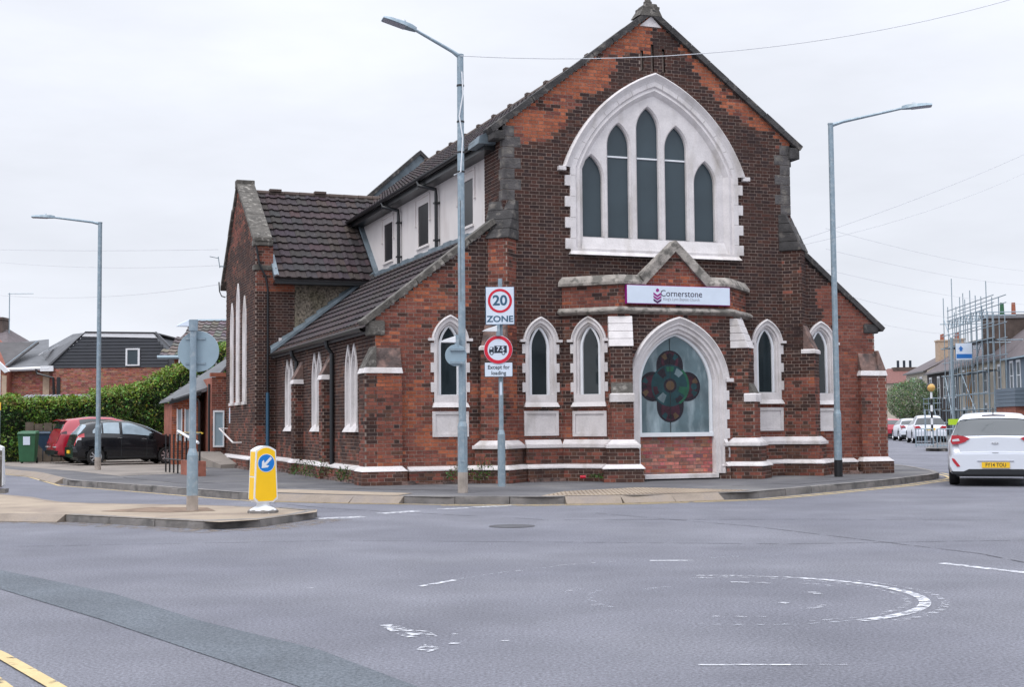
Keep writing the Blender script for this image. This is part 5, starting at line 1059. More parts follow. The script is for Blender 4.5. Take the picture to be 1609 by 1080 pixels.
o = MB(); o.lathe([(.10, .16), (.085, .13), (.09, .10), (.15, .07), (.19, .045), (.20, .0)], 20); o.build('foot', 'white_plastic', bo); o = MB(); o.lathe([(.0, .05), (.19, .05), (.215, .03), (.215, -.0)], 8, Matrix.Rotation(R(22), 4, 'Z')); o.build('base_plate', 'kerb', bo)
# second bollard and small post at the left edge of frame
KL = KM[1:18]
strip(offs(KL, -.10), .34, .0035, 'grit', 'gutter_dirt')
strip([(-8.5, 19.0), (-7.3, 19.0), (-6.5, 18.9), (-5.5, 18.25), (-3.8, 17.0), (-3.1, 17.5), (-2.5, 19.0)], .55, .0035, 'grit', 'gutter_dirt')
strip([(-9, 30), (-3, 21.5), (.5, 18.5), (4, 18.2), (9, 17.2), (16, 15.6)], .025, .0042, 'seam', 'road_seam')
strip([(-7, 14.9), (-2, 15.5), (3, 14.6), (8, 15.0)], .02, .0042, 'seam', 'road_seam')
strip([(1.2, 19.8), (3.0, 17.1), (4.6, 13.4), (5.2, 9.0)], .018, .0042, 'seam', 'road_seam')
sheet('footway_patch', [(-4.2, 26.2), (-2.0, 24.8), (-.9, 24.5), (-.8, 25.1), (-2.0, 25.5), (-4.0, 26.9)], .1245, 'footway_patch', pave)
sheet('footway_patch', [(-9.2, 31.8), (-6.9, 28.3), (-6.3, 28.6), (-8.6, 32.2)], .1245, 'footway_patch', pave)
sheet('footway_patch', [(5.4, 25.6), (7.3, 27.9), (6.9, 28.2), (5.0, 26.0)], .1245, 'footway_patch', pave)
strip([(-10, 33.2), (-7, 28.9), (-4.3, 25.9), (-1.5, 24.3), (1.2, 23.9), (3.6, 24.6), (6.5, 27.6)], .03, .1252, 'seam', 'footway_joint', pave)
for q in range(9): a = Vector((-9.4 + q * 1.05, 33.4 - q * 1.25)); strip([tuple(a), tuple(a + Vector((1.3, .75)))], .02, .1254, 'seam', 'footway_joint', pave)
b2 = empty('bollard', (-9.72, 25.3, .1), R(10), 'weathered grey and white bollard at the left edge of the island', 'bollard')
o = MB(); o.prism(bf, bol(0, .17, .15, .1, .86, .05), -.12, .12, back=True); o.build('shell', 'white_plastic', b2, bevel=.01); o = MB(); o.box(.0, .15, -.126, -.12, .12, .80); o.build('front_panel', 'coping_stone', b2); o = MB(); o.box(-.22, .22, -.18, .18, 0, .08); o.build('base_plate', 'kerb', b2)
mp_ = empty('marker_post', (-16.2, 42.4, .12), 0, 'thin post with small orange plate in front of the hedge', 'post')
o = MB(); o.tube([(0, 0, 0), (0, 0, 1.8)], .06, 8); o.build('post', 'galvanised', mp_); o = MB(); o.box(-.1, .1, -.07, -.06, 1.75, 2.0); o.build('plate', 'hand_yellow', mp_)
# ================================================================== vehicles
def pw(pts, x):
    if x <= pts[0][0]: return pts[0][1]
    for (a, b), (c, d) in zip(pts, pts[1:]):
        if x <= c:
            t = (x - a) / (c - a); t = t * t * (3 - 2 * t) if (len(pts) > 99) else t; return b + (d - b) * t
    return pts[-1][1]
def smooth_pw(pts, x, w=.06): return (pw(pts, x - w) + 2 * pw(pts, x) + pw(pts, x + w)) / 4
def car(name, label, cat, loc, heading, L, W, top, belt, low, paint, wheels, wr=.32, plan=None, glass='car_glass', side=(0, 0), rearw=(0, 0), tails='wrap', group=None, detail=True):
    """x from tail (0) to nose (L); y left; body lofted from top / belt / plan curves"""
    e = empty(name, loc, heading, label, cat, group)
    H = W / 2; plan = plan or [(0, .86), (.06, .93), (.25, .985), (.8, 1), (L - 1.1, 1), (L - .5, .95), (L - .15, .85), (L, .66)]
    def ring_(x):
        zt, zb, zl, wv = smooth_pw(top, x), smooth_pw(belt, x), pw(low, x), H * smooth_pw(plan, x, .05)
        zb = min(zb, zt - .03); g = max(0, zt - zb); rw = wv * (.97 - .30 * min(g / .55, 1) ** 1.1)
        return [Vector((x, wv * .60, zl - .02)), Vector((x, wv * .93, zl + .01)), Vector((x, wv * .985, zl + .12)), Vector((x, wv, zl + (zb - zl) * .55)), Vector((x, wv * .985, zb - .06)), Vector((x, wv * .955, zb)), Vector((x, rw + (wv * .955 - rw) * .45, zb + g * .52)), Vector((x, rw * 1.0, zt - .07 * min(1, g / .2))), Vector((x, rw * .86, zt - .022 * min(1, g / .2))), Vector((x, rw * .4, zt)), Vector((x, 0, zt + .005))]
    cache = {}
    def S(x, j):   # j in 0..10 (Catmull-Rom between ring points)
        k = round(x, 4)
        if k not in cache: cache[k] = ring_(x)
        r_ = cache[k]; i = min(int(j), 9); t = j - i; p0, p1, p2, p3 = r_[max(i - 1, 0)], r_[i], r_[i + 1], r_[min(i + 2, 10)]
        return ((p1 * 2) + (p2 - p0) * t + (p0 * 2 - p1 * 5 + p2 * 4 - p3) * t * t + (p1 * 3 - p0 - p2 * 3 + p3) * t ** 3) * .5
    xs = sorted({0., .015, .04, .08, .12, *[L * i / 70 for i in range(1, 70)], L - .08, L - .03, L}); js = [i * .5 for i in range(21)]
    b = MB()
    for sg in (1, -1):
        G = [[(lambda p: Vector((p.x - L / 2, p.y * sg, p.z)))(S(x, j)) for j in js] for x in xs]
        base = len(b.v)
        for row in G: b.v += [tuple(p) for p in row]
        for i in range(len(xs) - 1):
            for j in range(len(js) - 1):
                c = (G[i][j] + G[i + 1][j + 1]) / 2
                if js[j] < 5 and any((c.x + L / 2 - wx) ** 2 + (c.z - wr) ** 2 < (wr + .055) ** 2 for wx in wheels): continue
                q = [base + i * len(js) + j, base + (i + 1) * len(js) + j, base + (i + 1) * len(js) + j + 1, base + i * len(js) + j + 1]
                b.f.append(tuple(q if sg > 0 else q[::-1])); b.c.append(None); b.m.append(0)
        for row, fl_ in ((G[0], 0), (G[-1], 1)):
            cen = [Vector((p.x, 0, p.z)) for p in row]; b.quadstrip(row, cen)
    b.build('body', paint, e, autos=R(50))
    def patch(nm, m, x0, x1, jf, sgs=(1, -1), off=.006, nx=8, nj=6, parent=e):
        for sg in sgs:
            o = MB(); rows = []
            for i in range(nx + 1):
                x = x0 + (x1 - x0) * i / nx; ja, jb = jf(i / nx); row = []
                for j in range(nj + 1):
                    jj = ja + (jb - ja) * j / nj; p = S(x, jj); pa = S(min(x + .02, L), jj) - S(max(x - .02, 0), jj); pb = S(x, min(jj + .1, 10)) - S(x, max(jj - .1, 0)); n = pb.cross(pa)
                    n = n.normalized() if n.length > 1e-7 else Vector((0, 1, 0))
                    p = p + n * off; row.append(Vector((p.x - L / 2, p.y * sg, p.z)))
                rows.append(row)
            for i in range(nx): o.quadstrip(rows[i], rows[i + 1])
            o.build(nm, m, parent, autos=R(60))
    under = MB(); under.box(-L / 2 + .15, L / 2 - .15, -H * .82, H * .82, pw(low, L / 2) - .02, .62); under.build('underbody', 'black_plastic', e)
    # wheels
    for wx in wheels:
        for sg in (1, -1):
            wm = Matrix.Translation((wx - L / 2, sg * (H - .015), wr)) @ Matrix.Rotation(R(-90 * sg), 4, 'X')
            o = MB(); o.lathe([(wr * .64, -.20), (wr * .9, -.205), (wr * .99, -.17), (wr, -.12), (wr, -.06), (wr * .985, -.02), (wr * .9, .0), (wr * .66, -.008)], 32, wm); wo = o.build('wheel', 'tyre', e, autos=R(40))
            o = MB(); o.lathe([(wr * .66, -.008), (wr * .63, -.02), (wr * .6, -.06), (wr * .58, -.16)], 32, wm); o.lathe([(wr * .6, -.10), (0, -.10)], 24, wm, None, 1)
            for k in range(8 if cat == 'hatchback' else 5):
                a = 2 * math.pi * k / (8 if cat == 'hatchback' else 5); c_, s_ = math.cos(a), math.sin(a); w1, w2 = wr * .055, wr * .085
                o.hexa([wm @ Vector((c_ * r - s_ * t_, s_ * r + c_ * t_, z)) for z in (-.07, -.022) for r, t_ in ((wr * .12, -w1), (wr * .62, -w2), (wr * .62, w2), (wr * .12, w1))])
            o.lathe([(0, -.012), (wr * .12, -.014), (wr * .17, -.03), (wr * .17, -.1)], 12, wm); o.build('rim', ['alloy', 'black_plastic'], wo)
            o = MB(); A = []; B = []
            for k in range(17):
                a = math.pi * k / 16; A.append((wx - L / 2 + (wr + .05) * math.cos(a), sg * H * .99, wr + (wr + .05) * math.sin(a) - .02)); B.append((wx - L / 2 + (wr + .05) * math.cos(a), sg * H * .6, wr + (wr + .05) * math.sin(a) - .02))
            o.quadstrip(A, B); o.build('wheel_arch', 'black_plastic', e)
    return e, S, patch, L
def plate(e, x, z, txt, m='plate_yellow', wd=.52):
    o = MB(); o.box(x - .012, x, -wd / 2, wd / 2, z - .055, z + .055); p = o.build('number_plate', m, e)
    if txt: text('lettering', txt, .105, Matrix(((0, 0, -1, x - .013), (-1, 0, 0, 0), (0, 1, 0, z), (0, 0, 0, 1))), 'sign_black', p, .001, .82, .0015)
# white hatchback driving away (right edge)
L_ = 4.3
hd = R(90 - 18)
e, S, patch, L = car('car', 'white hatchback seen from behind turning into the side street', 'car', (9.50 + .66, 26.55 + 2.04, 0), hd, 4.30, 1.79,
    [(0, .60), (.03, .64), (.05, .92), (.14, .97), (.50, 1.34), (.62, 1.40), (1.2, 1.465), (2.1, 1.465), (2.7, 1.36), (3.45, 1.02), (4.0, .88), (4.3, .68)],
    [(0, .93), (.4, .93), (2.6, .90), (3.5, .87), (4.3, .6)], [(0, .27), (.5, .22), (3.8, .2), (4.3, .22)], 'paint_white', (.82, 3.45), .315)
patch('rear_window', 'car_glass', .165, .50, lambda t: (7.1 - .25 * t, 10), off=.008)
patch('spoiler', 'paint_white', .50, .66, lambda t: (7.0, 10), off=.02)
patch('side_window', 'car_glass', .85, 3.0, lambda t: (5.35, 7.0 - .3 * abs(t - .4)), off=.006, nx=16)
def rear_piece(nm, m, yz, x0, x1, e=e, L=L, bevel=.006, both=True):
    for sg in ((1, -1) if both else (1,)):
        o = MB(); fr = frame((-L / 2 + x0, 0), (0, sg), (-1, 0)); o.prism(fr, yz, x0 - x1, 0, back=True); o.build(nm, m, e, bevel=bevel)
rear_piece('bumper', 'paint_white', [(0, .27), (.80, .30), (.86, .42), (.85, .58), (.78, .63), (0, .64)], -.03, .12, bevel=.03)
rear_piece('tailgate', 'paint_white', [(0, .60), (.50, .60), (.66, .70), (.70, .90), (.62, .955), (0, .975)], .01, .15, bevel=.025)
rear_piece('tail_light', 'lamp_red', [(.47, .95), (.56, .88), (.66, .845), (.80, .835), (.83, .88), (.81, 1.01), (.70, 1.015), (.56, .99)], -.012, .16, bevel=.012)
rear_piece('tail_light_lens', 'lamp_clear', [(.66, .90), (.80, .89), (.80, .93), (.68, .95)], -.018, .10, bevel=.004)
rear_piece('fog_lamp', 'lamp_red', [(.66, .40), (.72, .39), (.80, .50), (.82, .56), (.77, .55)], -.04, .05)
rear_piece('diffuser', 'black_plastic', [(0, .24), (.78, .24), (.84, .30), (.60, .30), (.50, .345), (0, .345)], -.042, .05)
rear_piece('badge', 'chrome', [(0, .835), (.05, .84), (.068, .855), (.05, .87), (0, .875)], -.004, .02, bevel=.004)
rear_piece('badge_centre', 'paint_white', [(0.008, .845), (.035, .848), (.05, .855), (.035, .862), (.008, .865)], -.0065, .0, bevel=0)
rear_piece('boot_handle', 'black_plastic', [(0, .655), (.05, .655), (.065, .665), (0, .665)], -.002, .02, bevel=.002)
rear_piece('brake_light', 'stain_red', [(0, 1.395), (.22, 1.392), (.22, 1.41), (0, 1.42)], .545, .62, bevel=.002)
o = MB(); o.tube([(-L / 2 + .30, .30, 1.06), (-L / 2 + .26, .0, 1.045), (-L / 2 + .24, -.28, 1.05)], .012, 5); o.build('wiper', 'black_plastic', e)
o = MB(); o.tube([(-L / 2 + .78, 0, 1.43), (-L / 2 + .66, 0, 1.56)], .012, 5); o.build('aerial', 'black_plastic', e); plate(e, -L / 2 - .042, .425, 'FY14 TOU')
o = MB(); o.box(-L / 2 - .046, -L / 2 - .02, -.34, .34, .50, .512); o.build('plate_recess', 'text_grey', e)
# black hatchback on the forecourt
e, S, patch, L = car('car', 'small black five-door hatchback parked on the church forecourt', 'hatchback', (-12.42, 43.2, .124), R(90 - 62), 3.75, 1.69,
    [(0, .62), (.04, .70), (.10, 1.02), (.42, 1.40), (.60, 1.455), (1.2, 1.52), (1.9, 1.50), (2.4, 1.36), (3.0, 1.06), (3.4, .93), (3.75, .66)],
    [(0, .98), (.6, 1.0), (2.6, .90), (3.2, .84), (3.75, .6)], [(0, .28), (.5, .2), (3.3, .2), (3.75, .24)], 'paint_black', (.72, 3.12), .30, plan=[(0, .84), (.06, .92), (.25, .98), (.8, 1), (2.7, 1), (3.3, .95), (3.6, .84), (3.75, .62)])
e.scale = (.92, .92, .92)
patch('rear_window', 'car_glass_clear', .14, .42, lambda t: (7.0, 10), off=.008)
patch('rear_quarter_window', 'car_glass_clear', .62, .92, lambda t: (5.4, 5.7 + 1.3 * t), off=.008); patch('side_window', 'car_glass_clear', .98, 1.52, lambda t: (5.4, 7.0), off=.008); patch('side_window', 'car_glass_clear', 1.62, 2.62, lambda t: (5.4, 7.0 - .9 * t * t), off=.008, nx=12)
patch('windscreen', 'car_glass_clear', 2.45, 2.98, lambda t: (7.3, 10), off=.006)
patch('tail_light', 'lamp_red', .03, .34, lambda t: (4.0 + .2 * t, 5.6), off=.012); patch('tail_light_lens', 'lamp_clear', .08, .24, lambda t: (3.7, 4.1), off=.014)
for xx in (.80, 1.56, 2.42): patch('door_seam', 'car_glass', xx, xx + .012, lambda t: (1.8, 5.2), off=.004, nx=1)
patch('headlight', 'lamp_clear', 3.25, 3.6, lambda t: (4.2, 5.5), off=.01); patch('sill_trim', 'black_plastic', 1.1, 2.75, lambda t: (1.0, 1.9), off=.012)
for xx in (1.42, 2.25): patch('door_handle', 'chrome', xx, xx + .16, lambda t: (4.15, 4.35), off=.02, nx=2)
for sg in (1, -1): o = MB(); o.hexa([(.62, sg * .83, .94), (.78, sg * .83, .94), (.78, sg * 1.0, .97), (.66, sg * 1.0, .97), (.62, sg * .83, 1.06), (.78, sg * .83, 1.06), (.76, sg * 1.0, 1.09), (.66, sg * 1.0, 1.09)]); o.build('wing_mirror', 'paint_black', e, bevel=.02)
rear_piece('bumper', 'paint_black', [(0, .28), (.76, .30), (.80, .45), (.76, .62), (0, .64)], -.03, .12, e, L, .03); plate(e, -L / 2 - .04, .46, '', wd=.50)
# red crossover behind it
e, S, patch, L = car('car', 'dark red crossover parked beyond the black hatchback', 'car', (-13.5, 45.7, .124), R(90 - 60), 4.3, 1.82,
    [(0, .66), (.05, .80), (.16, 1.12), (.30, 1.42), (.42, 1.54), (1.2, 1.63), (1.9, 1.61), (2.6, 1.42), (3.2, 1.10), (3.8, .98), (4.3, .72)],
    [(0, 1.05), (2.8, .98), (3.5, .92), (4.3, .65)], [(0, .32), (.5, .24), (3.8, .24), (4.3, .3)], 'paint_red', (.85, 3.45), .33)
e.scale = (.97, .95, .95)
patch('rear_window', 'car_glass', .20, .38, lambda t: (7.4, 10)); patch('side_window', 'car_glass', .8, 2.95, lambda t: (5.4, 7.0 - .4 * t), nx=14); patch('tail_light', 'stain_red', .02, .35, lambda t: (4.5, 5.4), off=.012); patch('roof_rail', 'black_plastic', .9, 2.6, lambda t: (7.85, 8.05), off=.03); patch('windscreen', 'car_glass', 2.55, 3.15, lambda t: (7.3, 10)); patch('headlight', 'lamp_clear', 3.7, 4.1, lambda t: (4.4, 5.6), off=.01)
rear_piece('bumper', 'black_plastic', [(0, .30), (.80, .32), (.84, .45), (0, .48)], -.04, .1, e, L, .02); rear_piece('reflector', 'lamp_clear', [(.5, .56), (.8, .56), (.8, .60), (.5, .60)], -.045, .05, e, L, .0)
rear_piece('spoiler', 'paint_red', [(0, 1.50), (.62, 1.46), (.62, 1.49), (0, 1.54)], .18, .5, e, L, .01)
# cars parked far down the street
def far_car(label, loc, hd_, paint, h=1.5, Ln=4.3, Wd=1.8, glass='car_glass'):
    e, S, patch, L = car('car', label, 'car', loc, hd_, Ln, Wd, [(0, .66), (.05, .80), (.13, 1.0), (.42, h - .13), (.6, h - .04), (1.2, h), (1.9, h - .02), (2.6, h - .2), (3.2, 1.0), (3.8, .9), (Ln, .68)], [(0, .98), (2.8, .93), (3.5, .88), (Ln, .6)], [(0, .3), (.5, .24), (3.8, .24), (Ln, .3)], paint, (.85, 3.45), .34, group='cars parked down the terrace street')
    patch('rear_window', glass, .16, .42, lambda t: (7.0, 10)); patch('side_window', 'car_glass', .8, 2.95, lambda t: (5.4, 7.0), nx=10); patch('tail_light', 'lamp_red', .02, .28, lambda t: (4.3, 5.5), off=.014)
    rear_piece('bumper', paint, [(0, .35), (.80, .36), (.84, .5), (.8, .64), (0, .66)], -.03, .12, e, L, .02); rear_piece('lower_bumper', 'black_plastic', [(0, .28), (.78, .28), (.80, .40), (0, .42)], -.05, .1, e, L, 0)
    rear_piece('lamp_panel', 'lamp_red', [(.50, .86), (.82, .84), (.84, .96), (.62, .98)], -.01, .1, e, L, .005); return e
e1 = far_car('white sport utility car parked nearest, behind the pedestrian barrier', (23.75, 77.5, 0), R(80), 'paint_white', 1.58, 4.4, 1.86); plate(e1, -2.26, .80, '')
far_car('small white car parked between the red car and the large white one', (25.2, 85.6, 0), R(82), 'paint_white', 1.42, 4.1, 1.72)
far_car('red hatchback parked beside the church corner down the street', (25.75, 92.5, 0), R(82), 'paint_red', 1.44, 4.2, 1.76)
far_car('white car farthest along the street beyond the red hatchback', (27.6, 101.5, 0), R(82), 'paint_white', 1.5, 4.3, 1.8)
# ================================================================== bins
def wheelie(loc, rz, m, label, paper=False):
    e = empty('wheelie_bin', loc, rz, label, 'bin', 'wheelie bins by the hedge'); o = MB()
    o.hexa([(-.24, -.26, .05), (.24, -.26, .05), (.24, .22, .05), (-.24, .22, .05), (-.29, -.36, .98), (.29, -.36, .98), (.29, .32, .98), (-.29, .32, .98)]); o.build('tub', m, e, bevel=.02)
    o = MB(); o.hexa([(-.31, -.40, .98), (.31, -.40, .98), (.31, .36, .98), (-.31, .36, .98), (-.27, -.34, 1.06), (.27, -.34, 1.06), (.27, .34, 1.09), (-.27, .34, 1.09)]); o.build('lid', m, e, bevel=.02)
    for sg in (-1, 1): o = MB(); o.lathe([(0, -.025), (.1, -.025), (.1, .025), (0, .025)], 16, Matrix.Translation((sg * .24, .25, .1)) @ Matrix.Rotation(R(90), 4, 'Y')); o.build('wheel', 'tyre', e)
    if paper: o = MB(); o.hexa([(-.11, -.345, .62), (.11, -.345, .62), (.11, -.33, .62), (-.11, -.33, .62), (-.11, -.372, .90), (.11, -.372, .90), (.11, -.35, .90), (-.11, -.35, .90)]); o.build('notice', 'sign_white', e)
wheelie((-16.25, 45.2, .12), R(10), 'bin_green', 'green wheelie bin with white notice in front of the hedge', True)
wheelie((-16.25, 46.75, .12), R(5), 'bin_blue', 'dark blue wheelie bin behind the red car')
# ================================================================== hedge with old fence
hedge = empty('hedge', (-15, 47, .12), 0, 'tall dense green hedge behind the parked cars', 'hedge')
HP = [(-28., 46.5, 2.05), (-22., 46.5, 2.1), (-17.6, 47.0, 2.15), (-15.6, 48.0, 2.2), (-14.6, 48.8, 2.45), (-14.1, 50.0, 2.6), (-13.5, 50.6, 2.95), (-12.9, 51.2, 3.35), (-12.0, 52.0, 3.75), (-11.2, 52.6, 4.35), (-10.3, 53.5, 4.6), (-8.5, 54.5, 4.6)]
rg = random.Random(11); lf = MB(); corez = MB()
acc = [0.]
for a, b in zip(HP, HP[1:]): acc.append(acc[-1] + math.hypot(b[0] - a[0], b[1] - a[1]))
def hat(s):
    for i in range(len(HP) - 1):
        if s <= acc[i + 1] or i == len(HP) - 2:
            t = (s - acc[i]) / (acc[i + 1] - acc[i]); a, b = HP[i], HP[i + 1]; dx, dy = b[0] - a[0], b[1] - a[1]; l = math.hypot(dx, dy); return a[0] + dx * t, a[1] + dy * t, a[2] + (b[2] - a[2]) * t, dy / l, -dx / l
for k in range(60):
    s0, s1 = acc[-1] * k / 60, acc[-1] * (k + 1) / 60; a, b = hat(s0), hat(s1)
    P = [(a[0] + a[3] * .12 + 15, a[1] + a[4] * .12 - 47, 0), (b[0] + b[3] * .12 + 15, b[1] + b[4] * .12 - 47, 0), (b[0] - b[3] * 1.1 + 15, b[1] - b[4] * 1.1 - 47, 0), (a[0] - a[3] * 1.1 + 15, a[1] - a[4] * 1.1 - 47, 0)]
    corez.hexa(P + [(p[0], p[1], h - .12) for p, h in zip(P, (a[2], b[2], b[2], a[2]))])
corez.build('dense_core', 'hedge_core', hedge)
for k in range(46000):
    s = rg.uniform(0, acc[-1]); x, y, h, nx, ny = hat(s); top_ = rg.random() < .32
    lump = .22 * nz(s * 1.1, 0, 2.) + .12 * nz(s * 3.3, 5., 2.)
    if top_: q = rg.uniform(-1.0, .35); z = h + lump + rg.uniform(-.12, .1) - .5 * max(0, q - .1)
    else: z = (h + lump) * rg.random() ** .85; q = .32 + .16 * nz(s * 2.2, z * 2.2, 7.) + rg.uniform(-.14, .06) - .25 * sm(z, h - .4, h)
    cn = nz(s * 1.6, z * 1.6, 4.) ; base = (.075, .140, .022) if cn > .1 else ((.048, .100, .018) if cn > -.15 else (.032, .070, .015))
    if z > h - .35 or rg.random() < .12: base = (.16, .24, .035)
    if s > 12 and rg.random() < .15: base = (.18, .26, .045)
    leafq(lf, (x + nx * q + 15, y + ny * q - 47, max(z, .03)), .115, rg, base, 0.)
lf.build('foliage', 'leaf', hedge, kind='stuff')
of = empty('timber_fence', (-10.9, 50.6, .12), R(35), 'old grey timber boards below the hedge beside the annex', 'fence')
for i in range(10): o = MB(); o.box(-1.3 + i * .26, -1.06 + i * .26, -.02, .02, 0, 1.75 + rnd.uniform(-.04, .04)); o.build('board', 'timber_fence', of)
of = empty('timber_fence', (-15.6, 46.6, .12), R(12), 'old grey timber boards showing between the two bins', 'fence')
for i in range(9): o = MB(); o.box(-1.2 + i * .3, -.93 + i * .3, -.02, .02, 0, 1.35 + rnd.uniform(-.04, .04)); o.build('board', 'timber_fence', of)
# ================================================================== houses on the left
hl = empty('house', (-18, 62, 0), 0, 'brick house with black boarded loft storey behind the hedge', 'house')
def hp(name, m, fn, parent=hl, bevel=0): o = MB(); fn(o); return o.build(name, m, parent, bevel=bevel)
W0 = frame((18, 0), (1, 0), (0, -1))      # world x as s, plane y = 62
hp('wall', 'far_brick', lambda o: (W0 and o.prism(W0, [(-21.2, -.0), (-21.2, 4.05), (-15.9, 4.05), (-15.9, 0)], -7, 0)))
bH = MB(); mH = MB(); cH = lambda a, b, q: tuple(v * q.uniform(.8, 1.2) for v in q.choice([(.34, .13, .095), (.30, .11, .08), (.38, .15, .11), (.24, .09, .07), (.40, .19, .14)]))
for fr_, lp in ((lambda s_, d, z: W0(s_, d + .01, z), [(-21.2, 1.8), (-21.2, 4.04), (-15.9, 4.04), (-15.9, 1.8)]), (frame((18, .3), (1, 0), (0, -1)), [(-23.6, 1.8), (-23.6, 3.93), (-21.2, 3.93), (-21.2, 1.8)]), (frame((18.75, -.41), (1, 0), (0, -1)), [(-28.6, 1.8), (-28.6, 3.9), (-26.4, 6.1), (-24.0, 3.88), (-24.0, 1.8)])):
    brickwork(bH, mH, fr_, [lp], cH, seed=120, singles=False)
for b in ALLB: emit_brick(bH, b)
ALLB.clear(); bH.build('brickwork', 'brick', hl, kind='stuff'); mH.build('mortar_bed', 'mortar', hl, kind='stuff')
clad = [(-21.3, 4.05), (-21.3, 4.18), (-19.75, 5.58), (-16.62, 5.52), (-16.1, 4.95), (-15.9, 4.7), (-15.9, 4.05)]
z = 4.05
while z < 5.6:
    iv = scan([clad], z + .04)
    for a, b in iv: hp('cladding_board', 'cladding', lambda o: o.hexa([W0(a, .045, z), W0(b, .045, z), W0(b, -.1, z), W0(a, -.1, z), W0(a, .015, z + .146), W0(b, .015, z + .146), W0(b, -.1, z + .146), W0(a, -.1, z + .146)]))
    z += .15
hp('cladding_backing', 'cladding', lambda o: o.prism(W0, clad, -6, -.02, back=True))
hp('fascia', 'white_plastic', lambda o: o.prism(W0, [(-19.86, 5.50), (-19.72, 5.66), (-16.55, 5.60), (-16.42, 5.40)], -.1, .07)); hp('roof_edge', 'black_plastic', lambda o: o.prism(W0, [(-19.76, 5.66), (-19.7, 5.73), (-16.5, 5.67), (-16.52, 5.61)], -6, .1))
hp('verge', 'slate', lambda o: (o.prism(W0, [(-21.35, 4.12), (-19.78, 5.64), (-19.70, 5.70), (-21.38, 4.22)], -.1, .10), o.prism(W0, [(-16.5, 5.62), (-15.85, 4.95), (-15.8, 5.02), (-16.45, 5.70)], -.1, .10)))
wn = hp('window', 'white_plastic', lambda o: (o.fbox(W0, -18.0 + .17, -17.35 + .17, .02, .09, 4.12, 4.18), o.fbox(W0, -17.83, -17.18, .02, .09, 4.86, 4.93), o.fbox(W0, -17.83, -17.75, .02, .088, 4.18, 4.86), o.fbox(W0, -17.27, -17.18, .02, .088, 4.18, 4.86))); hp('pane', 'glass_grey', lambda o: o.fbox(W0, -17.75, -17.27, .03, .06, 4.18, 4.86), wn)
# slate roof falling to the left, with rooflight, and the cross wing
def q4(o, P, t=.08): o.hexa([Vector(p) - Vector((0, 0, t)) for p in P] + [Vector(p) for p in P])
WX = 18
hp('roof', 'slate', lambda o: q4(o, [(-21.4 + WX, 0, 4.15), (-19.75 + WX, 0, 5.68), (-22.6 + WX, 7, 6.1), (-24.6 + WX, 4, 4.25)]))
hp('roof', 'slate', lambda o: q4(o, [(-23.6 + WX, .2, 4.02), (-21.4 + WX, 0.0, 4.13), (-23.3 + WX, 5.5, 5.75), (-24.9 + WX, 5.5, 5.6)]))
hp('roof', 'slate_dark', lambda o: q4(o, [(-26.3 + WX, .3, 4.0), (-23.55 + WX, .1, 4.02), (-22.7 + WX, 2.4, 5.42), (-27.0 + WX, 2.4, 5.42)]))
hp('valley_flashing', 'galvanised', lambda o: o.tube([(-23.57 + WX, .05, 4.08), (-22.75 + WX, 2.3, 5.46)], .018, 5))
rlf = hp('rooflight', 'white_plastic', lambda o: q4(o, [(-22.22 + WX, .98, 4.72), (-21.98 + WX, .90, 4.85), (-21.55 + WX, 1.9, 5.28), (-21.75 + WX, 1.98, 5.2)], .03))
hp('eaves', 'white_plastic', lambda o: (o.tube([(-23.7 + WX, .05, 3.98), (-21.35 + WX, -.05, 4.05)], .09, 5), o.box(-21.75 + WX, -21.15 + WX, -.12, .0, 3.9, 4.15)))
hp('bay_wall', 'far_brick', lambda o: (o.box(-24.1 + WX, -21.2 + WX, .32, 4, 0, 3.95)))
hp('quoin_strip', 'buff_brick', lambda o: (o.box(-21.75 + WX, -21.45 + WX, .25, .3, 0, 3.9), o.box(-23.85 + WX, -23.6 + WX, .22, .3, 0, 3.9), o.box(-24.1 + WX, -21.3 + WX, .26, .30, 2.22, 2.42)))
hp('downpipe', 'black_plastic', lambda o: (o.tube([(-21.95 + WX, -.05, 4.0), (-21.9 + WX, -.08, 3.8), (-21.15 + WX, -.1, 3.6), (-21.08 + WX, -.1, 2.2)], .06, 6), o.box(-21.0 + WX, -20.85 + WX, -.06, 0, 2.2, 3.62)))
hp('wall_pipe', 'black_plastic', lambda o: o.tube([(-20.7 + WX, -.08, 2.62), (-19.3 + WX, -.08, 2.75)], .04, 6))
gg = frame((WX + .75, -.4), (1, 0), (0, -1))
hp('gable_wall', 'far_brick', lambda o: o.prism(gg, [(-28.6, 0), (-28.6, 3.9), (-26.4, 6.2), (-23.95, 3.9), (-23.95, 0)], -4, 0)); hp('barge_board', 'white_plastic', lambda o: (o.prism(gg, [(-24.0, 3.82), (-26.4, 6.22), (-26.4, 6.42), (-23.8, 3.90)], -.1, .08)))
w2 = hp('window', 'white_plastic', lambda o: (o.fbox(gg, -25.6, -24.2, 0, .05, 2.55, 4.15))); 
for a, b in ((-25.5, -24.72), (-24.66, -24.28)):
    for z0, z1 in ((2.65, 3.45), (3.55, 4.05)): hp('pane', 'car_glass_clear', lambda o: o.fbox(gg, a, b, .05, .055, z0, z1), w2)
hp('string_course', 'buff_brick', lambda o: o.fbox(gg, -28, -23.95, 0, .03, 1.95, 2.15)); hp('quoin_strip', 'buff_brick', lambda o: o.fbox(gg, -24.15, -23.93, 0, .03, 0, 3.7))
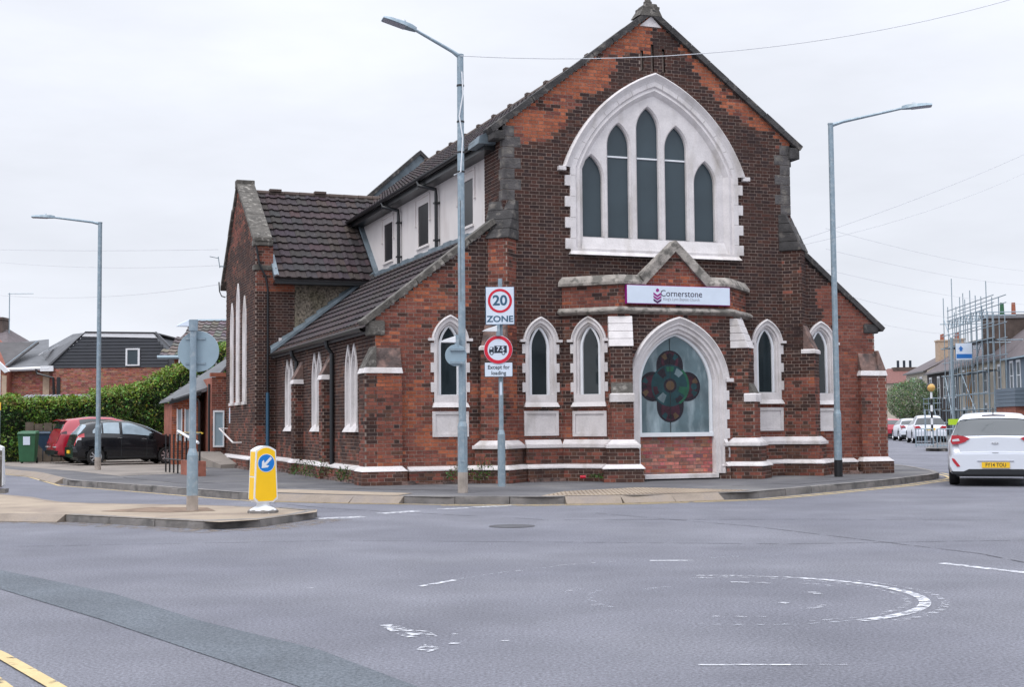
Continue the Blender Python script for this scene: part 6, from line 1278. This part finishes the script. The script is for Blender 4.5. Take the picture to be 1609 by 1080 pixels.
# low outbuilding roof in front
ob = empty('outbuilding', (-20, 56, 0), 0, 'low tiled outbuilding roof just above the hedge', 'building')
o = MB(); o.box(-1.5, 3.1, .1, 2.5, 0, 2.25); o.build('wall', 'far_brick', ob); tt_ = MB()
for i in range(26):
    for r_ in range(2): x = 1.35 + -2.75 + i * .17; tt_.hexa([(x, 0 + r_ * .5, 2.25 + r_ * .14), (x + .12, 0 + r_ * .5, 2.25 + r_ * .14), (x + .12, .5 + r_ * .5, 2.39 + r_ * .14), (x, .5 + r_ * .5, 2.39 + r_ * .14), (x, 0 + r_ * .5, 2.33 + r_ * .14), (x + .12, 0 + r_ * .5, 2.33 + r_ * .14), (x + .12, .5 + r_ * .5, 2.45 + r_ * .14), (x, .5 + r_ * .5, 2.45 + r_ * .14)])
tt_.build('roof_tile_rows', 'grey_tile_stuff', ob, kind='stuff'); ob.location = (-19.2, 56, 0.12)
# tiled house just behind the transept
hb = empty('house', (-13.5, 58, .1), R(0), 'house with brown tiled roof rising between hedge and transept', 'house')
o = MB(); o.box(-1.2, 6, .4, 6, 0, 4.2); o.build('wall', 'far_brick', hb)
RT = [(.13, .11, .105), (.15, .125, .115), (.11, .095, .09)]
rdv = Vector((0, 3.0, 1.75)); rt0 = Vector((-1.75, 0, 4.25))
roof(rt0, (1, 0, 0), rdv, 6.5, rdv.length, .33, .30, 'roof', hb, clip=lambda p: p.x > -1.7 + (p.y / 3.0) * .85, pal=RT, amp=.04, seed=21, deck=False)
o = MB(); o.poly([(-1.7, 0.02, 4.22), (4.6, .02, 4.22), (4.6, 3.0, 5.96), (-.85, 3.0, 5.96)]); o.poly([(-1.7, .02, 4.22), (-.85, 3, 5.96), (-1.9, 5, 4.2)]); o.build('roof', 'far_roof', hb)
o = MB(); o.tube([(-1.8, -.08, 4.2), (4.6, -.08, 4.2)], .09, 6); o.tube([(-.85, 2.95, 6.0), (4.6, 2.95, 6.0)], .08, 6); o.build('gutter', 'sign_back', hb)
o = MB(); o.tube([(-.85, -.05, 4.15), (-.85, -.05, 0)], .05, 6); o.build('downpipe', 'white_plastic', hb)
# chimney house at far left edge
hc = empty('house', (-30.4, 76, 0), 0, 'distant house at the left edge with chimney and aerial', 'house')
o = MB(); o.box(-5, 1.7, 0, 6, 0, 5.9); o.build('wall', 'far_brick', hc)
o = MB(); o.hexa([(-5, -.3, 5.9), (2, -.3, 5.9), (2, 6.3, 5.9), (-5, 6.3, 5.9), (-5, 2.9, 7.2), (.6, 2.9, 7.2), (.6, 3.1, 7.2), (-5, 3.1, 7.2)]); o.build('roof', 'far_roof', hc)
o = MB(); o.box(-.6, .75, 2, 3, 6.3, 7.6); o.box(-.65, .8, 1.95, 3.05, 7.6, 7.75); ch = o.build('chimney', 'far_brown', hc); o = MB(); o.tube([(.25, 2.5, 7.75), (.25, 2.5, 8.3)], [.16, .13], 8); o.build('chimney_pot', 'terracotta', ch)
o = MB(); o.tube([(1.0, 2.4, 6.6), (1.0, 2.4, 9.2)], .03, 5); o.tube([(.9, 2.4, 9.15), (2.4, 2.4, 9.15)], .02, 5); o.build('aerial', 'galvanised', ch)
# ================================================================== terrace on the right
ST = Vector((.092, .996)); SN = Vector((-.996, .092)); A0 = Vector((32.8, 86))
def sfr(d=0): p = A0 + SN * d; return frame(tuple(p), tuple(ST), tuple(SN))
TFr = sfr(0)
def terrace(label, t0, t1, m, eave, ridge, wins, doors=(), roofm='far_roof', trim='white_plastic', chimney=None, extra=None):
    e = empty('terraced_house', (0, 0, .12), 0, label, 'house', 'terraced houses along the side street'); o = MB()
    o.fbox(TFr, t0 + .01, t1 - .01, -7, 0, 0, eave); o.prism(frame(tuple(A0 + ST * (t0 + .01)), tuple(-SN), tuple(-ST)), [(0, eave), (3.5, ridge), (7, eave)], -(t1 - t0) + .02, 0, back=True); o.build('wall', m, e)
    o = MB()
    o.hexa([TFr(t0, .25, eave - .08), TFr(t1, .25, eave - .08), TFr(t1, -3.5, ridge + .02), TFr(t0, -3.5, ridge + .02), TFr(t0, .25, eave + .0), TFr(t1, .25, eave + .0), TFr(t1, -3.5, ridge + .12), TFr(t0, -3.5, ridge + .12)]); o.hexa([TFr(t0, -3.5, ridge + .02), TFr(t1, -3.5, ridge + .02), TFr(t1, -7.2, eave), TFr(t0, -7.2, eave), TFr(t0, -3.5, ridge + .12), TFr(t1, -3.5, ridge + .12), TFr(t1, -7.2, eave + .08), TFr(t0, -7.2, eave + .08)]); rf = o.build('roof', roofm, e)
    o = MB(); o.fbox(TFr, t0, t1, .22, .32, eave - .12, eave - .02); o.build('gutter', 'black_plastic' if m != 'far_blue' else 'sign_back', e)
    for a, b, z0, z1 in wins:
        o = MB(); o.fbox(TFr, a - .08, b + .08, 0, .05, z0 - .12, z0); o.fbox(TFr, a - .08, b + .08, 0, .05, z1, z1 + .16); o.fbox(TFr, a - .05, a + .04, 0, .045, z0, z1); o.fbox(TFr, b - .04, b + .05, 0, .045, z0, z1); o.fbox(TFr, a, b, 0, .04, (z0 + z1) / 2 - .03, (z0 + z1) / 2 + .03); wo = o.build('window', trim, e)
        o = MB(); o.fbox(TFr, a + .04, b - .04, 0, .02, z0, z1); o.build('pane', 'glass_grey', wo)
    for a, b in doors:
        o = MB(); o.fbox(TFr, a, b, 0, .05, 0, 2.1); d_ = o.build('door', 'white_plastic', e); o = MB(); o.fbox(TFr, a + .1, b - .1, .05, .06, .3, 1.9); o.build('door_panel', 'glass_dark', d_)
    if chimney:
        t, hh, ww, n = chimney; o = MB(); o.fbox(TFr, t - ww / 2, t + ww / 2, -2.4, -1.4, ridge - 1.9, ridge + hh); o.fbox(TFr, t - ww / 2 - .06, t + ww / 2 + .06, -2.46, -1.34, ridge + hh, ridge + hh + .12); c_ = o.build('chimney', 'far_brown' if m != 'far_dark_brick' else 'buff_brick', e)
        for i in range(n): o = MB(); p = TFr(t - ww / 2 + ww * (i + .5) / n, -1.9, ridge + hh + .1); o.tube([p, (p[0], p[1], p[2] + .55)], [.14, .11], 8); o.build('chimney_pot', 'terracotta', c_)
    if extra: extra(e)
    return e
terrace('blue grey painted terraced house at the right edge', -3.5, 4.6, 'far_blue', 5.25, 8.2, [(2.6, 3.3, 3.2, 4.9), (.9, 1.7, 3.2, 4.9)], trim='white_plastic', extra=None)
def porchx(e):
    o = MB(); o.fbox(TFr, -1, 3.6, .0, .9, 0, 2.0); o.build('porch', 'far_brick', e)
    for i in range(5): o = MB(); o.fbox(TFr, -1.2, 3.8, .0, 1.0 - i * .01, 2.0 + i * .24, 2.22 + i * .24); o.build('cladding_board', 'far_blue', e)
porchx([o for o in COL.objects if o.name.startswith('terraced_house')][0])
terrace('cream rendered terraced house wrapped in scaffolding', 4.6, 11.4, 'far_cream', 5.3, 8.1, [(5.6, 6.3, 3.3, 4.8), (9.2, 10.1, 3.2, 4.7), (6.4, 7.2, .9, 2.2), (9.4, 10.2, .9, 2.2)], chimney=None)
terrace('cream rendered terraced house with a timber boarded strip', 11.4, 17.6, 'far_cream', 5.2, 7.7, [(12.6, 13.3, 3.2, 4.8), (15.6, 16.4, 3.2, 4.8), (12.8, 13.6, .9, 2.2)], [(15.6, 16.6)])
terrace('dark brick terraced house with three pale window surrounds', 17.6, 23.2, 'far_dark_brick', 5.1, 7.5, [(18.6, 19.4, 3.0, 4.6), (20.4, 21.2, 3.0, 4.6), (22.0, 22.8, 3.0, 4.6)], [(18.4, 19.5)], chimney=(26.2, .3, 1.2, 2))
terrace('dark brick terraced house beside the cream end wall', 23.2, 29.0, 'far_dark_brick', 5.1, 7.5, [(24.2, 25.0, 3.0, 4.6), (27.2, 28.0, 3.0, 4.6)], [(24.4, 25.4)], chimney=(31.5, .5, 1.2, 2))
terrace('pale rendered terraced house at the far end behind the tree', 29.0, 38.0, 'far_cream', 5.4, 7.2, [(31, 31.8, 3.2, 4.8), (34, 34.8, 3.2, 4.8)])
# large scaffolded chimney stack on a wall of its own
cs = empty('chimney_stack', (0, 0, 0), 0, 'wide brown brick chimney stack inside the roof scaffolding', 'chimney')
o = MB(); o.fbox(TFr, 9.6, 10.8, -4.2, -.1, 5.2, 8.5); o.build('stack', 'far_brown', cs); o = MB(); o.fbox(TFr, 9.5, 10.9, -4.3, .0, 8.5, 8.78); o.build('capping', 'grey_tile_stuff', cs)
for t in (6.1, 7.6): o = MB(); p = TFr(10.2, -2.2 if t < 7 else -1.4, 8.75); o.tube([p, (p[0], p[1], p[2] + .9)], [.17, .14], 8); o.build('chimney_pot', 'terracotta' if t < 7 else 'bin_green', cs)
sc_ = empty('scaffolding', (0, 0, 0), 0, 'grey tube scaffolding tower rising over the cream terraced house', 'scaffolding')
def tube(a, b, r=.035, name='scaffold_pole'): o = MB(); o.tube([TFr(*a), TFr(*b)], r, 5); o.build(name, 'galvanised', sc_)
for t, top_ in ((2.4, 9.4), (3.8, 10.6), (5.2, 9.7), (6.7, 9.9), (8.2, 10.4), (9.7, 9.9), (11.2, 10.2), (12.4, 9.6), (13.6, 11.8), (15.0, 9.8), (16.4, 10.6)):
    for d in (1.3, .5): tube((t, d, .12), (t, d, top_ - (1.1 if d < 1 else 0)))
for z in (1.1, 2.0, 3.1, 4.6, 5.6, 6.7, 7.7, 9.0, 9.5):
    for d in (1.3, .5): tube((2.0 if z > 5 else 4.4, d, z), (17.2 if z < 9 else 15.2, d, z))
for t in (5.2, 8.2, 11.2, 13.6, 16.4):
    for z in (2.0, 4.6, 6.7, 8.6): tube((t, 1.6, z), (t, .2 if z < 6 else -1.8, z))
for a, b in (((13.6, 1.3, .2), (16.4, 1.3, 4.6)), ((16.4, 1.3, 2.0), (13.6, 1.3, 6.7)), ((5.2, 1.3, .2), (11.2, 1.3, 4.6)), ((11.2, 1.3, .4), (8.2, 1.3, 4.6)), ((13.6, 1.3, 6.7), (16.4, 1.3, 9.0)), ((8.2, 1.3, 4.6), (5.2, 1.3, 6.7))): tube(a, b)
for d in (1.25,):
    for z0, z1 in ((8.15, 8.75),):
        tube((4.2, d, z0), (15.6, d, z0), .04, 'truss_chord'); tube((4.2, d, z1), (15.6, d, z1), .04, 'truss_chord'); t = 4.4
        while t < 15.2: tube((t, d, z0), (t + .45, d, z1), .025, 'truss_brace'); tube((t + .45, d, z1), (t + .9, d, z0), .025, 'truss_brace'); t += .9
o = MB()
for z in (4.64, 6.74): o.fbox(TFr, 4.6, 17, .5, 1.3, z, z + .06)
o.build('deck_boards', 'timber_fence', sc_)
s2 = empty('scaffolding', (0, 0, 0), 0, 'low scaffold platform along the dark brick terraced houses', 'scaffolding')
def tube2(a, b, r=.035): o = MB(); o.tube([TFr(*a), TFr(*b)], r, 5); o.build('scaffold_pole', 'galvanised', s2)
for t in (17.6, 19.6, 21.6, 23.4):
    for d in (1.5, .4): tube2((t, d, .12), (t, d, 3.1))
for z in (1.0, 2.1, 2.6, 3.0): tube2((17.2, 1.5, z), (23.8, 1.5, z))
for t in (17.6, 19.6, 21.6): tube2((t, 1.5, .2), (t + 1.9, 1.5, 2.1))
o = MB(); o.fbox(TFr, 17.2, 23.8, .4, 1.5, 2.1, 2.16); o.build('deck_boards', 'timber_fence', s2)
o = MB(); o.fbox(TFr, 13.8, 15.2, 0, .08, 2.3, 5.0); ob_ = o.build('boarded_panel', 'wood_board'); tag(ob_, 'orange timber board standing against the cream house front', 'board')
# board on pole, beacon, barrier, signs
bd = empty('sale_board', (30.6, 93.5, .12), 0, 'white and blue hoarding fixed to the pole by the scaffolding', 'sign board')
o = MB(); o.tube([(0, 0, 0), (0, 0, 6.9)], .10, 8); o.build('pole', 'galvanised', bd); o = MB(); o.box(.28, 1.4, -.12, -.05, 5.35, 6.5); o.build('board', 'sign_white', bd); o = MB(); o.box(.3, 1.38, -.13, -.12, 5.45, 5.75); o.build('band', 'board_blue', bd)
o = MB(); o.prism(frame((0, -.12), (1, 0), (0, -1)), [(.45, 6.1), (.62, 6.32), (.80, 6.1), (.72, 6.1), (.72, 5.95), (.54, 5.95), (.54, 6.1)], 0, .01); o.build('arrow_emblem', 'board_blue', bd)
bb = empty('belisha_beacon', (20.55, 66., .12), 0, 'striped black and white crossing beacon with amber globe', 'beacon')
for i in range(8): o = MB(); o.tube([(0, 0, i * .32), (0, 0, (i + 1) * .32)], .055, 10); o.build('pole_band', 'black_metal' if i % 2 == 0 else 'white_plastic', bb)
o = MB(); o.lathe([(0, -.2), (.1, -.18), (.17, -.1), (.2, 0), (.17, .1), (.1, .17), (0, .2)], 16, Matrix.Translation((0, 0, 2.78))); o.build('globe', 'amber_globe', bb, smooth=True)
o = MB(); o.lathe([(.175, -.115), (.215, .0), (.18, .12), (.1, .2), (0, .22)], 16, Matrix.Translation((0, .06, 2.80))); o.build('shroud', 'black_metal', bb)
def barrier(x0, y0, x1, y1, label):
    e = empty('pedestrian_barrier', (x0, y0, .12), math.atan2(y1 - y0, x1 - x0), label, 'barrier', 'pedestrian barriers by the crossing'); L = math.hypot(x1 - x0, y1 - y0)
    o = MB(); o.tube([(0, 0, .80), (L, 0, .80)], .025, 5); o.tube([(0, 0, .1), (L, 0, .1)], .02, 5); o.build('rail', 'galvanised', e)
    n = int(L / .11)
    for i in range(n + 1): o = MB(); o.tube([(L * i / n, 0, 0), (L * i / n, 0, .82)], .028 if i in (0, n) else .012, 4); o.build('upright', 'galvanised', e)
barrier(17.8, 59.5, 18.5, 59.3, 'grey pedestrian barrier left of the striped beacon'); barrier(17.95, 57.0, 18.6, 56.9, 'grey pedestrian barrier right of the striped beacon')
o = MB(); o.box(-1.2, 1.2, -.2, .2, 0, .35); oh = o.build('cover_sheet', 'hi_vis'); oh.location = (27.3, 80.5, 1.0); tag(oh, 'bright yellow green cover seen above the barrier', 'cover')
hs = empty('street_sign_post', (21.6, 70.5, .12), 0, 'thin grey post near the street tree', 'post'); o = MB(); o.tube([(0, 0, 0), (0, 0, 1.75)], .04, 6); o.build('post', 'galvanised', hs)
# street tree (rounded, clipped)
def tree(loc, rx, rz, cz, label, n=15000, seed=3, ls=.13, pal=((.11, .17, .075), (.16, .235, .11), (.065, .11, .045))):
    e = empty('street_tree', loc, 0, label, 'tree'); rg = random.Random(seed); o = MB(); o.tube([(0, 0, 0), (.05, 0, 1.), (0, .05, 2.2)], [.14, .11, .07], 8)
    for i in range(9): a = i * .7; o.tube([(0, 0, 1.2 + i * .07), (rx * .6 * math.cos(a), rx * .6 * math.sin(a), cz + .3 * math.sin(i))], [.05, .015], 5)
    o.build('trunk', 'bark', e); o = MB()
    for i in range(n):
        th = rg.uniform(0, 6.283); u_ = rg.uniform(-1, 1); q = (1 - u_ * u_) ** .5; r_ = rg.random() ** .22; d = Vector((q * math.cos(th), q * math.sin(th), u_))
        k = 1 + .13 * nz(d.x * 2.5 + 5, d.y * 2.5, d.z * 2.5) + .08 * nz(d.x * 6, d.y * 6, d.z * 6)
        cn = nz(d.x * 5, d.y * 5 + 3, d.z * 5) ; c = pal[1] if cn > .08 else (pal[0] if cn > -.15 else pal[2]); leafq(o, (d.x * rx * r_ * k, d.y * rx * r_ * k, cz + d.z * rz * r_ * k), ls, rg, c, .2)
    o.build('crown', 'leaf', e, kind='stuff'); return e
tree((33.3, 112., .12), 2.25, 1.8, 2.75, 'round clipped green tree before the terrace end')
# distant brick house behind the tree
dh = empty('house', (41.5, 142, 0), R(-5), 'distant red roofed house with three chimney pots behind the tree', 'house')
o = MB(); o.box(-3.2, 4, 0, 8, 0, 5.2); o.build('wall', 'far_cream', dh); o = MB(); o.hexa([(-3.6, -.3, 5.2), (4.4, -.3, 5.2), (4.4, 8.3, 5.2), (-3.6, 8.3, 5.2), (-1.0, 3.8, 6.9), (3.0, 3.8, 6.9), (3.0, 4.2, 6.9), (-1.0, 4.2, 6.9)]); o.build('roof', 'far_red_roof', dh)
o = MB(); o.box(-.6, 1.9, 3, 4.2, 5.6, 7.0); c_ = o.build('chimney', 'far_brown', dh)
for i in range(3): o = MB(); o.tube([(.0 + i * .65, 3.6, 7.0), (.0 + i * .65, 3.6, 7.75)], .14, 8); o.build('chimney_pot', 'sign_black', c_)
# ================================================================== overhead wires
def wire(a, b, sagv, m, label, r=.012):
    a, b = Vector(a), Vector(b); o = MB(); o.tube([a.lerp(b, i / 24) - Vector((0, 0, sagv * 4 * (i / 24) * (1 - i / 24))) for i in range(25)], r, 5); tag(o.build('overhead_wire', m), label, 'wire', 'overhead wires')
top_c = Vector((-.88, 23.5, 7.85)); wire(top_c, (12.2, 27.5, 10.6), .62, 'cable_light', 'overhead wire from the middle lamp top across the gable', .0075)
c0 = cm @ Vector((3.55, 1.0, 5.2)); wire(c0, (24.0, 50., 13.6), .35, 'cable_light', 'upper overhead wire from the nave to the right edge', .007); wire(c0 + Vector((0, 0, -.05)), (24.0, 50., 13.2), .7, 'cable_light', 'lower overhead wire from the nave to the right edge', .005)
c1 = cm @ Vector((5.3, 6.0, 4.4))
for i, (x, z) in enumerate(((44, 12.6), (44, 11.6), (44, 10.1), (40, 8.9), (38, 8.0))): wire((10.6, 45, 7.8 - i * .7), (x, 105, z + .2), .5, 'cable_light', ('highest', 'second', 'third', 'fourth', 'lowest')[i] + ' thin wire of the set over the terraced street', .006)
c2 = cm @ Vector((-7.0, 16.2, 6.2)); wire(c2, (-26., 57, 9.0), .35, 'cable_light', 'upper thin wire crossing the sky left of the transept', .006); wire(c2 + Vector((0, 0, .5)), (-26, 57, 9.1), .1, 'cable_light', 'top thin wire crossing the sky left of the transept', .007); wire(c2 + Vector((0, 0, -.6)), (-26, 57, 7.7), .6, 'cable_light', 'lower thin wire crossing the sky left of the transept', .006)

# ================================================================== terrace across the junction (mirrored in the church windows)
for k in range(6):
    e = empty('terraced_house', (14 + k * 8.2, -17 + k * 1.5, 0), R(10), ('red brick', 'cream rendered', 'grey rendered', 'brown brick', 'white painted', 'dark brick')[k] + ' terraced house across the junction behind the viewpoint', 'house', 'houses facing the church')
    o = MB(); o.box(-4, 4, -7, 0, 0, 5.6); o.build('wall', ('far_brick', 'far_cream', 'far_blue', 'far_brown', 'cream_render', 'far_dark_brick')[k], e)
    o = MB(); o.hexa([(-4.1, -7.2, 5.6), (4.1, -7.2, 5.6), (4.1, .3, 5.6), (-4.1, .3, 5.6), (-4.1, -3.6, 8.4), (4.1, -3.6, 8.4), (4.1, -3.4, 8.4), (-4.1, -3.4, 8.4)]); o.build('roof', 'slate', e)
    for x in (-2.4, 1.6):
        for z in (1.0, 3.6):
            o = MB(); o.box(x - .6, x + .6, 0, .05, z, z + 1.5); w_ = o.build('window', 'white_plastic', e); o = MB(); o.box(x - .5, x + .5, .05, .06, z + .1, z + 1.4); o.build('pane', 'glass_dark', w_)
    o = MB(); o.box(-.5, .4, 0, .06, 0, 2.1); o.build('door', 'timber_fence', e)
